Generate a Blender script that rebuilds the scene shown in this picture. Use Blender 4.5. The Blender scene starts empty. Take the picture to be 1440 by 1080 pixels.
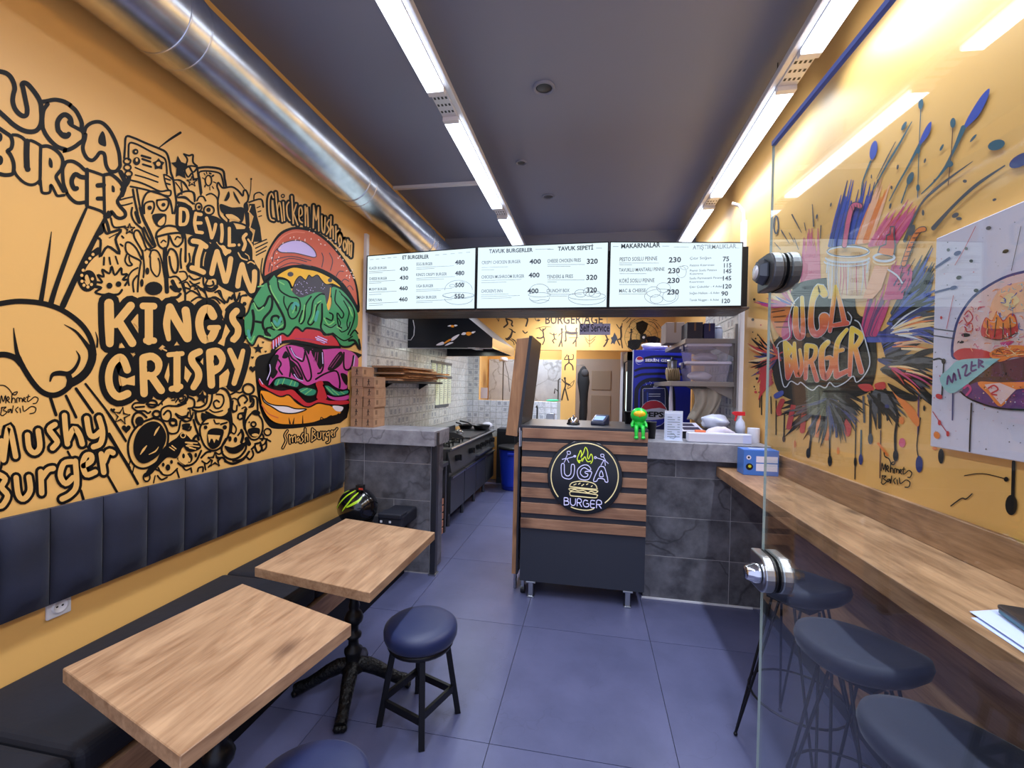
import bpy, bmesh, math, random
from mathutils import Vector, Matrix

# ------------------------------------------------------------------ camera
CAMH = 1.55
FPX, PPX, PPY = 616.9, 720.0, 547.27          # focal length and principal point in a 1440x1080 frame
YAW, PITCH, ROLL = .17865, .00875, -.02107
_f = Vector((-math.sin(YAW)*math.cos(PITCH), math.cos(YAW)*math.cos(PITCH), -math.sin(PITCH)))
_r = Vector((math.cos(YAW), math.sin(YAW), 0)); _u = _r.cross(_f)
CR = _r*math.cos(ROLL) - _u*math.sin(ROLL)
CU = _u*math.cos(ROLL) + _r*math.sin(ROLL)
CF = _f
CO = Vector((0, 0, CAMH))
scene = bpy.context.scene
C = bpy.context.collection
cam = bpy.data.cameras.new('camera')
cam.sensor_fit = 'HORIZONTAL'; cam.sensor_width = 36; cam.lens = FPX/1440*36
cam.shift_y = (PPY-540)/1440
cam.clip_start = .02; cam.clip_end = 60
camo = bpy.data.objects.new('camera', cam); C.objects.link(camo)
camo.matrix_world = Matrix.Translation(CO) @ Matrix((CR, CU, -CF)).transposed().to_4x4()
scene.camera = camo

# ------------------------------------------------------------------ world, exposure
w = bpy.data.worlds.new('world'); scene.world = w; w.use_nodes = True
bg = w.node_tree.nodes['Background']
bg.inputs[0].default_value = (.62, .70, 1.0, 1); bg.inputs[1].default_value = .68
scene.view_settings.view_transform = 'Standard'; scene.view_settings.look = 'None'
scene.view_settings.exposure = 1.0; scene.view_settings.gamma = 1.0
scene.view_settings.use_curve_mapping = False
LED_STRENGTH = 3.2      # look of the diffusers; LED_WATT is the light each batten gives
LED_WATT = 11.0
LED_COL = (.80, .87, 1.0)

# ------------------------------------------------------------------ pixel -> place
def ray(x, y): return CR*((x-PPX)/FPX) - CU*((y-PPY)/FPX) + CF
def onX(x, y, X): v = ray(x, y); return CO + v*(X/v.x)
def onY(x, y, Y): v = ray(x, y); return CO + v*(Y/v.y)
def onZ(x, y, Z): v = ray(x, y); return CO + v*((Z-CAMH)/v.z)

# ------------------------------------------------------------------ materials
def lin(c):
    return tuple(((v/255)/12.92 if v/255 <= .04045 else ((v/255+.055)/1.055)**2.4) for v in c) + (1,)
MATS = {}
def newmat(name):
    m = bpy.data.materials.new(name); m.use_nodes = True; MATS[name] = m
    return m, m.node_tree, m.node_tree.nodes['Principled BSDF']
def N(nt, t, **kw):
    n = nt.nodes.new(t)
    for k, v in kw.items(): setattr(n, k, v)
    return n
def mat(name, col, rough=.5, metal=0, bump=0, bscale=60, emit=None, estr=0, var=0, vscale=6, alpha=1, coat=0, sheen=0, ior=None):
    m, nt, b = newmat(name)
    b.inputs['Base Color'].default_value = lin(col)
    b.inputs['Roughness'].default_value = rough; b.inputs['Metallic'].default_value = metal
    if ior: b.inputs['IOR'].default_value = ior
    if coat: b.inputs['Coat Weight'].default_value = coat
    if sheen: b.inputs['Sheen Weight'].default_value = sheen; b.inputs['Sheen Roughness'].default_value = .4
    if emit: b.inputs['Emission Color'].default_value = lin(emit); b.inputs['Emission Strength'].default_value = estr
    if var:
        tc = N(nt, 'ShaderNodeTexCoord'); nz = N(nt, 'ShaderNodeTexNoise'); nz.inputs['Scale'].default_value = vscale; nz.inputs['Detail'].default_value = 5
        rp = N(nt, 'ShaderNodeValToRGB'); e = rp.color_ramp.elements
        e[0].position = .3; e[1].position = .7
        e[0].color = lin([max(0, v*(1-var)) for v in col]); e[1].color = lin([min(255, v*(1+var)) for v in col])
        nt.links.new(tc.outputs['Object'], nz.inputs['Vector']); nt.links.new(nz.outputs['Fac'], rp.inputs[0]); nt.links.new(rp.outputs[0], b.inputs['Base Color'])
    if bump:
        tc = N(nt, 'ShaderNodeTexCoord'); nz = N(nt, 'ShaderNodeTexNoise'); nz.inputs['Scale'].default_value = bscale; nz.inputs['Detail'].default_value = 4
        bp = N(nt, 'ShaderNodeBump'); bp.inputs['Strength'].default_value = bump; bp.inputs['Distance'].default_value = .01
        nt.links.new(tc.outputs['Object'], nz.inputs['Vector']); nt.links.new(nz.outputs['Fac'], bp.inputs['Height']); nt.links.new(bp.outputs[0], b.inputs['Normal'])
    return m
def wood(name, c0, c1, cd, axis='Y', rough=.42, sc=1.0, knots=True):
    """laminate wood, grain running along axis; object coordinates"""
    m, nt, b = newmat(name); L = nt.links.new
    b.inputs['Roughness'].default_value = rough
    tc = N(nt, 'ShaderNodeTexCoord'); oi = N(nt, 'ShaderNodeObjectInfo')
    ad = N(nt, 'ShaderNodeVectorMath', operation='ADD'); mul = N(nt, 'ShaderNodeVectorMath', operation='SCALE'); mul.inputs[3].default_value = 7.3
    cmb = N(nt, 'ShaderNodeCombineXYZ')
    for i in range(3): L(oi.outputs['Random'], cmb.inputs[i])
    L(cmb.outputs[0], mul.inputs[0]); L(tc.outputs['Object'], ad.inputs[0]); L(mul.outputs[0], ad.inputs[1])
    def mp(a, bb):
        q = N(nt, 'ShaderNodeMapping'); s = [bb*sc]*3; s['XYZ'.index(axis)] = a*sc
        q.inputs['Scale'].default_value = s; L(ad.outputs[0], q.inputs[0]); return q
    n0 = N(nt, 'ShaderNodeTexNoise'); n0.inputs['Scale'].default_value = 1; n0.inputs['Detail'].default_value = 3; n0.inputs['Distortion'].default_value = 2.2
    L(mp(2.2, 8).outputs[0], n0.inputs['Vector'])
    n1 = N(nt, 'ShaderNodeTexNoise'); n1.inputs['Scale'].default_value = 1; n1.inputs['Detail'].default_value = 8; n1.inputs['Roughness'].default_value = .65
    L(mp(4, 75).outputs[0], n1.inputs['Vector'])
    mx = N(nt, 'ShaderNodeMix'); mx.data_type = 'FLOAT'; mx.inputs[0].default_value = .5
    L(n0.outputs['Fac'], mx.inputs[2]); L(n1.outputs['Fac'], mx.inputs[3])
    rp = N(nt, 'ShaderNodeValToRGB'); e = rp.color_ramp.elements
    e[0].position = .34; e[1].position = .64; e[0].color = lin(c0); e[1].color = lin(c1)
    L(mx.outputs[0], rp.inputs[0]); out = rp.outputs[0]
    if knots:
        vo = N(nt, 'ShaderNodeTexVoronoi'); vo.inputs['Scale'].default_value = 1
        q = mp(3.2, 6.5); q.inputs['Scale'].default_value[1 if axis == 'Z' else 2] = .02; L(q.outputs[0], vo.inputs['Vector'])
        r2 = N(nt, 'ShaderNodeValToRGB'); e = r2.color_ramp.elements
        e[0].position = .04; e[1].position = .26; e[0].color = (1, 1, 1, 1); e[1].color = (0, 0, 0, 1)
        nn = N(nt, 'ShaderNodeMath', operation='MULTIPLY_ADD'); nn.inputs[1].default_value = .22; nn.inputs[2].default_value = -.09
        L(n1.outputs['Fac'], nn.inputs[0])
        sm = N(nt, 'ShaderNodeMath', operation='ADD'); L(vo.outputs['Distance'], sm.inputs[0]); L(nn.outputs[0], sm.inputs[1]); L(sm.outputs[0], r2.inputs[0])
        # only some cells hold a knot
        g = N(nt, 'ShaderNodeMath', operation='GREATER_THAN'); g.inputs[1].default_value = .28
        sx = N(nt, 'ShaderNodeSeparateColor'); L(vo.outputs['Color'], sx.inputs[0]); L(sx.outputs[0], g.inputs[0])
        ml = N(nt, 'ShaderNodeMath', operation='MULTIPLY'); L(r2.outputs[0], ml.inputs[0]); L(g.outputs[0], ml.inputs[1])
        mk = N(nt, 'ShaderNodeMix'); mk.data_type = 'RGBA'; mk.inputs[7].default_value = lin(cd)
        m3 = N(nt, 'ShaderNodeMath', operation='MULTIPLY'); m3.inputs[1].default_value = .85; L(ml.outputs[0], m3.inputs[0])
        L(m3.outputs[0], mk.inputs[0]); L(out, mk.inputs[6]); out = mk.outputs[2]
    L(out, b.inputs['Base Color'])
    return m
def stone(name, c0, c1, cv, scale=5, rough=.4, vein=.035, bump=.1, vs=1.7):
    """stone-look porcelain: cloudy grey with thin dark veins, shifted per tile"""
    m, nt, b = newmat(name); L = nt.links.new
    b.inputs['Roughness'].default_value = rough
    tc = N(nt, 'ShaderNodeTexCoord'); oi = N(nt, 'ShaderNodeObjectInfo')
    mul = N(nt, 'ShaderNodeVectorMath', operation='SCALE'); mul.inputs[3].default_value = 9.1
    ad = N(nt, 'ShaderNodeVectorMath', operation='ADD'); cmb = N(nt, 'ShaderNodeCombineXYZ')
    for i in range(3): L(oi.outputs['Random'], cmb.inputs[i])
    L(cmb.outputs[0], mul.inputs[0]); L(tc.outputs['Object'], ad.inputs[0]); L(mul.outputs[0], ad.inputs[1])
    n = N(nt, 'ShaderNodeTexNoise'); n.inputs['Scale'].default_value = scale; n.inputs['Detail'].default_value = 8; n.inputs['Roughness'].default_value = .62
    L(ad.outputs[0], n.inputs['Vector'])
    rp = N(nt, 'ShaderNodeValToRGB'); e = rp.color_ramp.elements; e[0].position = .32; e[1].position = .68; e[0].color = lin(c0); e[1].color = lin(c1)
    L(n.outputs['Fac'], rp.inputs[0])
    n2 = N(nt, 'ShaderNodeTexNoise'); n2.inputs['Scale'].default_value = 2.2; n2.inputs['Detail'].default_value = 4
    L(ad.outputs[0], n2.inputs['Vector'])
    dm = N(nt, 'ShaderNodeVectorMath', operation='MULTIPLY_ADD'); dm.inputs[1].default_value = (.9, .9, .9)
    L(n2.outputs['Color'], dm.inputs[0]); L(ad.outputs[0], dm.inputs[2])
    mp = N(nt, 'ShaderNodeMapping'); mp.inputs['Rotation'].default_value = (.5, .6, .3); mp.inputs['Scale'].default_value = (1.0, .55, 1.0); L(dm.outputs[0], mp.inputs[0])
    vo = N(nt, 'ShaderNodeTexVoronoi', feature='DISTANCE_TO_EDGE'); vo.inputs['Scale'].default_value = vs; L(mp.outputs[0], vo.inputs['Vector'])
    r2 = N(nt, 'ShaderNodeValToRGB'); e = r2.color_ramp.elements; e[0].position = 0; e[1].position = vein; e[0].color = (1, 1, 1, 1); e[1].color = (0, 0, 0, 1)
    L(vo.outputs['Distance'], r2.inputs[0])
    ms = N(nt, 'ShaderNodeMath', operation='MULTIPLY'); L(r2.outputs[0], ms.inputs[0]); L(n2.outputs['Fac'], ms.inputs[1])
    mk = N(nt, 'ShaderNodeMix'); mk.data_type = 'RGBA'; mk.inputs[7].default_value = lin(cv)
    L(ms.outputs[0], mk.inputs[0]); L(rp.outputs[0], mk.inputs[6]); L(mk.outputs[2], b.inputs['Base Color'])
    if bump:
        bp = N(nt, 'ShaderNodeBump'); bp.inputs['Strength'].default_value = bump; bp.inputs['Distance'].default_value = .004
        L(n.outputs['Fac'], bp.inputs['Height']); L(bp.outputs[0], b.inputs['Normal'])
    return m
def motif(name):
    """printed grey motif in the middle of some of the wall tiles (each tile's own coordinates)"""
    nt = MATS[name].node_tree; L = nt.links.new; b = nt.nodes['Principled BSDF']; src = b.inputs['Base Color'].links[0].from_socket
    tc = N(nt, 'ShaderNodeTexCoord'); ab = N(nt, 'ShaderNodeVectorMath', operation='ABSOLUTE'); sp = N(nt, 'ShaderNodeSeparateXYZ')
    m1 = N(nt, 'ShaderNodeMath', operation='MAXIMUM'); m2 = N(nt, 'ShaderNodeMath', operation='MAXIMUM'); lt = N(nt, 'ShaderNodeMath', operation='LESS_THAN'); lt.inputs[1].default_value = .026
    L(tc.outputs['Object'], ab.inputs[0]); L(ab.outputs[0], sp.inputs[0]); L(sp.outputs[0], m1.inputs[0]); L(sp.outputs[1], m1.inputs[1]); L(m1.outputs[0], m2.inputs[0]); L(sp.outputs[2], m2.inputs[1]); L(m2.outputs[0], lt.inputs[0])
    oi = N(nt, 'ShaderNodeObjectInfo'); gt = N(nt, 'ShaderNodeMath', operation='GREATER_THAN'); gt.inputs[1].default_value = .55; L(oi.outputs['Random'], gt.inputs[0])
    nz = N(nt, 'ShaderNodeTexNoise'); nz.inputs['Scale'].default_value = 90; L(tc.outputs['Object'], nz.inputs['Vector'])
    a1 = N(nt, 'ShaderNodeMath', operation='MULTIPLY'); a2 = N(nt, 'ShaderNodeMath', operation='MULTIPLY'); L(lt.outputs[0], a1.inputs[0]); L(gt.outputs[0], a1.inputs[1]); L(a1.outputs[0], a2.inputs[0]); L(nz.outputs['Fac'], a2.inputs[1])
    mk = N(nt, 'ShaderNodeMix'); mk.data_type = 'RGBA'; mk.inputs[7].default_value = lin((112, 118, 132)); L(a2.outputs[0], mk.inputs[0]); L(src, mk.inputs[6]); L(mk.outputs[2], b.inputs['Base Color'])
def emitm(name, col, strength):
    m = bpy.data.materials.new(name); m.use_nodes = True; nt = m.node_tree; nt.nodes.clear(); MATS[name] = m
    e = N(nt, 'ShaderNodeEmission'); e.inputs[0].default_value = tuple(col)+(1,); e.inputs[1].default_value = strength
    o = N(nt, 'ShaderNodeOutputMaterial'); nt.links.new(e.outputs[0], o.inputs[0]); return m
def glassm(name, tint=(1, 1, 1), ior=1.45, rough=.0, gloss=1.0):
    """clear pane: Fresnel mix of see-through and mirror"""
    m = bpy.data.materials.new(name); m.use_nodes = True; nt = m.node_tree; nt.nodes.clear(); MATS[name] = m; L = nt.links.new
    t = N(nt, 'ShaderNodeBsdfTransparent'); t.inputs[0].default_value = tuple(tint)+(1,)
    g = N(nt, 'ShaderNodeBsdfGlossy'); g.inputs['Roughness'].default_value = rough
    g.inputs[0].default_value = (gloss, gloss, gloss, 1)
    f = N(nt, 'ShaderNodeFresnel'); ge = N(nt, 'ShaderNodeNewGeometry'); mi = N(nt, 'ShaderNodeMapRange')
    mi.inputs[3].default_value = ior; mi.inputs[4].default_value = 1/ior      # same reflectance on the inner face: a thin sheet
    L(ge.outputs['Backfacing'], mi.inputs[0]); L(mi.outputs[0], f.inputs[0])
    x = N(nt, 'ShaderNodeMixShader'); L(f.outputs[0], x.inputs[0]); L(t.outputs[0], x.inputs[1]); L(g.outputs[0], x.inputs[2])
    o = N(nt, 'ShaderNodeOutputMaterial'); L(x.outputs[0], o.inputs[0]); return m

# ------------------------------------------------------------------ mesh builder
class MB:
    def __init__(s): s.v = []; s.f = []; s.mi = []; s.mats = []; s.sm = []
    def _m(s, m):
        if m not in s.mats: s.mats.append(m)
        return s.mats.index(m)
    def add(s, vs, fs, m, smooth=False):
        o = len(s.v); s.v += [tuple(v) for v in vs]; k = s._m(m)
        for f in fs: s.f.append([o+i for i in f]); s.mi.append(k); s.sm.append(smooth)
        return s
    def box(s, a, b, m, M=None):
        x0, y0, z0 = a; x1, y1, z1 = b
        vs = [Vector(p) for p in ((x0, y0, z0), (x1, y0, z0), (x1, y1, z0), (x0, y1, z0), (x0, y0, z1), (x1, y0, z1), (x1, y1, z1), (x0, y1, z1))]
        if M is not None: vs = [M @ v for v in vs]
        return s.add(vs, [(3, 2, 1, 0), (4, 5, 6, 7), (0, 1, 5, 4), (1, 2, 6, 5), (2, 3, 7, 6), (3, 0, 4, 7)], m)
    def hexa(s, vs, m):
        """8 corners: bottom loop then top loop"""
        return s.add(vs, [(3, 2, 1, 0), (4, 5, 6, 7), (0, 1, 5, 4), (1, 2, 6, 5), (2, 3, 7, 6), (3, 0, 4, 7)], m)
    def rod(s, p, q, r, m, r2=None, n=10, smooth=True, caps=True):
        p, q = Vector(p), Vector(q); d = (q-p).normalized()
        a = d.cross(Vector((0, 0, 1)) if abs(d.z) < .9 else Vector((1, 0, 0))).normalized(); b = d.cross(a)
        r2 = r if r2 is None else r2
        vs = []
        for c, rr in ((p, r), (q, r2)):
            vs += [c + (a*math.cos(t)+b*math.sin(t))*rr for t in (2*math.pi*i/n for i in range(n))]
        s.add(vs, [(i, n+i, n+(i+1) % n, (i+1) % n) for i in range(n)], m, smooth)
        if caps: s.add(vs[:n], [tuple(range(n))], m); s.add(vs[n:], [tuple(reversed(range(n)))], m)
        return s
    def tube(s, pts, r, m, n=8, closed=False, smooth=True):
        pts = [Vector(p) for p in pts]; k = len(pts); rs = r if isinstance(r, (list, tuple)) else [r]*k
        vs = []; prev = None
        for i, p in enumerate(pts):
            d = (pts[(i+1) % k]-pts[i-1]) if closed else (pts[min(i+1, k-1)]-pts[max(i-1, 0)])
            d.normalize()
            if prev is None: a = d.cross(Vector((0, 0, 1)) if abs(d.z) < .9 else Vector((1, 0, 0)))
            else: a = prev - d*prev.dot(d)
            a.normalize(); prev = a; b = d.cross(a)
            vs += [p + (a*math.cos(t)+b*math.sin(t))*rs[i] for t in (2*math.pi*j/n for j in range(n))]
        fs = []
        for i in range(k if closed else k-1):
            for j in range(n):
                fs.append((i*n+j, i*n+(j+1) % n, ((i+1) % k)*n+(j+1) % n, ((i+1) % k)*n+j))
        s.add(vs, fs, m, smooth)
        if not closed:
            s.add(vs[:n], [tuple(reversed(range(n)))], m); s.add(vs[-n:], [tuple(range(n))], m)
        return s
    def lathe(s, prof, m, c=(0, 0, 0), n=20, smooth=True, M=None, sx=1, sy=1):
        """prof: (radius, z) from bottom to top"""
        vs = []; k = len(prof)
        for r, z in prof:
            for j in range(n):
                t = 2*math.pi*j/n; p = Vector((r*math.cos(t)*sx, r*math.sin(t)*sy, z))
                if M is not None: p = M @ p
                vs.append(p+Vector(c))
        fs = [(i*n+j, i*n+(j+1) % n, (i+1)*n+(j+1) % n, (i+1)*n+j) for i in range(k-1) for j in range(n)]
        s.add(vs, fs, m, smooth)
        if prof[0][0] > 1e-4: s.add(vs[:n], [tuple(reversed(range(n)))], m)
        if prof[-1][0] > 1e-4: s.add(vs[-n:], [tuple(range(n))], m)
        return s
    def prism(s, loop, d, m):
        """flat loop of points extruded by vector d"""
        k = len(loop); a = [Vector(p) for p in loop]; d = Vector(d); b = [p+d for p in a]
        nrm = Vector((0, 0, 0))
        for i in range(k): nrm += a[i].cross(a[(i+1) % k])
        if nrm.dot(d) > 0: a = a[::-1]; b = b[::-1]
        s.add(a+b, [tuple(range(k)), tuple(range(2*k-1, k-1, -1))] + [(i, k+i, k+(i+1) % k, (i+1) % k) for i in range(k)], m)
        return s
    def ball(s, c, r, m, n=16, k=10, sc=(1, 1, 1), M=None):
        prof = [(max(math.sin(math.pi*i/k), 0)*r, -math.cos(math.pi*i/k)*r) for i in range(k+1)]
        vs = []
        for rr, z in prof:
            for j in range(n):
                t = 2*math.pi*j/n; p = Vector((rr*math.cos(t)*sc[0], rr*math.sin(t)*sc[1], z*sc[2]))
                if M is not None: p = M @ p
                vs.append(p+Vector(c))
        s.add(vs, [(i*n+j, i*n+(j+1) % n, (i+1)*n+(j+1) % n, (i+1)*n+j) for i in range(k) for j in range(n)], m, True)
        return s
    def mesh(s, name):
        me = bpy.data.meshes.new(name); me.from_pydata(s.v, [], s.f); me.update()
        for m in s.mats: me.materials.append(MATS[m] if isinstance(m, str) else m)
        me.polygons.foreach_set('material_index', s.mi); me.polygons.foreach_set('use_smooth', s.sm)
        return me
def link(name, me, parent=None, bev=0, seg=2, sub=0, lab=None):
    o = bpy.data.objects.new(name, me); C.objects.link(o)
    if parent is not None:
        o.parent = parent
        if parent.type == 'EMPTY': o.location = -parent.location
    if bev:
        b = o.modifiers.new('bevel', 'BEVEL'); b.width = bev; b.segments = seg; b.limit_method = 'ANGLE'; b.angle_limit = math.radians(40)
    if sub:
        b = o.modifiers.new('subd', 'SUBSURF'); b.levels = sub; b.render_levels = sub
    if lab: o['label'] = lab
    return o
def part(name, mb, parent=None, **kw): return link(name, mb.mesh(name), parent, **kw)
def thing(name, label, cat, loc=(0, 0, 0), group=None):
    o = bpy.data.objects.new(name, None); C.objects.link(o); o.location = loc
    o.empty_display_size = .1
    return tag(o, label, cat, group)
def tag(o, label, cat, group=None):
    o['label'] = label; o['category'] = cat
    if group: o['group'] = group
    return o
def struct(o): o['kind'] = 'structure'; return o
def copy_tree(o, parent=None):
    c = o.copy(); C.objects.link(c)
    if parent is not None: c.parent = parent
    for ch in o.children: copy_tree(ch, c)
    return c
def one(name, mb, label, cat, group=None, base=None, **kw):
    """a thing that is a single mesh, built in world coordinates; origin moved to its base"""
    if base is None:
        xs = [v[0] for v in mb.v]; ys = [v[1] for v in mb.v]; zs = [v[2] for v in mb.v]
        base = ((min(xs)+max(xs))/2, (min(ys)+max(ys))/2, min(zs))
    mb.v = [(x-base[0], y-base[1], z-base[2]) for x, y, z in mb.v]
    o = part(name, mb, None, **kw); o.location = base
    return tag(o, label, cat, group)
def text_mesh(body, size, matname, bold=0.0, sx=1.0, align='LEFT', depth=0.0, res=2):
    cu = bpy.data.curves.new('lettering', 'FONT'); cu.body = body; cu.size = size; cu.offset = bold; cu.align_x = align
    cu.extrude = depth; cu.resolution_u = res
    t = bpy.data.objects.new('lettering', cu)
    me = bpy.data.meshes.new_from_object(t); bpy.data.objects.remove(t); bpy.data.curves.remove(cu)
    me.transform(Matrix.Diagonal((sx, 1, 1, 1)))
    me.materials.clear(); me.materials.append(MATS[matname]); return me
def text(name, body, size, matname, M, parent, **kw):
    me = text_mesh(body, size, matname, **kw); me.transform(M); me.update()
    return link(name, me, parent)
def faceY(p, yaw=0):
    """letters standing up, facing the camera side (-Y)"""
    return Matrix.Translation(p) @ Matrix.Rotation(yaw, 4, 'Z') @ Matrix.Rotation(math.pi/2, 4, 'X')

# ------------------------------------------------------------------ flat paint on a plane (strokes and patches traced, then laid on the wall)
CROPS = dict(A1=(0, 90, 10.8), A2=(90, 130, 10.8), A3=(0, 180, 10.8), A4=(90, 220, 10.8), A5=(160, 180, 9), A6=(250, 220, 9), A7=(100, 290, 9), A8=(200, 290, 9),
             B1=(280, 320, 9), B2=(130, 400, 9), B3=(240, 400, 9), B4=(130, 480, 9), B5=(240, 480, 9), B6=(150, 560, 9), B7=(250, 540, 8.308), B8=(360, 260, 9.6),
             D1=(0, 410, 7.2), D2=(0, 540, 6), D3=(345, 310, 6.545), D4=(345, 450, 6.545), E1=(340, 440, 5.4), R1=(1060, 330, 6.353), R2=(1060, 440, 6.353), R3=(1080, 200, 4.909), R4=(1200, 420, 4),
             R5=(1040, 100, 3.375), P2=(1280, 260, 2.571), K4=(730, 440, 6.75), N1=(760, 610, 9), K3=(560, 440, 7.717), PX=(0, 0, 1))
def pts(sx):
    """'A1 x,y x,y,w ...' -> pixel points (with optional width); returns list and scale"""
    out = []; cr = CROPS['PX']; s0 = None
    for t in sx.split():
        if t in CROPS: cr = CROPS[t]; s0 = s0 or cr[2]; continue
        q = [float(v) for v in t.split(',')]
        out.append((cr[0]+q[0]/cr[2], cr[1]+q[1]/cr[2]) + ((q[2]/cr[2],) if len(q) > 2 else ()))
    return out, s0 or 1
class Paint:
    """one painted motif: strokes and patches, each a hair further off the surface"""
    def __init__(s, fn, base=.0012): s.fn = fn; s.mb = MB(); s.k = 0; s.base = base
    def _emit(s, poly, faces, m, layer):
        s.k += 1; off = s.base + layer*.0005 + s.k*5e-6
        s.mb.add([s.fn(x, y, off) for x, y in poly], faces, m)
    def fill(s, sx, m, layer=0, smooth=True, n=4):
        p = pts(sx)[0] if isinstance(sx, str) else sx
        p = [q[:2] for q in p]
        if smooth: p = catmull(p, True, n)
        s._emit(p, [tuple(range(len(p)))], m, layer); return s
    def dot(s, sx, rx, m, ry=None, layer=0, n=16, rot=0):
        p, sc = pts(sx) if isinstance(sx, str) else (sx, 1)
        ry = rx if ry is None else ry
        for q in p:
            c, d = math.cos(rot), math.sin(rot)
            poly = [(q[0]+(rx*math.cos(t)*c-ry*math.sin(t)*d)/sc, q[1]+(rx*math.cos(t)*d+ry*math.sin(t)*c)/sc) for t in (2*math.pi*i/n for i in range(n))]
            s._emit(poly, [tuple(range(n))], m, layer)
        return s
    def ring(s, sx, rx, w, m, ry=None, layer=0, n=20, a0=0, a1=360):
        p, sc = pts(sx); ry = rx if ry is None else ry; q = p[0]; cl = (a1-a0) >= 360
        k = n if cl else n+1
        path = [(q[0]+rx*math.cos(math.radians(a0+(a1-a0)*i/n))/sc, q[1]+ry*math.sin(math.radians(a0+(a1-a0)*i/n))/sc) for i in range(k)]
        return s.ribbon(path, [w/sc]*k, m, layer, cl)
    def st(s, sx, w, m, layer=0, smooth=True, closed=False, n=4):
        p, sc = pts(sx) if isinstance(sx, str) else (sx, 1)
        ww = [q[2] if len(q) > 2 else w/sc for q in p]
        xy = [q[:2] for q in p]
        if smooth and len(xy) > 2:
            aug = [(a[0], a[1], b) for a, b in zip(xy, ww)]
            aug = catmull(aug, closed, n); xy = [a[:2] for a in aug]; ww = [max(a[2], .2) for a in aug]
        elif not smooth:
            for q, wq in zip(xy, ww): s.dot([q], wq/2, m, layer=layer, n=8)
        return s.ribbon(xy, ww, m, layer, closed)
    def ribbon(s, xy, ww, m, layer, closed):
        k = len(xy); L = []; R = []
        for i in range(k):
            a = xy[(i-1) % k] if closed else xy[max(i-1, 0)]; b = xy[(i+1) % k] if closed else xy[min(i+1, k-1)]
            dx, dy = b[0]-a[0], b[1]-a[1]; l = math.hypot(dx, dy) or 1
            nx, ny = -dy/l*ww[i]/2, dx/l*ww[i]/2
            L.append((xy[i][0]+nx, xy[i][1]+ny)); R.append((xy[i][0]-nx, xy[i][1]-ny))
        f = [(i, (i+1) % k, k+(i+1) % k, k+i) for i in range(k if closed else k-1)]
        poly = L+R
        if not closed:
            for e, o in ((0, 1), (k-1, -1)):
                q = xy[min(1, k-1)] if e == 0 else xy[max(k-2, 0)]
                an = math.atan2(xy[e][1]-q[1], xy[e][0]-q[0]); b0 = len(poly)
                poly += [(xy[e][0]+math.cos(an+t)*ww[e]/2, xy[e][1]+math.sin(an+t)*ww[e]/2) for t in (math.pi*(j/6-.5) for j in range(7))]
                f.append(tuple(range(b0, b0+7)))
        s._emit(poly, f, m, layer); return s
    def star(s, sx, r, m, w=None, layer=0, r2=.45, rot=-90):
        (q,), sc = pts(sx)
        p = [(q[0]+math.cos(math.radians(rot+36*i))*r*(1 if i % 2 == 0 else r2)/sc, q[1]+math.sin(math.radians(rot+36*i))*r*(1 if i % 2 == 0 else r2)/sc) for i in range(10)]
        if w is None: return s.fill(p, m, layer, smooth=False)
        return s.st(p, w/sc, m, layer, smooth=False, closed=True) if False else s._star(p, w/sc, m, layer)
    def _star(s, p, w, m, layer):
        for q in p: s.dot([q], w/2, m, layer=layer, n=8)
        return s.ribbon(p, [w]*len(p), m, layer, True)
    def heart(s, sx, r, m, layer=0):
        (q,), sc = pts(sx)
        p = [(q[0]+r/16*16*math.sin(t)**3/sc, q[1]-r/16*(13*math.cos(t)-5*math.cos(2*t)-2*math.cos(3*t)-math.cos(4*t))/sc) for t in (2*math.pi*i/20 for i in range(20))]
        return s.fill(p, m, layer, smooth=False)
    def bubble(s, lines, w, ow, mf, mo, layer=0):
        """bubble letters: fat dark stroke under a thinner light one"""
        def fat(l):
            if not any(t.count(',') > 1 for t in l.split()): return l
            o = []
            for t in l.split():
                q = t.split(',')
                if len(q) == 3: q[2] = str(float(q[2])+ow)
                elif len(q) == 2: q.append(str(w+ow))
                o.append(','.join(q))
            return ' '.join(o)
        for l in lines: s.st(fat(l), w+ow, mo, layer)
        for l in lines: s.st(l, w, mf, layer+1)
        return s
    def done(s, name, parent, lab=None): return part(name, s.mb, parent, lab=lab)
def catmull(p, closed, n=4):
    k = len(p); out = []; dim = len(p[0])
    for i in range(k if closed else k-1):
        g = (lambda j: p[j % k]) if closed else (lambda j: p[min(max(j, 0), k-1)])
        a, b, c, d = g(i-1), g(i), g(i+1), g(i+2)
        for t in (j/n for j in range(n)):
            out.append(tuple(.5*((2*b[q]) + (-a[q]+c[q])*t + (2*a[q]-5*b[q]+4*c[q]-d[q])*t*t + (-a[q]+3*b[q]-3*c[q]+d[q])*t**3) for q in range(dim)))
    if not closed: out.append(tuple(p[-1]))
    return out

# ================================================================== materials
XL, XR, ZC, YB, YBH = -2.03, 1.24, 3.55, 7.05, 5.8
YELLOW = (234, 182, 104)
mat('yellow', YELLOW, .42, bump=.03, bscale=90)
mat('ceiling_paint', (128, 133, 154), .55, bump=.02, bscale=60)
mat('grout', (172, 170, 174), .8)
mat('black_paint', (7, 7, 9), .5)
MATS['black_paint'].node_tree.nodes['Principled BSDF'].inputs['Specular IOR Level'].default_value = .28
mat('white_wall', (214, 214, 212), .6)
mat('white_plastic', (226, 226, 232), .35)
mat('white_metal', (215, 216, 224), .35, metal=.2)
mat('black_metal', (14, 14, 16), .38, metal=.3, bump=.05, bscale=120)
mat('black_plastic', (17, 17, 20), .4)
mat('dark_panel', (44, 48, 60), .5)
mat('graphite', (36, 38, 46), .38)
mat('steel', (176, 178, 182), .28, metal=1)
mat('dark_steel', (92, 94, 98), .4, metal=.75)
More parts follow.
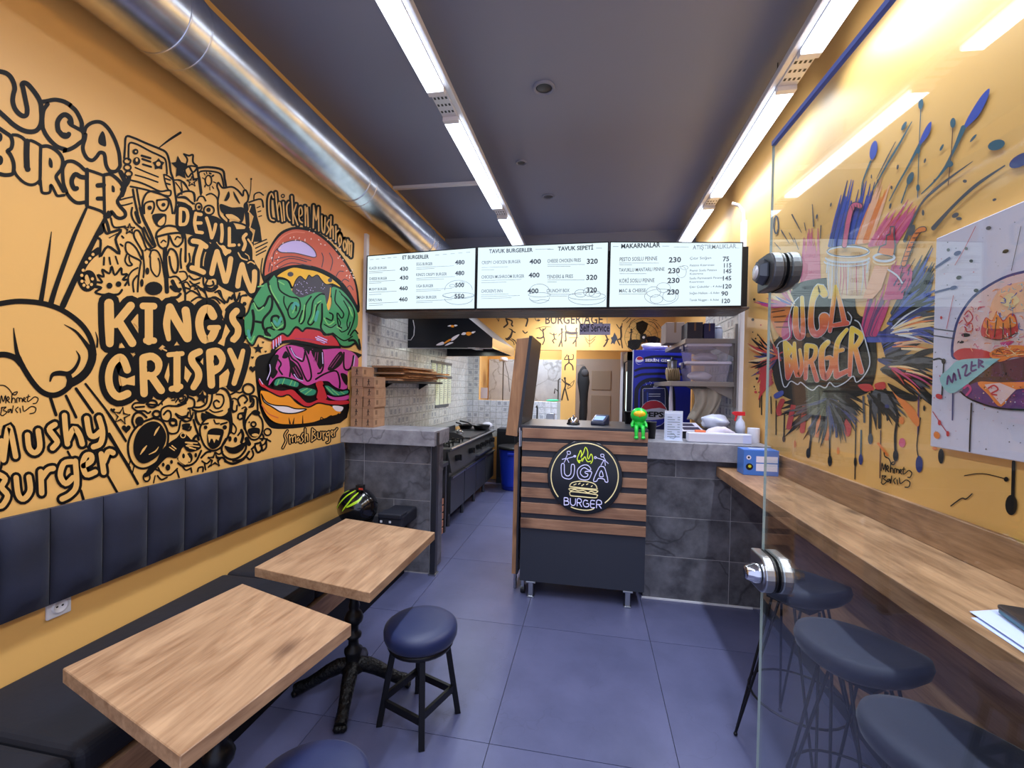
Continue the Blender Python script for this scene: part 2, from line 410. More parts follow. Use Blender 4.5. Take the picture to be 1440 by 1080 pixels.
mat('chrome', (215, 215, 220), .12, metal=1)
mat('velvet', (27, 31, 52), .72, bump=.12, bscale=26, sheen=.12, var=.16, vscale=5)
mat('seat_velvet', (15, 17, 29), .75, bump=.12, bscale=26, var=.12, vscale=5)
mat('seam', (14, 16, 26), .8)
mat('stool_leather', (26, 36, 76), .48, bump=.03, bscale=160, sheen=.1)
mat('stool_velvet', (18, 24, 48), .7, bump=.08, bscale=40, sheen=.12)
mat('cast_iron', (15, 15, 17), .3, metal=.5, bump=.9, bscale=70)
wood('wood_y', (132, 98, 70), (182, 147, 113), (76, 50, 36), 'Y')
wood('wood_z', (138, 98, 66), (178, 134, 94), (84, 54, 34), 'Z')
wood('wood_bar', (122, 88, 60), (180, 140, 104), (72, 48, 34), 'Y')
wood('slat_wood', (124, 88, 66), (176, 134, 104), (74, 46, 32), 'X', sc=.8)
wood('dark_slat', (54, 42, 36), (86, 68, 56), (40, 30, 26), 'X', knots=False)
stone('floor_tile', (78, 82, 114), (91, 94, 128), (72, 75, 103), scale=3.5, rough=.34, vein=.0, bump=.03)
stone('grey_stone', (68, 68, 74), (118, 118, 126), (26, 26, 28), scale=7, rough=.42, vein=.022, vs=1.3)
stone('slab_stone', (124, 124, 132), (164, 164, 172), (80, 80, 86), scale=11, rough=.4, vein=.03, vs=2)
stone('marble', (192, 200, 208), (218, 226, 232), (120, 124, 124), scale=4, rough=.25, vein=.03, bump=0, vs=1.6)
stone('ceramic', (202, 204, 202), (222, 224, 222), (150, 154, 160), scale=14, rough=.2, vein=.05, bump=.02, vs=11)
stone('ceramic_lilac', (206, 208, 216), (226, 228, 234), (150, 154, 170), scale=14, rough=.2, vein=.05, bump=.02, vs=11)
motif('ceramic'); motif('ceramic_lilac')
mat('duct_steel', (214, 218, 226), .27, metal=1, var=.06, vscale=9, bump=.02, bscale=8)
emitm('led', LED_COL, LED_STRENGTH)
mat('cardboard', (172, 132, 100), .8, var=.05, vscale=20)
mat('cardboard_dark', (128, 94, 68), .8)
mat('kraft', (166, 110, 60), .75, var=.12, vscale=30)
mat('ink', (52, 40, 34), .7)
glassm('pane', (.94, .97, .96), 1.4)
mat('pane_edge', (150, 166, 164), .2)
mat('pane_film', (84, 108, 190), .3)  # blue of light caught in the pane's top edge, put into the colour

# ================================================================== lamps of the room: two rows of LED battens hung under the ceiling
r_deg = math.radians
def led_row(x, z, segs, sides, lab, rods):
    """segs: list of (y0, y1) lit lengths on one long perforated rail"""
    y0, y1 = segs[0][0]-.08, segs[-1][1]+.08
    t = thing('led_batten', lab, 'ceiling light', (x, (y0+y1)/2, z), 'LED batten rows')
    rail = MB().box((x-.052, y0, z+.012), (x+.052, y1, z+.05), 'white_metal').box((x+sides*.05, y0, z+.02), (x+sides*.088, y1, z+.06), 'white_metal')
    part('rail', rail, t, bev=.004)
    for a, b in segs:
        part('diffuser', MB().box((x-.05, a, z-.012), (x+.05, b, z+.012), 'led'), t)
        for e in (a-.02, b+.02): part('end_cap', MB().box((x-.052, e-.02, z-.014), (x+.052, e+.02, z+.014), 'white_plastic'), t, bev=.003)
    for (a, b), (c, d) in zip(segs, segs[1:]):
        m = MB(); n = 3
        for i in range(n):
            for j in range(4):
                yy = b+.06+(c-b-.12)*(i+.5)/n; xx = x-.036+j*.024
                m.box((xx-.006, yy-.010, z+.0105), (xx+.006, yy+.010, z+.0125), 'black_plastic')
        part('rail_slot', m, t)['kind'] = 'stuff'
    for a, b in segs:
        la = bpy.data.lights.new('batten_light', 'AREA'); la.shape = 'RECTANGLE'; la.size = .09; la.size_y = b-a; la.energy = LED_WATT*(b-a)/1.43; la.color = LED_COL; la.spread = r_deg(132)
        lo = bpy.data.objects.new('batten_light', la); C.objects.link(lo); lo.parent = t; lo.location = Vector((x, (a+b)/2, z-.0135))-t.location
    for y in rods: part('hanger_rod', MB().rod((x, y, z+.04), (x, y, ZC), .003, 'graphite', n=6), t)
    return t
led_row(-.955, 3.3, [(-.9, .76), (1.05, 2.5), (2.82, 4.24), (4.52, 5.7)], 1, 'left row of bright LED battens on a white perforated rail above the tables', (1.6, 3.5))
led_row(1.075, 3.3, [(-.9, .76), (1.05, 2.5), (2.82, 4.24), (4.52, 5.7)], -1, 'right row of bright LED battens hung close to the yellow wall', (1.0, 2.93, 4.4))

# ================================================================== setting
struct(part('floor', MB().box((-2.15, -1.2, -.12), (1.36, 8.6, -.012), 'grout')))
FLOOR = bpy.data.objects['floor']
gx = [-2.03, -1.98, -1.19, -.40, .39, 1.18, 1.24]; gy = [-1.16, -.06, .89, 1.84, 2.79, 3.74, 4.69, 5.64, 6.59, 7.54, 8.5]
for i in range(len(gx)-1):
    for j in range(len(gy)-1):
        g = .0016
        part('tile', MB().box((gx[i]+g, gy[j]+g, -.012), (gx[i+1]-g, gy[j+1]-g, 0), 'floor_tile'), FLOOR)
WL = struct(part('wall_left', MB().box((XL-.12, -1.2, 0), (XL, 8.5, ZC), 'yellow')))
WR = struct(part('wall_right', MB().box((XR, -1.2, 0), (XR+.12, 8.5, ZC), 'yellow')))
CE = struct(part('ceiling', MB().box((XL-.12, -1.2, ZC), (XR+.12, YBH, ZC+.12), 'ceiling_paint')
            .box((XL, YBH, 2.75), (XR, YBH+.12, ZC+.12), 'ceiling_paint').box((XL, YBH+.12, 2.75), (XR, 8.5, 2.85), 'white_wall')))
# old recessed spots in the ceiling
def spot(px, py, r, lab):
    p = onZ(px, py, ZC)
    m = MB().lathe([(r*.72, .0), (r*.75, -.012), (r*.95, -.016), (r, -.008), (r, 0)], 'ceiling_paint', c=(p.x, p.y, ZC), n=28)
    t = thing('ceiling_spot', lab, 'spotlight', (p.x, p.y, ZC-.016))
    part('trim_ring', m, t); part('lens', MB().lathe([(0, -.006), (r*.6, -.006), (r*.74, -.002), (r*.74, 0)], 'graphite', c=(p.x, p.y, ZC), n=24), t)
spot(765, 123, .075, 'round dark recessed spot in the middle of the grey ceiling')
spot(771, 276, .07, 'faint round painted-over spot far back on the grey ceiling')
spot(733, 228, .05, 'small painted-over spot beside the left LED batten')
# cable trunking from left batten to the wall, and down the walls
def box_between(p, q, w, h, m): return MB().rod(p, q, w/2, m, n=4, smooth=False)
a = onZ(672, 258, 3.53); one('cable_trunking', MB().box((XL, a.y-.02, 3.52), (-.98, a.y+.02, ZC), 'white_plastic'), 'white cable trunking crossing the ceiling from the batten to the duct', 'trunking', bev=.003)
one('conduit', MB().box((XL, 3.63, 1.17), (XL+.03, 3.675, 2.88), 'white_plastic'), 'white conduit running down the left wall beside the menu boards', 'conduit', bev=.003)
one('conduit', MB().box((XR-.032, 3.93, 1.165), (XR, 3.985, 2.96), 'white_plastic').tube([(XR-.016, 3.957, 2.95), (XR-.02, 3.96, 3.04), (XR-.06, 3.965, 3.1), (XR-.11, 3.97, 3.12)], .013, 'white_plastic'), 'white conduit running down the right wall to the stone counter', 'conduit')

# back wall with the hatch and the doorway, room behind
hx0, hx1, hz0, hz1 = -1.825, -.475, 1.3, 2.13; dx0, dx1, dz1 = -.245, .62, 2.13
WB = MB()
WB.box((XL, YB, 0), (hx0, YB+.1, 2.75), 'yellow').box((hx0, YB, hz1), (XR, YB+.1, 2.75), 'yellow').box((hx0, YB, 0), (hx1, YB+.1, hz0), 'yellow')
WB.box((hx1, YB, 0), (dx0, YB+.1, hz1), 'yellow').box((dx1, YB, 0), (XR, YB+.1, hz1), 'yellow')
WB = struct(part('wall_back', WB))
struct(part('wall_rear', MB().box((XL, 8.5, 0), (XR, 8.6, 2.85), 'yellow')))
WRR = bpy.data.objects['wall_rear']
# stone panels on the rear wall
for i, (x0, x1) in enumerate(((-2.0, -1.2), (-1.195, -.55), (-.545, -.2))):
    part('panel', MB().box((x0, 8.475, .9), (x1-.004, 8.5, 2.06), 'marble'), WRR)
mat('door_paint', (186, 176, 166), .5)
mat('door_recess', (170, 158, 142), .5)
d1 = thing('door_1', 'beige two-panel door', 'door', (.15, 8.47, 0)); del d1['category']; d1['kind'] = 'structure'
part('door_leaf', MB().box((-.22, 8.43, .01), (.52, 8.47, 2.0), 'door_paint'), d1)
part('panel', MB().box((.0, 8.418, 1.5), (.36, 8.43, 1.86), 'door_recess'), d1, bev=.006); part('panel', MB().box((.0, 8.418, .3), (.36, 8.43, 1.4), 'door_recess'), d1, bev=.006)
part('door_frame', MB().box((-.3, 8.44, 0), (-.22, 8.5, 2.08), 'door_paint').box((.52, 8.44, 0), (.6, 8.5, 2.08), 'door_paint').box((-.22, 8.44, 2.0), (.52, 8.5, 2.08), 'door_paint'), d1)
# unseen panels added to light the room behind and the cooking area
def added_panel(x, y, z, lab, watt):
    t = thing('ceiling_panel', lab, 'ceiling light', (x, y, z-.04))
    part('frame', MB().box((x-.32, y-.1, z-.035), (x+.32, y+.1, z), 'white_metal'), t, bev=.004)
    part('diffuser', MB().box((x-.3, y-.08, z-.045), (x+.3, y+.08, z-.035), 'led'), t)
    la = bpy.data.lights.new('panel_light', 'AREA'); la.shape = 'RECTANGLE'; la.size = .58; la.size_y = .15; la.energy = watt; la.color = LED_COL
    lo = bpy.data.objects.new('panel_light', la); C.objects.link(lo); lo.parent = t; lo.location = Vector((x, y, z-.047))-t.location
added_panel(-.9, 7.85, 2.75, 'LED panel on the ceiling of the room behind the hatch', 13)
added_panel(-.4, 6.5, 2.75, 'LED panel on the ceiling over the cooking aisle', 22)

# white patterned wall tiles of the cooking area: 10 cm squares with joints
def tile_field(parent, axis, at, u0, u1, v0, v1, step, m, order, keep=300):
    """axis 'X': tiles on a wall of constant x; u runs along y. axis 'Y': u runs along x"""
    cells = []
    nu = int(round((u1-u0)/step)); nv = int(round((v1-v0)/step))
    for i in range(nu):
        for j in range(nv): cells.append((u0+(i+.5)*step, v0+(j+.5)*step))
    cells.sort(key=order); g = step/2-.0022; th = .006; s = 1 if at < 0 else -1
    e = MB()
    if axis == 'X': e.add([(0, -g, -g), (0, g, -g), (0, g, g), (0, -g, g), (s*th, -g+.003, -g+.003), (s*th, g-.003, -g+.003), (s*th, g-.003, g-.003), (s*th, -g+.003, g-.003)], [(4, 5, 6, 7), (0, 1, 5, 4), (1, 2, 6, 5), (2, 3, 7, 6), (3, 0, 4, 7)], m)
    else: e.add([(-g, 0, -g), (g, 0, -g), (g, 0, g), (-g, 0, g), (-g+.003, -th, -g+.003), (g-.003, -th, -g+.003), (g-.003, -th, g-.003), (-g+.003, -th, g-.003)], [(4, 5, 6, 7), (0, 1, 5, 4), (1, 2, 6, 5), (2, 3, 7, 6), (3, 0, 4, 7)], m)
    me = e.mesh('tile'); rest = MB()
    for k, (u, v) in enumerate(cells):
        loc = Vector((at, u, v)) if axis == 'X' else Vector((u, at, v))
        if k < keep:
            o = link('tile', me, parent); o.location = loc
        else:
            rest.add([Vector(p)+loc for p in e.v], e.f, m)
    if rest.v:
        o = part('tile_field', rest, parent); o['kind'] = 'stuff'
mat('joint', (178, 180, 178), .8)
part('tile_bed', MB().box((XL, 3.67, .9), (XL+.003, YB, 2.3), 'joint'), WL)
tile_field(WL, 'X', XL+.003, 3.67, 7.05, 1.0, 2.3, .1, 'ceramic', lambda c: c[0])
part('tile_bed', MB().box((XR-.003, 3.98, .9), (XR, 5.2, 2.4), 'joint'), WR)
tile_field(WR, 'X', XR-.003, 3.98, 5.18, 1.1, 2.4, .1, 'ceramic', lambda c: c[0], 160)
part('tile_bed', MB().box((XL, YB-.003, 1.3), (hx0-.005, YB, 2.3), 'joint'), WB)
tile_field(WB, 'Y', YB-.003, XL, XL+.2, 1.3, 2.3, .1, 'ceramic', lambda c: c[0], 20)
part('tile_bed', MB().box((XL, YB-.003, .7), (hx1-.005, YB, 1.3), 'joint'), WB)
tile_field(WB, 'Y', YB-.003, XL, -.48, .8, 1.3, .1, 'ceramic_lilac', lambda c: -c[0], 90)

# ================================================================== left wall mural (flat paint)
K, Yw = 'black_paint', 'yellow'
for n, c in dict(p_bun=(206, 92, 62), p_bun2=(222, 124, 96), p_lilac=(205, 186, 236), p_cheese=(242, 182, 34), p_patty=(66, 54, 66), p_green=(66, 150, 92), p_green2=(126, 196, 112), p_dgreen=(30, 98, 74),
                 p_red=(196, 38, 50), p_pink=(196, 70, 150), p_dpink=(140, 44, 106), p_pickle=(40, 140, 108), p_orange=(238, 148, 36), p_white=(232, 222, 226), p_seed=(240, 214, 204), p_teal=(74, 160, 150)).items(): mat(n, c, .4)
def LW(x, y, off): p = onX(x, y, XL); p.x = XL+off; return p
# --- UGA BURGER
P = Paint(LW)
P.st('A1 -60,110 0,115 90,140 160,200 205,290 220,380 200,460 190,560 215,660 270,740 345,790 400,770 410,690 395,600 370,480 345,360 330,310 360,285 420,310 500,400 570,500 615,600 625,700 630,830 610,930 550,1010 450,1030 330,1000 200,920 100,830 0,740 -60,690', 74, K)
P.st('A1 625,575 700,565 800,545 880,548 980,575 1080,635 A2 80,190 170,270 230,370 268,470 265,560 300,630 290,720 230,770 150,830 60,872 -20,885 A3 1000,330 880,290 780,210 700,110 650,10 A1 645,960 640,830 660,700 720,610', 66, K)
P.st('A1 1080,900 1060,820 990,770 920,800 870,890 880,1000 A3 900,60 960,120 1015,125 1040,95', 78, K)
P.st('A1 1040,880 A2 100,490 200,545 300,600', 56, K)
P.st('A2 -10,640 30,650', 70, K)
P.st('A2 305,610 330,530 400,470 500,445 590,470 680,560 750,680 800,800 835,930 848,1080 A4 845,150 800,215 740,232 680,210 640,140 625,60 A2 620,980 600,925 540,915 490,980 430,1030 360,1010 310,940 285,860 290,790 315,710 325,640', 58, K)
P.fill('A2 575,590 525,680 520,760 560,800 635,815 630,700 610,620', K)
P.st('A3 -40,-10 0,15 80,70 160,130 185,220 165,310 110,350 150,400 200,520 205,640 180,700 80,715 0,700 -40,690', 62, K)
P.dot('A3 -10,140', 45, K, ry=70).dot('A3 -5,490', 50, K, ry=75)
P.st('A3 405,205 400,400 405,590', 92, K).dot('A3 418,625', 44, K)
P.st('A3 210,640 250,720 350,820 450,862 530,852 600,800', 46, K)
P.st('A3 190,105 260,110 340,150 400,215', 50, K).st('A3 420,215 460,190 540,222 620,272', 48, K).st('A3 615,290 610,500 608,700 600,850', 50, K)
P.st('A3 640,280 720,275 820,320 910,400 950,500 930,620 870,700 850,750 900,850 960,960', 55, K)
P.st('A3 612,800 620,900 640,980 720,990 760,960 765,870 790,890 830,970 870,1030 970,1020', 44, K)
P.fill('A3 750,450 790,500 795,600 750,590 735,520', K)
P.st('A3 985,540 950,620 950,740 965,860 1010,980 A4 40,560 110,650 200,705 320,695', 56, K)
P.st('A4 0,100 60,75 140,78 230,130 300,195 345,225', 56, K).st('A4 345,200 345,400 345,745', 62, K)
P.st('A4 320,320 250,310 170,270 120,340 118,420 155,490 190,485', 72, K)
P.st('A4 350,205 450,235 560,275 600,290', 46, K).st('A4 600,290 605,500 612,860', 48, K).st('A4 600,435 510,440', 72, K).st('A4 595,640 510,640', 66, K).st('A4 345,760 450,790 560,832 620,880', 46, K)
P.st('A4 610,280 700,270 780,320 850,390 890,470 880,560 830,640 810,690 850,760 920,840 925,905 860,940 790,920 740,860 715,840 700,890 650,920 620,885', 54, K)
P.fill('A4 725,440 765,470 765,540 725,530', K).st('A4 880,500 960,400 985,320', 70, K)
P.done('painted_lettering', WL, 'black bubble letters reading UGA BURGER')
# --- KING'S CRISPY
P = Paint(LW)
P.bubble(['B2 205,240,120 210,500,122 215,745,100', 'B2 290,500 480,270', 'B2 330,470 500,740', 'B2 710,285 710,715', 'B2 635,272,85 775,275,85', 'B2 675,710,80 775,710,80', 'B2 965,300,80 935,500,92 960,690,60',
          'B3 -15,290 60,440 205,680', 'B3 185,330 205,480 210,680', 'B3 535,400 480,310 400,340 358,480 385,630 450,712 520,660 560,570', 'B3 490,548,66 600,545,66', 'B3 830,335,84 782,390,84 790,460,84 848,550,84 840,640,84 790,700,84'],
         104, 158, Yw, K)
P.bubble(['B4 435,360 390,240 330,205 240,290 200,450 230,610 320,700 440,662', 'B4 635,215 640,440 648,660', 'B4 640,210 750,192 832,270 800,385 690,440', 'B4 740,440 865,620', 'B5 75,170,90 75,600,90', 'B5 -30,170,62 140,155,62', 'B5 5,602,72 120,572,72',
          'B5 360,130,88 268,180,92 270,265,92 340,370,92 345,470,92 285,580,80', 'B5 490,140 500,350 510,550', 'B5 490,140 590,130 645,220 605,325 530,380', 'B5 745,115,70 840,320,80', 'B5 912,120,56 860,320,76 798,530,66'], 96, 156, Yw, K, layer=1)
P.dot('B4 735,325', 55, K, ry=66, layer=3).dot('B5 572,255', 38, K, ry=50, layer=3)
for s in ('B4 340,440 430,470 530,430 530,560 430,545 370,570', 'B2 360,735 405,800 330,805', 'B2 558,440 580,555 520,490', 'B4 490,155 540,160 515,190', 'B4 960,270 970,430 948,530 905,440', 'B3 690,500 745,590 690,680 670,780 590,745 640,680',
          'B5 175,310 260,410 205,520 165,470', 'B5 405,210 405,300 370,260', 'B3 655,290 688,340 668,430 645,380', 'B3 60,740 95,765 40,775', 'B5 610,440 720,345 740,400 705,560 610,590'): P.fill(s, Yw, 3, smooth=False)
P.st('B2 855,800 930,840', 18, Yw, 3)
P.done('painted_lettering', WL, "fat black letters reading KING'S CRISPY")
# --- DEVIL'S INN
P = Paint(LW)
P.fill('A6 0,600 150,620 200,690 330,730 480,760 600,830 700,840 760,1000 700,1080 A8 1080,470 900,470 640,370 430,290', K)
P.fill('B1 -20,10 200,20 480,20 640,30 690,150 690,400 760,560 740,880 640,880 560,800 430,820 260,740 200,650 80,650 60,440 110,250 150,190 60,110', K)
P.fill('B1 215,180 380,270 400,310 330,360 270,260', Yw, 1)
P.bubble(['A6 30,660 25,860', 'A6 30,660 100,680 122,760 95,850 25,862', 'A6 225,720 208,840 232,955', 'A6 225,725 290,735', 'A6 215,842 290,842', 'A6 232,955 305,965', 'A8 810,150 845,260 875,400', 'A8 875,400 905,320 925,230', 'A8 1000,235 1008,340 998,445',
          'B1 378,10 378,130 378,222', 'B1 375,225 440,222', 'B1 590,85 555,130 580,205 555,280'], 42, 62, Yw, K, 1)
P.bubble(['A8 640,440 720,455 800,510', 'A8 748,490 700,650 690,800', 'A8 625,780 690,800 770,835', 'B1 155,580 185,440 222,305', 'B1 222,305 265,460 325,680', 'B1 335,680 370,560 395,395', 'B1 485,740 505,600 540,470', 'B1 540,470 590,640 655,800', 'B1 672,795 695,680 698,560'], 66, 74, Yw, K, 1)
P.dot('B1 500,220', 18, Yw, layer=3).st('B1 490,320 530,385 600,412', 18, Yw, 3).st('B1 615,150 675,250 683,400', 24, Yw, 3).st('B1 580,330 620,360 630,400', 12, Yw, 3).st('B1 612,450 650,432 700,462', 16, Yw, 3)
P.done('painted_lettering', WL, "bubble letters reading DEVIL'S INN")
# --- Mushy Burger and the fist above it
P = Paint(LW)
P.bubble(['D2 25,640 60,390 85,395 128,610', 'D2 -30,700 -10,560 10,480', 'D2 228,430 242,540 290,580 332,530 318,395', 'D2 460,342 412,380 450,440 480,490 440,540', 'D2 540,265 550,390 565,505', 'D2 570,470 620,375 668,430 690,505', 'D2 728,290 752,420 795,440 845,400', 'D2 832,285 862,400 845,500 785,530',
          'D2 -20,760 40,800 10,870 60,940 20,1020 -20,1030', 'D2 132,790 150,930 195,970 250,900 240,785', 'D2 340,740 345,850 348,920', 'D2 350,790 400,725 445,712', 'D2 605,655 535,670 505,770 550,840 612,790', 'D2 632,650 642,850 592,930 520,970', 'D2 700,690 765,650 765,602 720,605 695,680 725,765 800,742', 'D2 850,590 872,745', 'D2 872,655 910,572 950,580'], 46, 50, Yw, K, 1)
for s, w in (('D1 -20,125 150,100 290,102 420,118 560,158 680,220 800,312 880,410 930,520 950,640', 54), ('D1 925,570 930,680 880,800 800,880 720,925', 84), ('D1 730,930 640,1012 540,1050 430,1020 330,920 230,765 185,670', 56),
             ('D1 135,370,8 150,500,28 175,640,45 230,760,55', 50), ('D1 -20,640 60,640 150,672 210,735', 60), ('D1 650,335,6 760,400,24 840,490,34 905,580,50', 30), ('D1 770,600,6 802,670,26 762,770,36 690,830,46 600,825,50 530,842,40 505,905,18', 30),
             ('D1 690,850 705,900 690,970', 62), ('D1 965,410,6 985,480,18 980,560,20', 10), ('D2 425,120 470,260', 28), ('D2 555,100 640,280', 24), ('D2 640,40 780,240', 26), ('D2 720,0 930,270 1060,480', 20), ('D2 920,420 1000,560 1090,705', 24),
             ('D2 570,570 600,630', 20), ('D2 910,780 990,920', 22), ('D2 680,900 705,985', 24), ('D2 720,510 760,570', 16), ('PX 72,326,1 66,370,5 57,425,7', 5), ('PX 121,293,4 104,332,6 80,398,7 71,427,8', 5), ('PX 152,298,4 135,332,7 110,382,8 88,430,9', 5)): P.st(s, w, K)
P.done('painted_lettering', WL, 'letters reading Mushy Burger below a clenched fist')
# --- Chicken Mushroom, Smash Burger
P = Paint(LW)
P.bubble(['B8 232,170 205,115 172,190 172,350 192,455 240,480', 'B8 262,105 280,300 302,470', 'B8 285,330 310,235 330,300 352,490', 'B8 365,235 380,480', 'B8 440,235 412,290 422,420 455,480', 'B8 480,155 490,330 500,520', 'B8 502,385 540,265', 'B8 505,390 560,540', 'B8 582,430 620,390 608,305 580,330 582,470 622,510', 'B8 660,290 665,550', 'B8 665,400 690,300 700,560',
          'B8 775,280 770,580', 'B8 775,290 810,480 840,305', 'B8 840,305 845,620', 'B8 885,420 890,600 920,640 930,440', 'B8 985,470 955,530 985,600 950,668', 'B8 1010,430 1000,700', 'B8 1005,600 1035,560 1040,730', 'B8 1075,560 1075,770', 'B8 1075,650 1110,612',
          'B8 1130,665 1112,740 1130,820 1150,745 1130,665', 'B8 1195,735 1175,810 1195,890 1217,815 1195,735', 'B8 1235,740 1230,930', 'B8 1235,800 1255,762 1260,950', 'B8 1262,805 1288,790 1280,970'], 19, 58, Yw, K)
P.ring('B8 360,150', 22, 14, K)
P.done('painted_lettering', WL, 'letters reading Chicken Mushroom')
P = Paint(LW)
P.bubble(['E1 345,895 325,930 335,970 310,1025', 'E1 360,930 365,990', 'E1 365,950 380,935 385,980', 'E1 388,945 405,930 408,980', 'E1 430,945 418,960 425,975 438,955 441,985', 'E1 465,915 452,938 465,960 450,985', 'E1 480,880 480,980', 'E1 480,940 495,922 500,970', 'E1 535,880 530,975', 'E1 535,885 556,900 540,922 562,945 532,972',
          'E1 575,910 578,950 595,950 600,905', 'E1 615,905 618,960', 'E1 618,920 632,905', 'E1 658,905 642,912 645,935 660,925', 'E1 660,900 665,970 645,985', 'E1 675,925 690,910 684,895 675,915 690,940', 'E1 702,895 702,935', 'E1 702,905 722,878'], 7, 18, Yw, K)
P.done('painted_lettering', WL, 'letters reading Smash Burger')
# --- painter's signature
P = Paint(LW)
for s in ('D2 0,160 10,95 25,150 45,95 47,160', 'D2 55,142 76,125 66,106 56,130 78,156', 'D2 100,82 95,160 105,120 125,128 126,156', 'D2 0,10 40,15 80,50 105,85 130,90 145,66 118,72 100,90', 'D2 140,156 140,120 160,120 161,150 166,120 185,125 186,150', 'D2 196,140 211,125 201,114 195,138 217,150', 'D2 238,92 230,145 252,138 290,108 320,124 304,160 278,165',
          'D2 220,112 250,104', 'D2 15,195 4,252', 'D2 8,202 50,194 25,220 56,236 22,266 0,256', 'D2 90,212 66,220 70,240 92,214 94,242', 'D2 110,184 100,242', 'D2 150,195 130,216 146,240', 'D2 166,204 172,240', 'D2 190,186 202,230 260,190 300,202 290,240 250,250'): P.st(s, 9, K)
P.done('painted_signature', WL)
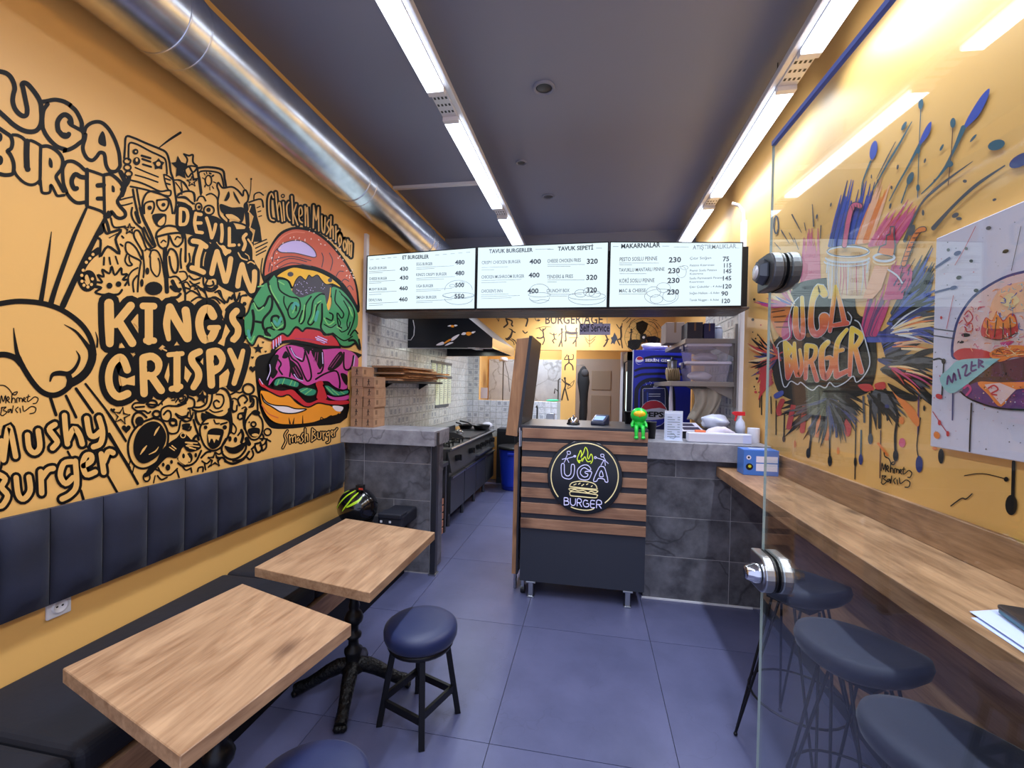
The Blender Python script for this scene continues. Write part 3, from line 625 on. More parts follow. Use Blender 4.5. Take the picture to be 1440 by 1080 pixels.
# --- doodle crowd
P = Paint(LW)
D = [('A5 130,380 140,250 155,110 250,125 400,190 570,260 660,310 700,420 720,560 750,650 770,800 790,950 765,1080', 28), ('A5 185,400 185,280 200,190 300,210 450,290 600,360 650,400 665,480 670,580', 24), ('A5 570,250,14 700,150,28 840,60,34', 20),
     ('A5 350,350 460,382', 30), ('A5 360,392 460,427', 28), ('A5 365,460 470,492', 26), ('A5 270,500 410,560 560,620', 19), ('A5 270,595 400,630 555,685', 19), ('A5 640,590 690,610 740,650', 20), ('A5 650,640 710,660', 22), ('A5 660,700 710,715', 22), ('A5 630,590 650,690 680,770 720,800', 20),
     ('A5 210,660 330,690 450,740 580,800 680,790 720,800 700,860 560,830 400,780 210,740', 24), ('A5 85,560 140,700 100,850', 62), ('A5 80,910 150,890 240,870', 20), ('A5 50,960 110,980 230,950', 20), ('A5 240,780 260,900 300,1080', 30), ('A5 290,780 320,950 350,1080', 26),
     ('A5 370,1080 360,950 410,830 500,800 620,850 700,900 730,1000 740,1080', 26), ('A5 385,1080 390,960 490,930 510,1000 480,1080', 24), ('A5 545,915 670,905 690,970 650,1040 590,1040 545,970 545,915', 24),
     ('A5 885,330 950,350 1000,340 1000,430 1050,480', 24), ('A5 885,330 930,400 910,480 980,480 1050,490', 22), ('A5 900,560 900,520 950,490 1000,560 1060,500', 24), ('A5 900,560 940,620 990,570 1010,640 1060,640', 22),
     ('A5 760,660 840,660 900,720 950,790', 20), ('A5 780,690 840,770 860,840', 16), ('A5 800,860 880,810 970,800 1010,840 1020,930', 22), ('A5 800,880 900,870 970,930 1020,960', 18), ('A5 800,950 880,970 950,1010 1000,1060', 26),
     ('A6 240,150 380,135 560,170 590,280 610,390', 30), ('A6 245,150 265,300 290,480', 26), ('A6 300,460 280,300 270,200 380,185 520,210 560,280 580,390', 22), ('A6 330,215 342,235', 14), ('A6 360,200 366,220', 14), ('A6 400,212 416,218', 22), ('A6 435,250 448,240', 24), ('A6 310,270 335,285', 12), ('A6 450,322 480,335', 14), ('A6 402,385 405,425', 12), ('A6 345,365 340,385', 18), ('A6 435,380 450,405', 14),
     ('A6 600,830 530,760 510,680 505,560 520,460 495,380 510,330 545,380 580,400 680,385 760,430 820,500 830,440 860,430 890,500 880,570 840,620 860,750 870,880 850,930', 24), ('A6 590,740 640,800 620,860', 26), ('A6 600,830 640,860 690,830 800,850 870,880', 24), ('A6 740,285 790,340 840,410', 11), ('A6 925,285 920,420 895,540', 11),
     ('A6 960,540 970,480 1030,455 1080,490', 18), ('A6 900,580 1050,540 1080,640', 22), ('A6 865,610 880,760 890,960', 44), ('A6 1000,650 1040,632', 14), ('A6 1012,702 1048,690', 14), ('A6 1022,762 1058,750', 14), ('A6 240,560 270,510 320,510 350,560', 22), ('A6 360,490 420,470 490,520 510,600', 20), ('A6 0,300 80,330 130,420', 20), ('A6 40,330 55,440', 16), ('A6 0,480 100,440 200,460 215,560', 24), ('A6 0,520 100,530 190,600', 22), ('A6 0,580 90,600 170,660', 26),
     ('A7 400,230 440,340 500,330 630,300 560,420 610,600 460,510 360,640 370,430 290,390 390,330 400,230', 34), ('A7 480,400 580,345', 14), ('A7 640,380 660,400', 24), ('A7 622,482 650,502', 24), ('A7 415,650 410,740', 26), ('A7 480,650 495,735', 24), ('A7 560,635 590,730', 20), ('A7 340,560 240,640 150,760 110,900 150,1010 210,1040 280,980 260,880 210,850 170,900', 84),
     ('A7 330,960 390,960 330,870 410,890 390,800 480,850 510,760 550,870 630,780 640,860 710,860 650,930 720,930 680,1000', 28), ('A7 310,1010 380,1030 320,1075', 26), ('B2 20,30 100,50 30,100 120,130', 28), ('B2 120,130 250,132 330,120 370,70', 30),
     ('A7 890,660 900,580 800,400 800,320 850,310 900,400 960,540 1060,510', 24), ('A7 890,670 820,530 740,460 690,470 690,560 740,620 870,690 870,760 850,900 840,1080', 24), ('A7 700,610 680,690 720,750 770,740 740,700 730,640', 22), ('A7 840,780 770,820 720,900 730,1000', 22), ('A7 830,880 780,960 790,1080', 24), ('A7 770,20 760,100 800,200 900,290', 26), ('A7 870,20 910,150 1000,340 1060,500', 38), ('A7 920,270 980,400 1030,490', 28), ('A7 820,80 860,200', 50), ('A7 500,150 540,265 680,255', 26), ('A7 420,130 460,240 480,330', 40),
     ('A8 90,640 120,560 190,570 240,680 280,900', 22), ('A8 100,640 110,800 180,890 220,830 220,720 200,660', 20), ('A8 170,400 190,320 300,250 420,260 510,320 545,420 545,700', 28), ('A8 170,390 330,350 480,340 520,400', 28), ('A8 180,400 210,500 280,540 325,480 330,370', 26), ('A8 345,380 390,480 450,510 510,440 500,370', 26), ('A8 235,460 265,430 295,450', 18), ('A8 415,420 440,385 480,400', 20),
     ('A8 310,620 350,540 420,580 450,700 440,820 400,840 360,760 340,640', 28), ('A8 300,620 310,780 330,900', 24), ('A8 285,540 285,700 300,900 310,1080', 55), ('A8 490,540 480,650 490,780', 26), ('A8 350,900 430,890 490,960 530,1080', 24), ('A8 380,950 420,1030 460,1070', 50), ('A8 470,830 540,830 570,900 540,940', 20), ('A8 590,880 650,930 730,910', 24), ('A8 600,950 650,990 720,970', 22), ('A8 770,910 780,1000 860,1050 940,1010 950,930', 26), ('A8 510,980 560,960 610,1030', 20), ('A8 540,1030 600,1050', 24), ('A8 620,1010 700,1010 740,1060', 22), ('A8 820,940 800,990 850,1010 900,990 890,950', 24),
     ('B1 200,820 260,800 290,890 350,950 380,880 400,900 430,850 450,920 480,920 510,830', 24), ('B1 510,930 530,870 590,850', 20), ('B1 0,770 60,790 100,900', 24), ('B1 0,960 100,900 200,900 260,960', 20), ('B1 700,212 850,150', 16), ('B1 712,262 860,190', 16), ('B1 720,312 850,240', 16), ('B1 720,352 840,290', 16), ('B1 800,390 780,550 820,690', 14),
     ('B3 0,30 60,80 120,60', 40), ('B3 0,170 80,160 120,120', 36), ('B3 160,0 180,100 180,210', 26), ('B3 190,120 260,80 350,130 400,170 470,190', 24), ('B3 260,210 350,160 460,190 560,160 680,240', 24), ('B3 380,60 440,120 470,200', 20),
     ('B6 590,250 700,290 770,430 765,580 700,730 590,840 460,890 350,850 280,730 270,570 330,420 440,310 590,250', 28), ('B6 350,370 320,290 350,200 420,180 500,240', 30), ('B6 0,170,30 100,330,26 235,550,12', 26), ('B6 0,440 130,640 270,870 390,1080', 34), ('B6 295,790 275,860', 16), ('B6 345,850 325,940', 16), ('B6 470,60 360,60 320,110 380,160 470,160 520,190 550,170', 24), ('B6 360,115 470,105', 24), ('B6 500,75 640,85', 25), ('B6 650,90 740,0', 22), ('B6 690,40 700,80', 18),
     ('B6 1000,60 900,100 780,95 700,130 680,200 700,270 770,290 810,240 800,170 760,160 720,205', 24), ('B6 870,200 920,250 1000,240 1030,180', 26), ('B6 930,290 900,420 830,450 770,430', 24), ('B6 930,260 990,300 1060,270', 18), ('B6 650,880 700,960 800,970 890,890', 22), ('B6 640,980 690,1030 760,1000', 22), ('B6 880,900 900,960 912,1000', 22), ('B6 620,900 680,930 700,960', 22), ('B6 900,820 960,860 1040,850', 26), ('B6 960,870 1000,910 1050,890', 20), ('B6 590,1070 610,980', 16),
     ('B7 340,100 330,220 260,270 180,270', 24), ('B7 400,90 390,200 340,290 240,320 170,300', 24), ('B7 480,40 560,70 610,160 615,280 560,370 460,390 330,330', 30), ('B7 450,120 520,130 535,200 500,270 440,280 415,220 450,190 480,210', 20), ('B7 370,300 430,330 520,310', 16), ('B7 260,600 260,500 340,400 480,395 590,420 610,500 580,620 500,740 400,780 310,720 260,600', 24), ('B7 290,470 350,460', 20), ('B7 500,470 570,450', 22), ('B7 420,420 440,460 480,460', 18),
     ('B7 560,640 510,740 530,830 620,880 720,850 790,760 790,680', 26), ('B7 850,350 790,440 790,540 850,640 930,640 985,550 985,430 940,360', 22), ('B7 720,250 700,180 760,130 810,180 780,220', 24), ('B7 640,330 680,310 690,250', 20), ('B7 640,200 630,280 640,330', 24), ('B7 700,400 710,350 780,340 770,390 735,405', 22), ('B7 620,560 660,580 680,520 640,460', 18), ('B7 700,600 730,560', 20), ('B7 860,140 920,160 930,300', 24), ('B7 840,160 880,200 840,270', 24),
     ('B7 620,120 680,80 640,20', 22), ('B7 600,300 620,440 610,560', 40), ('B7 790,300 770,420 780,520', 34), ('B7 0,870 60,930 130,950 210,900 270,780', 24), ('B7 230,1020 240,980 290,970 290,1020', 20), ('B7 310,930 322,1000', 20), ('B7 355,970 375,950', 20), ('B7 550,900 640,930 760,880 830,790', 28), ('B7 810,860 840,880 880,830 870,780', 22), ('B7 900,740 930,800 980,760 960,680', 26), ('B7 990,780 1030,740 1030,660', 22), ('B7 960,640 1020,640 1080,670', 20), ('B7 270,860 330,800 380,790', 24), ('B7 440,800 480,820 520,790', 20), ('B7 460,870 520,860 560,900', 24), ('B7 200,330 220,420 250,470', 24), ('B7 180,420 210,520 240,600', 26), ('B7 90,380 140,400 170,360', 22), ('B7 740,540 760,600 740,680', 34), ('B7 800,640 830,700', 50)]
for s, w in D: P.st(s, w, K)
for s, w in (('B5 830,640 870,650 900,640', 20), ('B5 760,740 800,720 840,740', 20), ('B5 770,800 780,870 830,880 835,820', 18), ('B5 850,960 870,990 910,970 900,920 860,920 845,970', 18), ('B5 900,850 940,830 960,860', 18), ('B5 1000,700 1050,740 1040,820 990,830', 20), ('B5 1000,680 1010,760', 30), ('B5 60,910 130,950 190,940', 16), ('B5 120,970 200,1010 260,980 280,900', 18), ('B5 240,870 250,950', 18), ('B5 320,900 310,980 350,1050', 22), ('B5 0,720 40,710 50,740 10,745', 18), ('B5 60,770 110,700 150,690', 18), ('B5 100,730 120,770 170,750 180,700 140,690', 18), ('B5 0,820 100,810 190,760 215,700 190,660', 22), ('B5 210,700 290,740 290,830 220,850', 26), ('B5 0,1000 60,1010 70,1060', 30),
             ('B7 10,150 50,140 60,180 20,190', 18), ('B7 0,240 60,220 120,140', 20), ('B7 40,420 90,440 150,420', 20), ('B7 60,520 130,540 150,500', 24), ('B7 180,640 220,600 240,650', 30), ('B7 960,720 1010,700 1040,640', 20), ('B7 900,700 940,690', 24), ('B7 860,760 900,720', 24), ('B7 280,900 330,930 370,900', 20), ('B7 640,900 740,880 800,830', 20), ('B7 150,980 160,1030', 20), ('B7 980,580 1000,620 980,660', 22),
             ('A8 30,560 60,540 100,560', 20), ('A8 0,300 40,420 110,520', 30), ('A8 590,600 600,690 560,760', 22), ('A8 470,970 530,940', 20), ('A8 660,1050 720,1030 790,1070', 22), ('A8 0,560 20,760 10,900', 22), ('B3 420,40 470,80 540,80 590,30', 22), ('B3 440,0 460,40 520,50 560,10', 18), ('B3 600,100 640,160 700,220 740,160 770,190 790,130', 20), ('B3 800,100 830,210 870,140', 20), ('B3 870,230 890,150 960,140', 22), ('B3 290,20 330,60 370,130', 18)): P.st(s, w, K)
P.dot('A5 270,300', 38, K).dot('A5 285,420', 46, K, ry=52).dot('A5 272,300', 12, Yw, layer=1).dot('A5 285,405', 15, Yw, ry=24, layer=1)
P.star('A5 562,460', 80, K, r2=.65).dot('A5 558,455', 28, Yw, layer=1)
for q in ('A5 165,420', 'A5 168,500', 'A5 182,580'): P.ring(q, 44, 22, K, ry=36)
P.dot('A5 450,1010', 28, K).dot('A5 625,970', 24, K)
P.fill('A5 805,350 850,430 930,460 880,540 910,640 820,600 780,620 790,510 720,440 780,430', K, smooth=False).star('A5 985,680', 62, K, w=22)
P.ring('A6 385,305', 40, 18, K, ry=66).dot('A6 740,285', 14, K).dot('A6 925,285', 13, K)
P.fill('A6 640,440 600,520 585,560 620,560 655,500', K).fill('A6 700,440 740,500 785,595 755,575 710,500', K)
P.fill('A6 535,600 680,645 825,650 830,790 790,840 740,770 680,730 600,735 540,690', K)
P.fill('A6 600,735 680,735 750,770 785,815 700,800 640,790', Yw, 1)
P.fill('A6 900,600 970,600 1000,760 1040,900 1062,1080 940,1080 965,930 900,900 945,760 890,700', K, smooth=False)
P.st('A6 915,630 890,700 945,760 905,900 965,935 935,1075', 18, Yw, 1, smooth=False)
P.ring('A6 260,640', 40, 20, K, ry=50).ring('A6 390,680', 66, 22, K, ry=60).dot('A6 265,640', 20, K).dot('A6 385,675', 28, K)
P.star('A7 735,290', 62, K, w=26).dot('A7 480,1005', 38, K).dot('A7 595,985', 36, K)
for q in ('270,610', '230,660', '185,710', '145,810', '128,875', '130,950', '155,1000', '205,1022', '250,990', '262,920'): P.dot('A7 '+q, 20, Yw, layer=1)
P.dot('A7 190,905', 24, Yw, ry=40, layer=1).dot('A7 960,820', 25, K, ry=45).dot('A7 890,970', 22, K, ry=50).dot('A8 140,1040', 112, K, ry=86)
P.fill('A8 130,105 280,95 302,150 280,240 200,262 140,190', K).fill('A8 272,130 190,208 222,246 272,215', Yw, 1)
P.dot('B1 570,965', 26, K)
P.fill('B6 590,290 680,330 745,450 735,570 660,710 560,790 460,825 380,780 335,670 345,520 400,400 490,320', K)
P.st('B6 660,360,10 625,410,26 595,470,10', 22, Yw, 1).st('B6 500,600,10 460,650,28 420,710,10', 24, Yw, 1).st('B6 650,615,6 610,670,18 530,710,8', 18, Yw, 1)
P.dot('B6 410,290', 55, K, ry=60).star('B6 180,225', 105, K, w=24, r2=.42, rot=-80).heart('B6 242,385', 58, K).heart('B6 70,150', 32, K)
P.ring('B6 570,70', 60, 28, K, ry=45).ring('B6 835,305', 42, 30, K).ring('B6 625,200', 46, 30, K, ry=40)
P.fill('B6 950,330 1050,320 1030,390 970,390', K)
P.fill('B6 690,660 790,560 880,500 960,430 1080,560 960,620 920,700 870,760 760,750 640,870 560,960 470,1000 520,890 600,840', K)
P.st('B6 790,620 850,660', 14, Yw, 1).st('B6 820,600 870,640', 14, Yw, 1).ring('B6 960,470', 30, 12, Yw, layer=1).st('B6 990,560 1080,580', 14, Yw, 1).st('B6 1000,600 1080,630', 14, Yw, 1)
P.fill('B6 960,650 1000,690 1040,760 1000,840 930,810 900,760', Yw, 1).dot('B6 965,730', 18, K, ry=32, layer=2).dot('B6 710,840', 18, K, ry=25).dot('B6 815,805', 18, K, ry=26).dot('B6 770,875', 30, K, ry=40).ring('B6 500,1000', 42, 20, K, ry=52)
P.star('B7 275,155', 85, K, rot=-80)
P.fill('B7 270,340 330,350 470,400 600,330 620,400 600,450 560,400 480,398 350,392 280,430', K)
P.dot('B7 320,505', 22, K).dot('B7 545,505', 26, K).fill('B7 340,580 370,530 450,515 530,540 520,620 480,720 400,760 345,700', K)
P.fill('B7 345,590 490,600 470,660 440,640 420,690 400,640 380,640 360,690', Yw, 1, smooth=False)
P.dot('B7 605,640', 20, K, ry=32).dot('B7 670,650', 20, K, ry=32).fill('B7 540,720 640,740 780,680 760,760 680,810 590,800', K)
P.ring('B7 880,470', 28, 20, K).fill('B7 810,540 870,510 950,520 950,580 910,620 850,610', K).dot('B7 900,595', 40, Yw, ry=18, layer=1).fill('B7 850,340 900,300 960,330 930,370', K).dot('B7 830,445', 10, K)
P.ring('B7 820,60', 66, 26, K, ry=60).star('B7 430,885', 80, K, w=26)
P.fill('B7 60,700 140,650 220,660 270,740 180,790 100,780', K).st('B7 90,680 220,690', 14, Yw, 1).st('B7 110,712 240,730', 14, Yw, 1).st('B7 130,745 200,760', 14, Yw, 1)
P.dot('B7 60,845', 18, K, ry=36).dot('B7 205,830', 16, K, ry=26).dot('B7 130,860', 40, K, ry=60).dot('B7 130,885', 12, Yw, ry=26, layer=1)
P.ring('B7 1045,560', 40, 18, K)
P.star('D4 115,265', 50, K).heart('D4 65,450', 34, K).heart('D4 62,345', 14, K).heart('D4 160,205', 11, K).heart('D4 183,290', 11, K)
P.done('painted_doodles', WL, 'crowd of black outline doodle figures')
# --- the big colour burger
def bpart(name, fn):
    p = Paint(LW, .0012+bpart.k*.0009); bpart.k += 1; fn(p); o = p.done(name, PB) if PB else p.done('painted_burger', WL, 'tall burger painted in colour'); return o
bpart.k = 0; PB = None
def f(p):
    p.fill('D4 90,490 105,345 230,300 500,200 1030,300 1030,360 935,460 935,900 600,978 300,1002 200,960 130,800', K)
    p.fill('D3 165,560 160,450 185,330 235,220 318,110 430,62 545,66 655,102 768,185 868,296 958,428 1018,560 1043,700 1040,850 900,760 600,640 300,620', K)
PB = bpart('painted_burger', f)
def f(p):
    p.fill('D3 182,520 178,450 202,335 250,230 330,132 432,86 540,90 645,124 752,204 850,312 940,440 1000,565 1024,700 1020,790 930,655 850,565 740,485 600,434 450,422 330,450 250,482', 'p_bun')
    p.st('D3 215,360 270,240 345,150 440,108 540,112', 12, 'p_bun2', 1).fill('D3 290,270 330,220 430,185 530,195 620,260 650,320 630,340 560,325 450,300 330,295', 'p_lilac', 1)
    p.st('D3 290,270 330,220 430,185 530,195 620,260 650,320 630,340 560,325 450,300 330,295 290,270', 9, 'p_patty', 2)
    random.seed(5)
    for i in range(46):
        t = random.random(); a = math.radians(200+150*t); r = .78+.2*random.random()
        x = 600+420*math.cos(a)*r; y = 560+470*math.sin(a)*r+130*max(0, t-.5)
        p.dot('D3 %f,%f' % (x, y), 9, 'p_seed', ry=5, layer=2, n=6, rot=random.random()*3)
    for s in ('245,380 260,300 290,260', '700,430 715,350 700,300', '780,460 800,370 770,300', '830,520 860,470 900,470', '880,570 910,540 950,560', '930,620 960,600 990,640', '270,420 400,350 560,380', '300,440 420,390 600,420', '210,470 225,390', '235,470 245,420', '270,360 420,330 600,370'): p.st('D3 '+s, 8, 'p_patty', 2)
bpart('bun', f)
def f(p):
    p.st('D3 170,530 260,480 340,448 450,424 600,430 740,480 860,560 950,670 1035,830', 30, K)
    p.fill('D3 430,640 470,540 510,505 550,550 590,500 620,520 660,495 700,550 740,590 790,600 780,700 745,770 700,700 640,670 560,700 480,715 430,690', 'p_patty', 1)
    random.seed(8)
    for i in range(40): p.dot('D3 %f,%f' % (random.uniform(450, 740), random.uniform(560, 680)), 4, 'p_lilac', layer=2, n=5)
bpart('patty', f)
def f(p):
    p.fill('D3 285,520 350,470 440,435 540,450 650,470 760,520 820,560 872,612 800,580 740,585 700,550 660,500 610,520 580,500 550,545 500,510 460,550 430,610 400,560 350,530', 'p_cheese')
    p.st('D3 780,620,6 770,720,14 745,820,28', 10, 'p_cheese').dot('D3 410,495', 28, 'p_patty', ry=22, layer=1).dot('D3 775,550', 20, 'p_patty', layer=1)
    p.st('D3 285,520 350,530 400,560 430,615 460,550 500,512 550,548 580,503 610,522 660,502 700,552 740,588 800,582', 7, K, 1)
bpart('cheese', f)
def f(p):
    p.fill('D3 200,560 250,500 290,540 380,560 430,660 500,710 580,685 660,660 720,680 740,760 760,830 790,760 790,620 860,630 920,680 980,760 1030,860 1030,960 1010,1010 1030,1060 D4 1040,180 1052,275 1010,215 950,245 870,235 800,135 720,135 680,92 560,74 520,104 460,64 390,145 330,124 240,184 160,155 110,150 70,225 40,225 0,150 -12,80 D3 -14,900 0,850 20,840 60,730 150,590', 'p_green')
    for s, w in (('D3 200,560 220,640 280,760 350,900 350,990 290,1000 240,950 240,890 290,880 320,930', 22), ('D3 60,740 110,810 170,780 210,700 240,720 230,820 160,910 160,990 220,1060', 22), ('D3 290,540 310,640 400,700 480,720 500,800 460,890 410,900 385,830 420,760 460,780 460,830', 14), ('D3 350,700 350,760 390,850', 12), ('D3 600,700 550,780 540,900 510,950 490,920 520,830', 14), ('D3 720,680 680,680 620,740 600,860 570,940 600,960 640,900 650,800 690,740', 14),
                 ('D3 700,770 700,900 690,990 740,1050 800,1040', 18), ('D3 830,640 820,740 860,800 900,860 880,900 840,850 850,960 880,990', 12), ('D3 880,680 960,760 1000,860 980,960 940,1050', 12), ('D3 900,740 950,840 930,940 940,1000', 10), ('D3 740,900 790,920 800,870 770,850', 14), ('D3 960,1060 1000,1010 1030,1040', 14), ('D3 60,830 70,900 60,1000 40,1060', 26), ('D3 90,930 150,940', 22), ('D3 200,1060 190,1000 240,980', 16), ('D3 860,650 900,700 980,800', 8), ('D3 850,900 870,940 860,980', 9),
                 ('D4 200,160 170,110 200,70 260,90', 14), ('D4 1040,180 1052,275 1010,215 950,245 870,235 800,135 720,135 680,92 560,74 520,104 460,64 390,145 330,124 240,184 160,155 110,150 70,225 40,225 0,150', 18), ('D4 950,190 1000,190 1040,260', 22), ('D4 800,120 900,190 980,150', 12), ('D4 720,40 780,70 830,40', 10), ('D3 -12,880 20,840 60,730 150,590 200,560 250,500', 16), ('D4 850,60 880,110 940,80 960,20', 10)): p.st(s, w, K, 1)
    for s in ('D3 70,760 110,830 160,800', 'D3 300,560 350,590', 'D3 235,940 280,1000 340,960', 'D3 500,940 520,900 540,780', 'D3 590,940 620,880 640,780', 'D3 110,610 160,600', 'D3 720,900 760,960 810,930', 'D3 430,850 450,800', 'D4 10,160 45,205 75,150', 'D4 170,150 230,165', 'D3 950,800 980,880', 'D3 660,760 690,740', 'D3 220,600 240,660 300,760', 'D3 840,980 870,1000'): p.st(s, 12, 'p_green2', 1)
    for s in ('D3 430,810 450,760 480,780', 'D3 260,930 290,960 320,900', 'D4 20,100 30,160', 'D3 660,840 640,920'): p.st(s, 26, 'p_teal', 1)
bpart('lettuce', f)
def f(p):
    p.fill('D4 330,135 390,158 460,80 520,115 560,86 680,104 720,150 800,150 860,240 800,250 650,225 500,190 400,180 300,230 245,270 240,200', 'p_red')
    p.st('D4 240,285 320,212 420,197 560,215 700,245 860,252', 28, K, 1)
    for s in ('250,190 252,262', '275,180 278,245', '300,165 302,230', '318,150 318,210', '640,160 740,205', '660,150 745,185', '650,180 720,212'): p.st('D4 '+s, 10, 'p_lilac', 1)
    p.st('D4 450,170 600,180 760,215', 6, 'p_dpink', 1)
bpart('tomato', f)
def f(p):
    p.fill('D4 205,600 250,430 260,330 330,250 420,232 560,262 700,272 850,262 960,285 1030,350 1020,450 940,462 930,625 860,632 800,602 750,562 650,572 560,602 480,562 350,522 270,532', 'p_pink')
    for s in ('D4 400,370 470,420 525,530 500,555 420,500', 'D4 600,280 700,270 712,380 680,455 640,380', 'D4 750,445 850,300 890,310 880,400 800,462', 'D4 330,345 360,285 392,320 370,352', 'D4 870,490 930,510 930,600 890,560', 'D4 205,440 250,330 300,330 270,440 290,480 240,540', 'D4 520,260 600,262 610,300 590,280 575,320 550,280'): p.fill(s, K, 1)
    for s in ('D4 370,250 420,350 480,400 540,530 570,562 600,520 580,400 540,280', 'D4 400,250 460,340 520,380 540,300', 'D4 700,290 710,420 690,480 660,492', 'D4 640,545 730,492 830,470 862,560 860,622', 'D4 900,300 900,430 930,460 970,430 990,330', 'D4 390,330 410,420 400,520', 'D4 270,340 320,400 300,450 330,500'): p.st(s, 16, K, 1)
    for s in ('D4 430,440 480,530', 'D4 450,430 500,520', 'D4 770,430 850,320', 'D4 790,440 870,330', 'D4 660,300 650,400', 'D4 640,300 625,380'): p.st(s, 7, 'p_dpink', 2)
    for s in ('D4 215,410 220,470 190,550', 'D4 410,260 450,330 510,360', 'D4 700,300 705,400', 'D4 1000,330 990,420', 'D4 440,500 470,540 520,560', 'D4 120,540 150,590'): p.st(s, 8, 'p_lilac', 2)
bpart('onion', f)
def f(p):
    p.fill('D4 115,545 200,622 320,652 420,640 480,690 560,762 640,742 700,702 760,742 935,742 935,772 800,782 640,782 560,802 440,722 380,692 300,702 180,632 130,602', 'p_red')
    p.fill('D4 640,580 700,562 722,640 740,722 650,722 660,652', 'p_red')
    for s in ('D4 245,590 270,540 330,530 400,540 485,575 470,622 400,612 330,592 270,612', 'D4 470,640 540,615 642,640 630,692 560,702 500,672', 'D4 710,600 760,600 850,652 935,640 935,682 820,702 750,662'):
        p.fill(s, 'p_pickle', 1); q = s.split(); p.st(s+' '+q[1], 15, K, 2)
    for s in ('D4 280,600 300,550', 'D4 330,590 350,540', 'D4 400,600 420,555', 'D4 440,605 450,570', 'D4 500,660 560,630', 'D4 540,685 600,640', 'D4 740,620 800,680', 'D4 790,640 850,690', 'D4 870,660 900,680'): p.st(s, 8, 'p_green2', 2)
    p.st('D4 130,640 200,655 310,705 390,690 470,765 570,802 660,765 760,780 930,790', 14, K, 2)
    p.fill('D4 745,690 820,710 935,690 935,730 840,740 770,720', 'p_pink', 1)
bpart('pickle', f)
def f(p):
    p.fill('D4 130,655 200,662 320,712 400,692 480,772 570,806 650,764 720,774 800,804 872,852 780,884 690,914 600,942 450,957 300,952 210,902 150,802', 'p_orange')
    p.fill('D4 135,680 180,752 260,784 370,792 450,816 555,820 450,857 330,852 240,802 160,752', 'p_white', 1); p.st('D4 135,680 180,752 260,784 370,792 450,816 555,820 450,857 330,852 240,802 160,752 135,680', 11, K, 2)
    p.fill('D4 795,790 890,800 870,842 820,832', 'p_white', 1)
    for s in ('390,900,4 400,950,16', '440,900,4 430,950,16', '518,880,4 518,950,14'): p.st('D4 '+s, 10, K, 1)
    p.st('D4 140,780 200,860 290,900', 10, 'p_bun', 1)
    p.st('D4 680,920 690,895 720,915 750,895 780,880 810,890 850,860', 8, K, 1)
bpart('bottom_bun', f)

# ================================================================== right wall mural and canvas
CROPS['R6'] = (1040, 380, 3.373); CROPS['R7'] = (1000, 620, 2.348)
for n, c in dict(q_blue=(52, 74, 170), q_dblue=(34, 48, 116), q_teal=(50, 92, 110), q_mag=(196, 60, 120), q_pinkr=(214, 96, 130), q_red=(196, 46, 52), q_or=(232, 128, 52), q_peach=(238, 178, 140), q_cream=(236, 204, 150), q_grey=(70, 74, 84), q_pale=(206, 212, 226), q_purple=(96, 52, 110), canvas=(206, 202, 222), q_brown=(86, 48, 40), q_flesh=(220, 186, 184), q_aqua=(140, 186, 190)).items(): mat(n, c, .42)
def firemat(name, z0, z1):
    m, nt, b = newmat(name); L = nt.links.new; b.inputs['Roughness'].default_value = .4
    tc = N(nt, 'ShaderNodeTexCoord'); sp = N(nt, 'ShaderNodeSeparateXYZ'); mr = N(nt, 'ShaderNodeMapRange'); rp = N(nt, 'ShaderNodeValToRGB')
    mr.inputs[1].default_value = z0; mr.inputs[2].default_value = z1
    L(tc.outputs['Object'], sp.inputs[0]); L(sp.outputs['Z'], mr.inputs[0]); L(mr.outputs[0], rp.inputs[0]); L(rp.outputs[0], b.inputs['Base Color'])
    e = rp.color_ramp.elements; e[0].color = lin((204, 58, 66)); e[0].position = .05; e[1].color = lin((244, 206, 70)); e[1].position = .85
    x = e.new(.45); x.color = lin((236, 128, 58))
def RW(x, y, off): p = onX(x, y, XR); p.x = XR-off; return p
zz = lambda x, y: RW(x, y, 0).z
firemat('fire_1', zz(1140, 478), zz(1140, 410)); firemat('fire_2', zz(1150, 536), zz(1150, 475))
# splash of colour
P = Paint(RW); random.seed(11); rd = random.uniform
def fan(cx, cy, a0, a1, n, r0, r1, l0, l1, w, cols, layer=0, sy=1.0):
    for i in range(n):
        a = math.radians(rd(a0, a1)); r = rd(r0, r1); l = rd(l0, l1); b = a+rd(-.12, .12)
        p0 = (cx+math.cos(a)*r, cy+math.sin(a)*r*sy); p1 = (cx+math.cos(a)*r+math.cos(b)*l*.5, cy+math.sin(a)*r*sy+math.sin(b)*l*.5*sy); p2 = (p0[0]+math.cos(b+.1)*l, p0[1]+math.sin(b+.1)*l*sy)
        ww = w*rd(.5, 1.2)
        P.st([(p0[0], p0[1], ww*.6), (p1[0], p1[1], ww), (p2[0], p2[1], .5)], ww, random.choice(cols), layer)
def brush(bx0, by0, bx1, by1, tx0, ty0, tx1, ty1, n, w, cols, layer=0):
    for i in range(n):
        t = (i+rd(0, 1))/n; s = rd(0, .45)
        b = (bx0+(bx1-bx0)*t, by0+(by1-by0)*t); q = (tx0+(tx1-tx0)*t, ty0+(ty1-ty0)*t)
        q = (q[0]+(b[0]-q[0])*s, q[1]+(b[1]-q[1])*s)
        P.st([(b[0], b[1], w), ((b[0]+q[0])/2, (b[1]+q[1])/2, w*rd(.7, 1.1)), (q[0], q[1], .8)], w, random.choice(cols), layer)
brush(1166, 346, 1212, 340, 1188, 250, 1232, 250, 30, 4.2, ['q_blue', 'q_blue', 'q_dblue'])
brush(1205, 342, 1226, 338, 1236, 248, 1256, 252, 12, 5, ['q_or', 'q_peach', 'q_peach'])
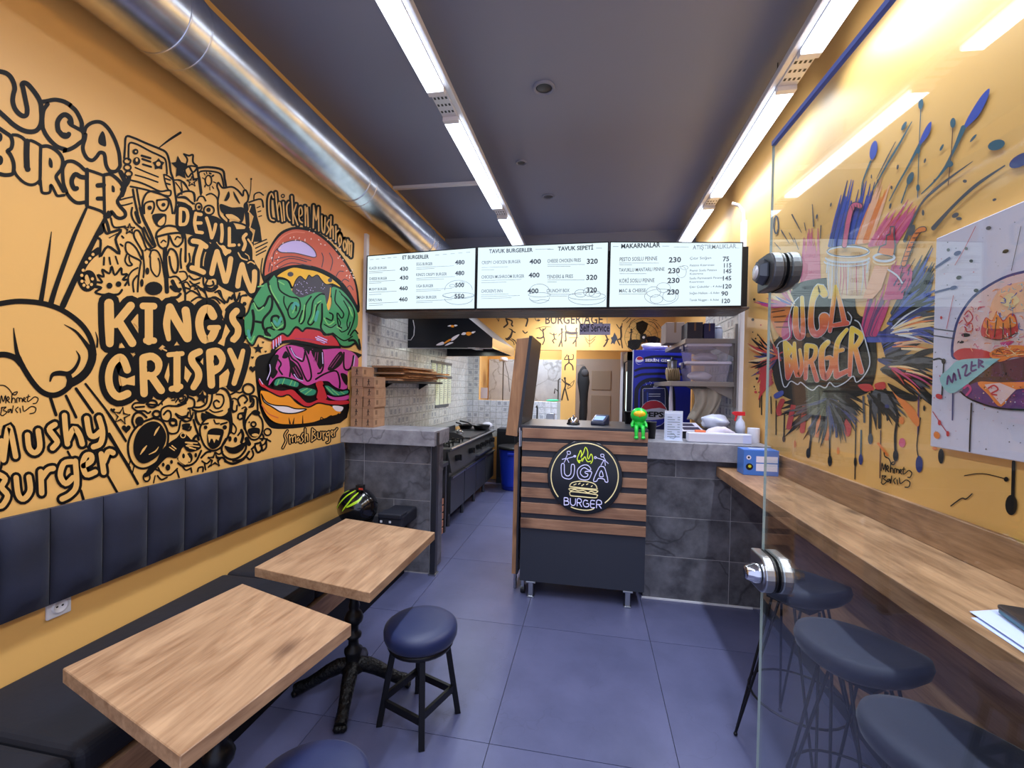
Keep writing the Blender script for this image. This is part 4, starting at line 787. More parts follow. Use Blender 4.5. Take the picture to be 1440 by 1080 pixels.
brush(1222, 345, 1262, 340, 1262, 278, 1300, 284, 20, 5, ['q_mag', 'q_pinkr', 'q_mag', 'q_red'])
brush(1126, 400, 1154, 396, 1130, 316, 1152, 318, 16, 3.6, ['q_pinkr', 'q_mag', 'q_pinkr'])
brush(1255, 440, 1285, 460, 1312, 330, 1318, 400, 26, 6, ['q_dblue', 'q_blue', 'q_grey', 'black_paint'])
brush(1240, 470, 1250, 505, 1316, 410, 1318, 480, 26, 7, ['black_paint', 'q_dblue', 'q_grey', 'q_blue'])
fan(1235, 490, -32, 2, 14, 20, 45, 30, 62, 4, ['q_cream', 'q_or', 'q_cream', 'q_peach'], 1)
fan(1235, 505, -8, 35, 22, 0, 30, 40, 80, 8, ['black_paint', 'black_paint', 'q_grey', 'q_dblue'])
brush(1215, 470, 1222, 478, 1312, 466, 1314, 478, 6, 7, ['q_blue', 'q_dblue'], 1)
P.fill('PX 1098,470 1112,440 1116,404 1150,392 1196,395 1206,440 1226,452 1234,500 1228,540 1212,556 1150,566 1100,556 1086,520 1084,490', 'black_paint')
brush(1212, 470, 1232, 470, 1224, 396, 1262, 400, 12, 7, ['q_mag', 'q_purple', 'q_mag'], 1)
P.fill('PX 1082,440 1094,420 1110,424 1112,462 1098,474', 'q_or', 1); P.fill('PX 1100,462 1112,440 1114,474 1102,478', 'q_mag', 1)
for i in range(5): P.st('PX %f,%f %f,%f' % (1084+i*2, 432+i*7, 1102+i*2, 428+i*8), 1.2, 'black_paint', 2)
fan(1162, 545, 20, 160, 70, 8, 30, 22, 62, 6, ['black_paint', 'black_paint', 'q_grey', 'black_paint'], 0, 1.0)
fan(1215, 545, 5, 70, 20, 10, 25, 25, 60, 6, ['black_paint', 'q_grey'], 0)
fan(1090, 505, 130, 230, 30, -4, 14, 12, 30, 4, ['black_paint', 'q_red', 'q_or', 'q_grey', 'q_dblue'], 0)
for i in range(9): P.st([(1085+rd(-2, 2), 506+i*4, 4), (1074, 508+i*5, 5), (1067+rd(-2, 3), 514+i*6, 1)], 4, 'q_red', 1)
for i in range(16): P.dot([(rd(1059, 1074), rd(420, 560))], rd(.8, 2.2), random.choice(['black_paint', 'black_paint', 'q_or', 'q_red']), n=7)
for s in ('R6 100,540 97,650', 'R6 106,560 106,685', 'R6 175,620 175,780', 'R6 150,600 152,680'): P.st(s, 5, 'black_paint')
P.st('R6 205,620 188,660 190,680', 24, 'q_red', 1).st('R6 258,640 236,745', 24, 'q_red', 1).st('R6 312,650 300,762', 24, 'q_red', 1).st('R6 380,690 370,785', 18, 'q_or', 1).st('R6 440,720 415,800', 18, 'q_or', 1).dot('R6 516,745', 17, 'q_red', ry=45, layer=1)
P.fill('R6 565,545 620,540 640,565 600,575', 'q_red', 1).fill('R6 645,540 690,530 695,560 655,565', 'q_red', 1).fill('R6 165,590 205,570 210,590 175,610', 'q_blue', 1)
for s, w, c in (('R6 215,680 212,800', 6, 'black_paint'), ('R6 350,640 345,760 330,880', 10, 'black_paint'), ('R6 430,720 430,890', 7, 'black_paint'), ('R6 460,700 462,790', 10, 'q_dblue'), ('R6 555,700 550,990', 5, 'black_paint'), ('R6 580,760 578,900', 7, 'q_teal'), ('R6 625,620 622,810', 12, 'black_paint'), ('R6 665,590 668,745', 16, 'black_paint'), ('R6 690,560 740,640 752,700 742,780 744,880', 12, 'black_paint'), ('R6 855,515 850,780', 7, 'q_purple'), ('R6 862,700 845,830 856,900', 5, 'black_paint'), ('R6 673,760 669,985', 5, 'q_brown'), ('R6 590,600 595,720', 10, 'q_grey')): P.st(s, w, c)
for s, rx, ry, c in (('R6 212,800', 7, 16, 'black_paint'), ('R6 328,868', 10, 24, 'black_paint'), ('R6 431,905', 10, 26, 'black_paint'), ('R6 552,910', 7, 24, 'black_paint'), ('R6 578,898', 10, 26, 'q_dblue'), ('R6 624,800', 12, 26, 'q_grey'), ('R6 744,880', 13, 28, 'black_paint'), ('R6 856,920', 17, 40, 'q_dblue'), ('R6 960,882', 14, 36, 'black_paint'), ('R7 995,212', 20, 34, 'black_paint'), ('R7 978,127', 8, 8, 'black_paint'), ('R6 703,645', 11, 9, 'q_dblue'), ('R6 775,818', 16, 22, 'q_pinkr'), ('R6 772,712', 12, 18, 'q_or'), ('R6 470,856', 6, 18, 'q_or'), ('R6 265,825', 5, 18, 'q_or'), ('R6 880,655', 5, 14, 'black_paint'), ('R6 865,600', 5, 14, 'black_paint'), ('R6 705,702', 5, 14, 'black_paint'), ('R6 930,845', 12, 8, 'q_or')): P.dot(s, rx, c, ry=ry)
P.fill('R4 210,495 280,560 345,620 378,690 360,718 300,640', 'q_or').fill('R4 195,475 280,515 365,555 345,578 260,555', 'black_paint').st('R4 145,815 195,880', 14, 'q_or')
P.st('R7 1003,70 1000,190', 12, 'black_paint').st('R7 840,115 900,108 975,125', 3, 'black_paint').st('R7 795,215 830,190 845,192 865,175', 4, 'black_paint')
# jars, straws, nozzle
mat('q_jar', (226, 196, 158), .4)
P.fill('R3 405,800 715,800 700,930 690,1080 420,1080 410,930', 'q_jar', 1, smooth=False)
for i in range(14):
    x = 430+i*19; P.st('R3 %f,820,3 %f,930,7 %f,1060,2' % (x, x+rd(-12, 12), x+rd(-16, 16)), 5, random.choice(['q_flesh', 'q_pinkr', 'q_pale', 'q_peach', 'q_jar']), 2)
P.fill('R3 860,850 930,850 985,840 1005,900 980,1080 800,1090 830,980', 'q_mag', 1, smooth=False)
for i in range(22):
    x, y = rd(850, 980), rd(870, 1060); P.st('R3 %f,%f,9 %f,%f,3' % (x, y, x+rd(10, 50), y-rd(30, 90)), 6, random.choice(['q_purple', 'black_paint', 'q_mag', 'q_dblue', 'q_red']), 2)
P.ring('R3 560,755', 145, 14, 'q_pale', ry=36, layer=2).ring('R3 560,750', 146, 5, 'q_grey', ry=38, layer=2).ring('R3 555,800', 150, 12, 'q_pale', ry=30, layer=2, a0=0, a1=180).ring('R3 550,825', 155, 8, 'q_pale', ry=30, layer=2, a0=0, a1=180)
P.st('R3 420,820 410,900', 8, 'q_pale', 2).st('R3 700,800 690,900', 8, 'q_pale', 2)
P.st('R3 533,712 555,570 578,470 605,430 645,440', 40, 'q_grey', 2).st('R3 535,712 557,570 580,470 605,432 643,440', 30, 'q_pinkr', 3)
for i in range(4): P.st('R3 %f,%f %f,%f' % (585+i*18, 440-i*4, 590+i*18, 470-i*6), 5, 'q_grey', 4)
P.fill('R3 762,765 775,718 818,700 822,640 848,630 850,578 884,578 882,632 892,715 882,795 800,780', 'q_grey', 2, smooth=False).fill('R3 772,760 785,724 826,708 832,648 856,638 858,586 876,586 874,640 882,718 872,785 800,772', 'q_red', 3, smooth=False).fill('R3 772,760 786,730 880,735 872,785 800,772', 'q_or', 4, smooth=False)
P.ring('R3 810,795', 72, 16, 'q_pale', ry=26, layer=3).ring('R3 810,820', 74, 10, 'q_cream', ry=26, layer=3, a0=0, a1=180)
P.fill('R3 745,850 840,860 790,1010 730,1080 660,1080', 'q_peach', 2, smooth=False).st('R3 840,880 900,920 935,970', 12, 'q_pale', 3)
P.st('R3 945,840 1000,690 1050,612 1085,600', 42, 'q_grey', 2).st('R3 945,840 1000,690 1050,612 1085,600', 30, 'q_or', 3)
for i in range(7): P.st('R3 %f,%f %f,%f' % (940+i*14, 820-i*32, 975+i*14, 815-i*32), 6, 'q_brown', 4)
# whips of paint with drops
P.fill('R5 1192,82 1155,115 1100,200 1065,270 1058,288 1085,265 1140,210 1182,130', 'q_blue').st('R5 1068,268,24 1010,400,12 950,500,9 868,582,5', 10, 'q_teal')
for s, w, c in (('R5 866,160 856,380 850,600', 4, 'q_teal'), ('R5 626,428,9 590,520,6 580,585,5', 6, 'q_teal'), ('R5 862,345,16 800,460,9 760,530,8 715,615,5', 8, 'q_teal'), ('R5 822,240,4 760,350,9 700,450,8 640,560,5', 8, 'q_teal'), ('R5 745,335,3 700,420,6 655,510,3', 5, 'q_grey'), ('R5 803,535 772,625', 6, 'q_teal'), ('R5 1018,260 1010,390 995,540', 4, 'q_brown'), ('R5 1265,448,6 1130,540,16 1020,640,14 925,745,22', 12, 'q_grey'), ('R5 1112,428,3 960,540,13 860,640,10 788,805,16', 10, 'q_grey'), ('R5 960,490 1010,430', 8, 'q_teal'),
                ('R3 170,500,10 235,622,4', 6, 'q_grey'), ('R3 95,608,9 152,700,4', 6, 'q_grey'), ('R3 310,430,5 320,580,9', 6, 'q_grey'), ('R3 150,625 185,690', 5, 'q_grey'), ('R3 185,660 215,740', 5, 'q_grey'), ('R3 255,555 265,610', 5, 'q_grey'), ('R3 370,575 365,660', 7, 'q_grey'), ('R3 50,695 90,740', 5, 'q_grey')): P.st(s, w, c)
for s, rx, ry, r, c in (('R5 640,375', 17, 46, .2, 'q_blue'), ('R5 865,155', 12, 26, .1, 'q_teal'), ('R5 853,376', 9, 16, 0, 'q_teal'), ('R5 852,554', 9, 17, 0, 'q_teal'), ('R5 785,260', 8, 24, .5, 'q_teal'), ('R5 815,508', 14, 32, .4, 'q_teal'), ('R5 1018,245', 13, 24, .1, 'q_teal'), ('R5 1002,440', 18, 15, 0, 'q_teal'), ('R5 1225,350', 42, 24, -.3, 'q_teal'), ('R5 1342,422', 62, 28, -.5, 'q_dblue'), ('R5 755,455', 5, 12, .2, 'q_grey'), ('R5 726,552', 5, 9, 0, 'q_grey'), ('R5 885,425', 5, 12, .3, 'q_grey'), ('R5 965,362', 6, 18, .5, 'q_teal'), ('R5 1115,318', 6, 24, .7, 'q_teal'), ('R5 1075,522', 10, 8, 0, 'q_grey'), ('R5 1216,610', 10, 6, -.4, 'q_grey'), ('R5 1030,684', 18, 11, -.5, 'q_grey'), ('R5 1047,700', 14, 8, 0, 'q_grey'), ('R5 876,672', 6, 14, 0, 'q_grey'), ('R5 930,520', 4, 8, 0, 'q_grey'), ('R5 660,522', 4, 9, 0, 'q_grey'), ('R5 630,500', 3, 10, 0, 'q_grey'), ('R5 370,690', 5, 12, .2, 'q_grey'), ('R5 437,634', 4, 10, .2, 'q_grey'), ('R5 822,755', 14, 28, .4, 'q_grey'), ('R5 720,640', 5, 14, .2, 'q_grey')): P.dot(s, rx, c, ry=ry, rot=r)
P.ring('R3 60,570', 16, 10, 'q_grey', ry=60)
P.ring('R5 890,294', 1, 1, 'q_teal'); P.fill('R5 916,240 895,258 868,310 858,348 882,330 908,290', 'q_blue')
fan(1250, 455, -60, 20, 60, 0, 36, 34, 74, 7, ['black_paint', 'q_dblue', 'q_blue', 'q_grey', 'black_paint'], 0)
fan(1240, 520, -25, 30, 40, 0, 40, 30, 70, 8, ['black_paint', 'black_paint', 'q_grey'], 0)
fan(1245, 470, -40, 10, 26, 10, 45, 24, 56, 3.2, ['q_cream', 'q_or', 'q_cream', 'q_blue', 'q_pale'], 2)
fan(1250, 515, 5, 40, 12, 0, 40, 20, 50, 3, ['q_red', 'q_cream', 'q_mag', 'q_or'], 2)
fan(1095, 500, 120, 250, 60, -8, 16, 14, 34, 4.5, ['black_paint', 'black_paint', 'q_red', 'q_or', 'q_dblue', 'q_cream'], 1)
fan(1120, 430, 170, 260, 26, 0, 20, 14, 44, 4, ['black_paint', 'q_mag', 'q_cream', 'q_or', 'q_blue'], 1)
fan(1165, 560, 15, 165, 50, 0, 26, 22, 46, 5, ['black_paint', 'black_paint', 'q_dblue', 'q_grey'], 1)
P.done('painted_splash', WR, 'splash of brush strokes, drops and drips in many colours')
# graffiti words
P = Paint(RW, .005)
UGA = ['R1 385,660,50 382,800,62 395,890,62 425,915,62 448,860,50 440,560,38', 'R1 640,530,76 595,478,92 535,590,58 520,800,60 560,890,70 625,850,72 640,745,110', 'R1 742,460,34 722,600,46 690,860,40', 'R1 750,480,34 790,640,46 822,790,56', 'R1 700,815,40 845,790,52']
BUR = ['R2 290,275,50 312,570,50', 'R2 285,258,40 340,320,42 312,390,42 352,470,44 312,582,44', 'R2 372,270,32 372,400,52 400,560,52 438,480,42 420,330,30', 'R2 482,300,52 472,585,40', 'R2 482,290,44 560,310,46 550,400,46 500,440,44', 'R2 525,440,44 572,600,48', 'R2 672,262,50 620,330,60 620,500,62 650,580,62 702,490,50 700,405,46 660,405,40', 'R2 842,150,36 762,260,52 742,420,52 750,565,60', 'R2 750,345,40 805,330,40', 'R2 750,565,54 845,520,48', 'R2 890,140,50 880,300,52 868,555,40', 'R2 890,140,50 972,200,52 935,285,52 890,312,50', 'R2 918,320,52 972,525,54']
for s in UGA+BUR: P.st(s, 40, 'q_pale')
for a in list(zip(UGA, ['fire_1']*9))+list(zip(BUR, ['fire_2']*20)):
    P.st(' '.join([a[0].split()[0]]+[','.join(t.split(',')[:2]+[str(float(t.split(',')[2])*.84)]) for t in a[0].split()[1:]]), 30, a[1], 1)
P.st('R2 225,310 240,480 270,640 300,660 340,610 400,640 430,620 490,670 540,690 590,650 650,670 690,620 740,660 830,620 900,565 930,620 1000,560 1050,440 1010,250 960,100 915,65', 10, 'q_pale', 1)
P.st('R1 210,1010 240,960 330,910 320,760 360,620 410,560', 9, 'q_pale', 1).st('R1 850,690 885,740 870,800', 9, 'q_pale', 1)
P.done('painted_lettering', WR, 'fiery graffiti letters reading UGA BURGER')
P = Paint(RW, .005)
SIG = ('0,160 10,95 25,150 45,95 47,160', '55,142 76,125 66,106 56,130 78,156', '100,82 95,160 105,120 125,128 126,156', '30,10 40,40 80,50 105,85 130,90 145,66 118,72 100,90', '140,156 140,120 160,120 161,150 166,120 185,125 186,150', '196,140 211,125 201,114 195,138 217,150', '238,92 230,145 252,138 290,108 320,124 304,160 278,165', '220,112 250,104', '15,195 4,252', '8,202 50,194 25,220 56,236 22,266 0,256', '90,212 66,220 70,240 92,214 94,242', '110,184 100,242', '150,195 130,216 146,240', '166,204 172,240', '190,186 202,230 260,190 300,202 290,240 250,250')
for s in SIG:
    q = [tuple(float(v) for v in t.split(',')) for t in s.split()]
    P.st([(1241+x*.135, 634+y*.175+x*.03, 1.5) for x, y in q], 1.5, 'black_paint')
P.done('painted_signature', WR)
# stretched canvas with a painted burger
ca, cb = onX(1313.5, 333, XR-.035), onX(1311, 624, XR-.035)
cy1 = (ca.y+cb.y)/2; cz1, cz0 = onX(1380, 308, XR-.035).z, onX(1380, 640, XR-.035).z; cy0 = cy1-.95
ct = thing('canvas_painting', 'white canvas with a graffiti burger painting on the right wall', 'painting', (XR-.02, (cy0+cy1)/2, cz0))
part('canvas', MB().box((XR-.035, cy0, cz0), (XR-.006, cy1, cz1), 'canvas'), ct, bev=.003)
XC = XR-.035
def CW(x, y, off): p = onX(x, y, XC); p.x = XC-off; p.y = max(min(p.y, cy1-.004), cy0+.004); p.z = max(min(p.z, cz1-.004), cz0+.004); return p
P = Paint(CW, .0015); random.seed(21)
P.fill('P2 150,620 160,520 190,450 240,390 330,335 411,310 470,308 470,610 330,600 270,630 200,632', 'q_dblue').fill('P2 160,610 170,520 198,455 246,398 332,344 411,320 470,318 470,600 330,588 270,620 200,622', 'q_flesh', 1)
P.fill('P2 300,420 340,370 411,350 470,350 470,450 390,460 340,480 290,500', 'q_peach', 2).fill('P2 330,420 370,390 400,420 360,440', 'q_cream', 3)
for s in ('200,470 215,455 230,480 212,500 198,480', '205,510 225,500 228,525 208,530 203,510', '180,500 192,490'): P.st('P2 '+s, 4, 'q_red', 3)
P.fill('P2 262,545 275,480 300,490 318,455 340,490 365,465 385,475 392,535 340,562', 'q_red', 3).fill('P2 270,515 280,482 300,495 318,460 340,495 365,470 382,480 385,510 330,520', 'q_or', 4)
for s in ('285,540 285,490', '310,550 318,480', '340,555 342,500', '370,548 366,480', '275,550 330,560 392,535'): P.st('P2 '+s, 4, 'q_brown', 5)
P.fill('P2 160,610 200,590 280,600 300,620 240,640 180,635', 'q_red', 3).fill('P2 290,610 360,580 470,590 470,625 380,622 330,640', 'q_or', 3).fill('P2 330,570 380,565 350,585', 'q_mag', 4)
P.fill('P2 215,715 270,660 330,640 470,622 470,715 330,725 250,730', 'q_brown', 4)
for i in range(60): P.dot([(1280+rd(250, 460)/2.571, 260+rd(650, 705)/2.571)], rd(.5, 1.2), random.choice(['black_paint', 'q_grey', 'q_purple']), layer=5, n=6)
P.fill('P2 188,748 250,712 330,716 470,712 470,812 330,806 230,778', 'q_purple', 4).fill('P2 250,714 330,714 470,714 470,740 390,740 335,802 290,760', 'q_or', 5).fill('P2 275,722 330,716 390,740 335,795 300,755', 'q_flesh', 6, smooth=False)
P.st('P2 188,748 230,778 330,808 470,814', 6, 'black_paint', 6).st('P2 290,735 310,725 325,740 300,755 320,760', 6, 'q_red', 7).st('P2 200,735 215,725 225,740 210,760', 8, 'q_mag', 6)
P.fill('P2 112,700 145,665 190,632 322,628 312,642 182,742 140,748', 'q_aqua', 6)
for s in ('140,720 145,690 158,715 165,680 172,705', '180,668 188,700', '195,660 212,652 205,690 225,680', '230,640 228,672 245,668', '232,655 244,652', '255,632 255,660', '255,634 270,640 258,648 272,658'): P.st('P2 '+s, 7, 'q_purple', 7)
for s, w, c in (('225,790 220,900 218,970', 6, 'black_paint'), ('158,720 156,850', 5, 'q_dblue'), ('125,640 118,760', 5, 'black_paint'), ('88,632 110,628 128,640', 6, 'black_paint'), ('92,300 145,265', 10, 'q_dblue'), ('88,390 145,375', 8, 'q_dblue'), ('90,520 165,530', 4, 'q_grey'), ('90,545 160,555', 4, 'q_grey'), ('240,150 200,230 165,290', 2, 'q_red'), ('160,400 135,520', 2, 'q_red'), ('85,820 115,865 140,900', 3, 'q_red'), ('405,150 370,310', 2, 'black_paint'), ('110,690 150,750', 4, 'q_mag')): P.st('P2 '+s, w, c, 2)
for s, rx, ry, r, c in (('288,156', 10, 7, -.2, 'q_grey'), ('350,240', 12, 7, -.3, 'black_paint'), ('175,247', 14, 8, -.4, 'q_dblue'), ('225,275', 7, 6, 0, 'black_paint'), ('180,335', 10, 7, -.3, 'black_paint'), ('160,372', 14, 7, -.3, 'q_dblue'), ('243,382', 9, 7, 0, 'black_paint'), ('142,235', 6, 6, 0, 'q_grey'), ('207,230', 6, 6, 0, 'q_grey'), ('205,543', 16, 7, 0, 'black_paint'), ('187,568', 12, 5, 0, 'black_paint'), ('108,765', 13, 9, .4, 'q_red'), ('100,905', 11, 14, -.5, 'q_or'), ('140,900', 6, 10, 0, 'q_red'), ('110,860', 6, 10, 0, 'q_red'), ('125,638', 8, 10, 0, 'black_paint'), ('116,480', 4, 6, 0, 'q_red')): P.dot('P2 '+s, rx, c, ry=ry, rot=r, layer=3)
for i in range(110): P.dot([(1280+rd(85, 420)/2.571, 260+rd(120, 960)/2.571)], rd(.3, 1.0), random.choice(['black_paint', 'q_grey', 'q_grey', 'q_red']), n=6, layer=0)
BC = ['q_red', 'q_pinkr', 'q_pale', 'q_flesh', 'q_or', 'q_peach', 'q_mag']
for i in range(150):
    x, y = rd(175, 440), rd(345, 600); cx_, ry_ = (x-440)/285, (y-620)/300
    if cx_*cx_+ry_*ry_ > .9: continue
    a = rd(0, 6.3); r = rd(5, 16)
    P.st([(1280+(x+r*math.cos(a+k*rd(.5, 1.4)))/2.571, 260+(y+r*math.sin(a+k*rd(.5, 1.4)))/2.571, rd(.5, 1.3)) for k in range(3)], 1, random.choice(BC) if x < 300 or y > 520 else random.choice(['q_cream', 'q_aqua', 'q_peach', 'q_blue', 'q_pale', 'q_or']), 2)
for i in range(40): P.st([(1280+rd(300, 440)/2.571, 260+rd(592, 622)/2.571, rd(.6, 1.5)), (1280+rd(300, 440)/2.571, 260+rd(592, 622)/2.571, .5)], 1, random.choice(['q_red', 'q_brown', 'q_cream', 'q_or']), 4)
for i in range(50): P.dot([(1280+rd(235, 440)/2.571, 260+rd(725, 800)/2.571)], rd(.4, 1.2), random.choice(['q_red', 'q_cream', 'q_brown', 'q_mag', 'q_pale']), layer=7, n=6)
P.done('painting', ct)

# ================================================================== fixed furniture: duct, bench, divider, counters, menu boards
PI = math.pi
# --- ventilation duct along the left wall
DX, DZ, DR = -1.84, 3.094, .17
t = thing('ventilation_duct', 'shiny round galvanised ventilation duct running along the left wall under the ceiling', 'duct', (DX, 2.3, DZ-DR))
ys = [-1.1, .15, 1.62, 3.12, 4.5, 5.78]
for a, b in zip(ys, ys[1:]): part('duct_section', MB().rod((DX, a, DZ), (DX, b-.004, DZ), DR, 'duct_steel', n=48, caps=False), t)
for y in ys[1:-1]:
    m = MB()
    for d in (-.05, .05): m.tube([(DX+math.cos(k*PI/16)*(DR+.001), y+d, DZ+math.sin(k*PI/16)*(DR+.001)) for k in range(32)], .004, 'duct_steel', n=6, closed=True)
    m.rod((DX, y-.05, DZ), (DX, y+.05, DZ), DR+.002, 'duct_steel', n=48, caps=False)
    part('joint_collar', m, t)
# --- upholstered wall panel above the bench: one channel after the other
XB = -1.955
sy = [.37, .53, .69, .85, 1.01, 1.16, 1.312, 1.494, 1.681, 1.868, 2.066, 2.272, 2.484, 2.694, 2.904, 3.118, 3.305]
t = thing('upholstered_panel', 'long navy padded backrest panel with vertical channels fixed to the yellow wall', 'backrest', (XL+.03, 1.85, .68))
part('backing_board', MB().box((XL+.003, sy[0], .70), (XL+.025, sy[-1], 1.04), 'seam'), t)
def channel(y0, y1):
    m = MB(); nz, ny = 6, 6; vs = []; g = .0015
    for j in range(nz+1):
        for i in range(ny+1):
            u, v = i/ny*2-1, j/nz*2-1
            d = (1-abs(u)**4)*(1-abs(v)**8)
            vs.append((XL+.022+(XB-XL-.022)*(.35+.65*d**.6), y0+g+(y1-y0-2*g)*i/ny, .685+.365*j/nz))
    m.add(vs, [(j*(ny+1)+i, j*(ny+1)+i+1, (j+1)*(ny+1)+i+1, (j+1)*(ny+1)+i) for j in range(nz) for i in range(ny)], 'velvet', True)
    # sides
    edge = [j*(ny+1) for j in range(nz+1)]; 
    for idx in ([i for i in range(ny+1)], [nz*(ny+1)+i for i in range(ny+1)], [j*(ny+1) for j in range(nz+1)], [j*(ny+1)+ny for j in range(nz+1)]):
        a = [vs[i] for i in idx]; b = [(XL+.02, p[1], p[2]) for p in a]
        m.add(a+b, [(i, i+1, len(a)+i+1, len(a)+i) for i in range(len(a)-1)], 'velvet', True)
    return m
for a, b in zip(sy, sy[1:]): part('channel', channel(a, b), t)

# --- bench seat
BE = XL+.002
t = thing('bench', 'long low bench with dark navy seat cushions along the left wall', 'bench', (-1.73, 1.8, 0))
part('base', MB().box((BE, .05, .0), (-1.47, 3.36, .30), 'black_paint'), t)
part('front_board', MB().box((-1.47, .05, .24), (-1.43, 3.36, .355), 'wood_bar'), t, bev=.003)
part('seat_board', MB().box((BE, .05, .30), (-1.47, 3.36, .355), 'wood_bar'), t)
for a, b in ((.06, 1.02), (1.025, 2.15), (2.155, 3.355)):
    m = MB(); m.box((BE+.002, a, .355), (-1.44, b, .455), 'seat_velvet'); part('cushion', m, t, bev=.03, seg=4)

# --- wall socket
sp = onX(84, 852, XL+.012)
t = thing('power_socket', 'white double-rim wall socket on the yellow wall below the backrest', 'socket', (XL, sp.y, sp.z-.04))
part('plate', MB().box((XL, sp.y-.04, sp.z-.04), (XL+.012, sp.y+.04, sp.z+.04), 'white_plastic'), t, bev=.004)
q = Matrix.Rotation(PI/2, 4, 'Y')
part('socket_well', MB().lathe([(.027, .0), (.026, .006), (.021, .006), (.019, .001), (0, .001)], 'white_plastic', c=(XL+.012, sp.y, sp.z), M=q, n=20), t)
part('pin_hole', MB().lathe([(0, .0005), (.004, .0005), (.004, 0)], 'black_plastic', c=(XL+.0132, sp.y-.009, sp.z), M=q, n=10).lathe([(0, .0005), (.004, .0005), (.004, 0)], 'black_plastic', c=(XL+.0132, sp.y+.009, sp.z), M=q, n=10), t)

# --- stone-clad walls
def clad(root, x0, x1, y, rows, cols, m='grey_stone', th=.003, yaw=0, piv=None):
    for r, (z0, z1) in enumerate(rows):
        cs = cols[r % len(cols)]
        for a, b in zip(cs, cs[1:]):
            mb = MB().box((a+.002, y-th, z0+.002), (b-.002, y, z1-.002), m)
            part('tile', mb, root, bev=.0015, seg=1)
R4 = [(0.01, .30), (.30, .595), (.595, .895), (.895, 1.05)]
t = thing('stone_divider', 'low divider wall clad in dark grey veined stone tiles at the bench end', 'divider', (-1.64, 3.5, 0))
part('core', MB().box((XL, 3.383, 0), (-1.265, 3.64, 1.05), 'grout'), t)
clad(t, XL, -1.265, 3.383, R4, [[XL, -1.85, -1.265], [XL, -1.58, -1.265], [XL, -1.85, -1.265], [XL, -1.85, -1.265]])
part('end_tile', MB().box((-1.265, 3.39, .01), (-1.253, 3.64, 1.05), 'grey_stone'), t)
for a, b in ((XL+.002, -1.83), (-1.828, -1.215)): part('top_slab', MB().box((a, 3.31, 1.05), (b, 3.68, 1.17), 'slab_stone'), t, bev=.002, seg=1)
part('corner_post', MB().box((-1.253, 3.365, .0), (-1.21, 3.42, 1.155), 'graphite'), t, bev=.003)
part('base_plate', MB().box((-1.262, 3.352, 0), (-1.2, 3.43, .012), 'steel'), t)

t = thing('stone_counter', 'counter clad in dark grey veined stone with a thick light slab at the right wall', 'counter', (.82, 3.8, 0))
part('core', MB().box((.41, 3.363, 0), (XR-.01, 4.3, 1.04), 'grout'), t)
clad(t, .41, 1.18, 3.363, [(.01, .32), (.32, .61), (.61, .905), (.905, 1.04)], [[.41, 1.0, 1.23], [.41, 1.0, 1.23], [.41, 1.0, 1.23], [.41, .62, 1.23]])
for a, b in ((.405, 1.09), (1.092, XR-.01)): part('top_slab', MB().box((a, 3.29, 1.04), (b, 4.3, 1.165), 'slab_stone'), t, bev=.002, seg=1)
part('floor_bead', MB().box((.4, 3.35, 0), (1.16, 3.36, .012), 'white_plastic'), t)

# --- serving counter with wooden slats
t = thing('serving_counter', 'anthracite serving counter with horizontal wooden slats on its front', 'counter', (-.04, 3.5, 0))
x0, x1, yf, yb = -.487, .395, 3.175, 3.8
part('front_panel', MB().box((x0, yf, .12), (x1, yf+.03, 1.22), 'dark_panel'), t)
part('side_panel', MB().box((x0, yf+.03, .12), (x0+.03, yb, 1.22), 'graphite'), t); part('side_panel', MB().box((x1-.03, yf+.03, .12), (x1, yb, 1.22), 'graphite'), t)
part('countertop', MB().box((x0-.012, yf-.012, 1.22), (x1+.004, yb+.02, 1.262), 'graphite'), t, bev=.003)
for a, b in ((1.172, 1.246), (1.083, 1.146), (.964, 1.037), (.854, .922), (.740, .813), (.625, .703), (.516, .589)):
    part('slat', MB().box((x0, yf-.018, a-.002), (x1, yf, b-.004), 'slat_wood'), t, bev=.002, seg=1)
part('bottom_shelf', MB().box((x0+.03, yf+.03, .12), (x1-.03, yb, .15), 'graphite'), t)
for lx in (-.405, .285):
    part('leg', MB().box((lx-.035, yf-.006, .108), (lx+.035, yf+.06, .12), 'steel').box((lx-.018, yf+.004, .012), (lx+.018, yf+.04, .108), 'steel').box((lx-.026, yf-.004, 0), (lx+.026, yf+.05, .012), 'steel'), t, bev=.003)
    part('leg', MB().rod((lx, yb-.06, 0), (lx, yb-.06, .12), .02, 'steel'), t)
part('castor', MB().rod((x0+.0, yf+.07, .03), (x0+.03, yf+.07, .03), .03, 'black_plastic').box((x0+.005, yf+.05, .03), (x0+.025, yf+.09, .12), 'steel'), t)
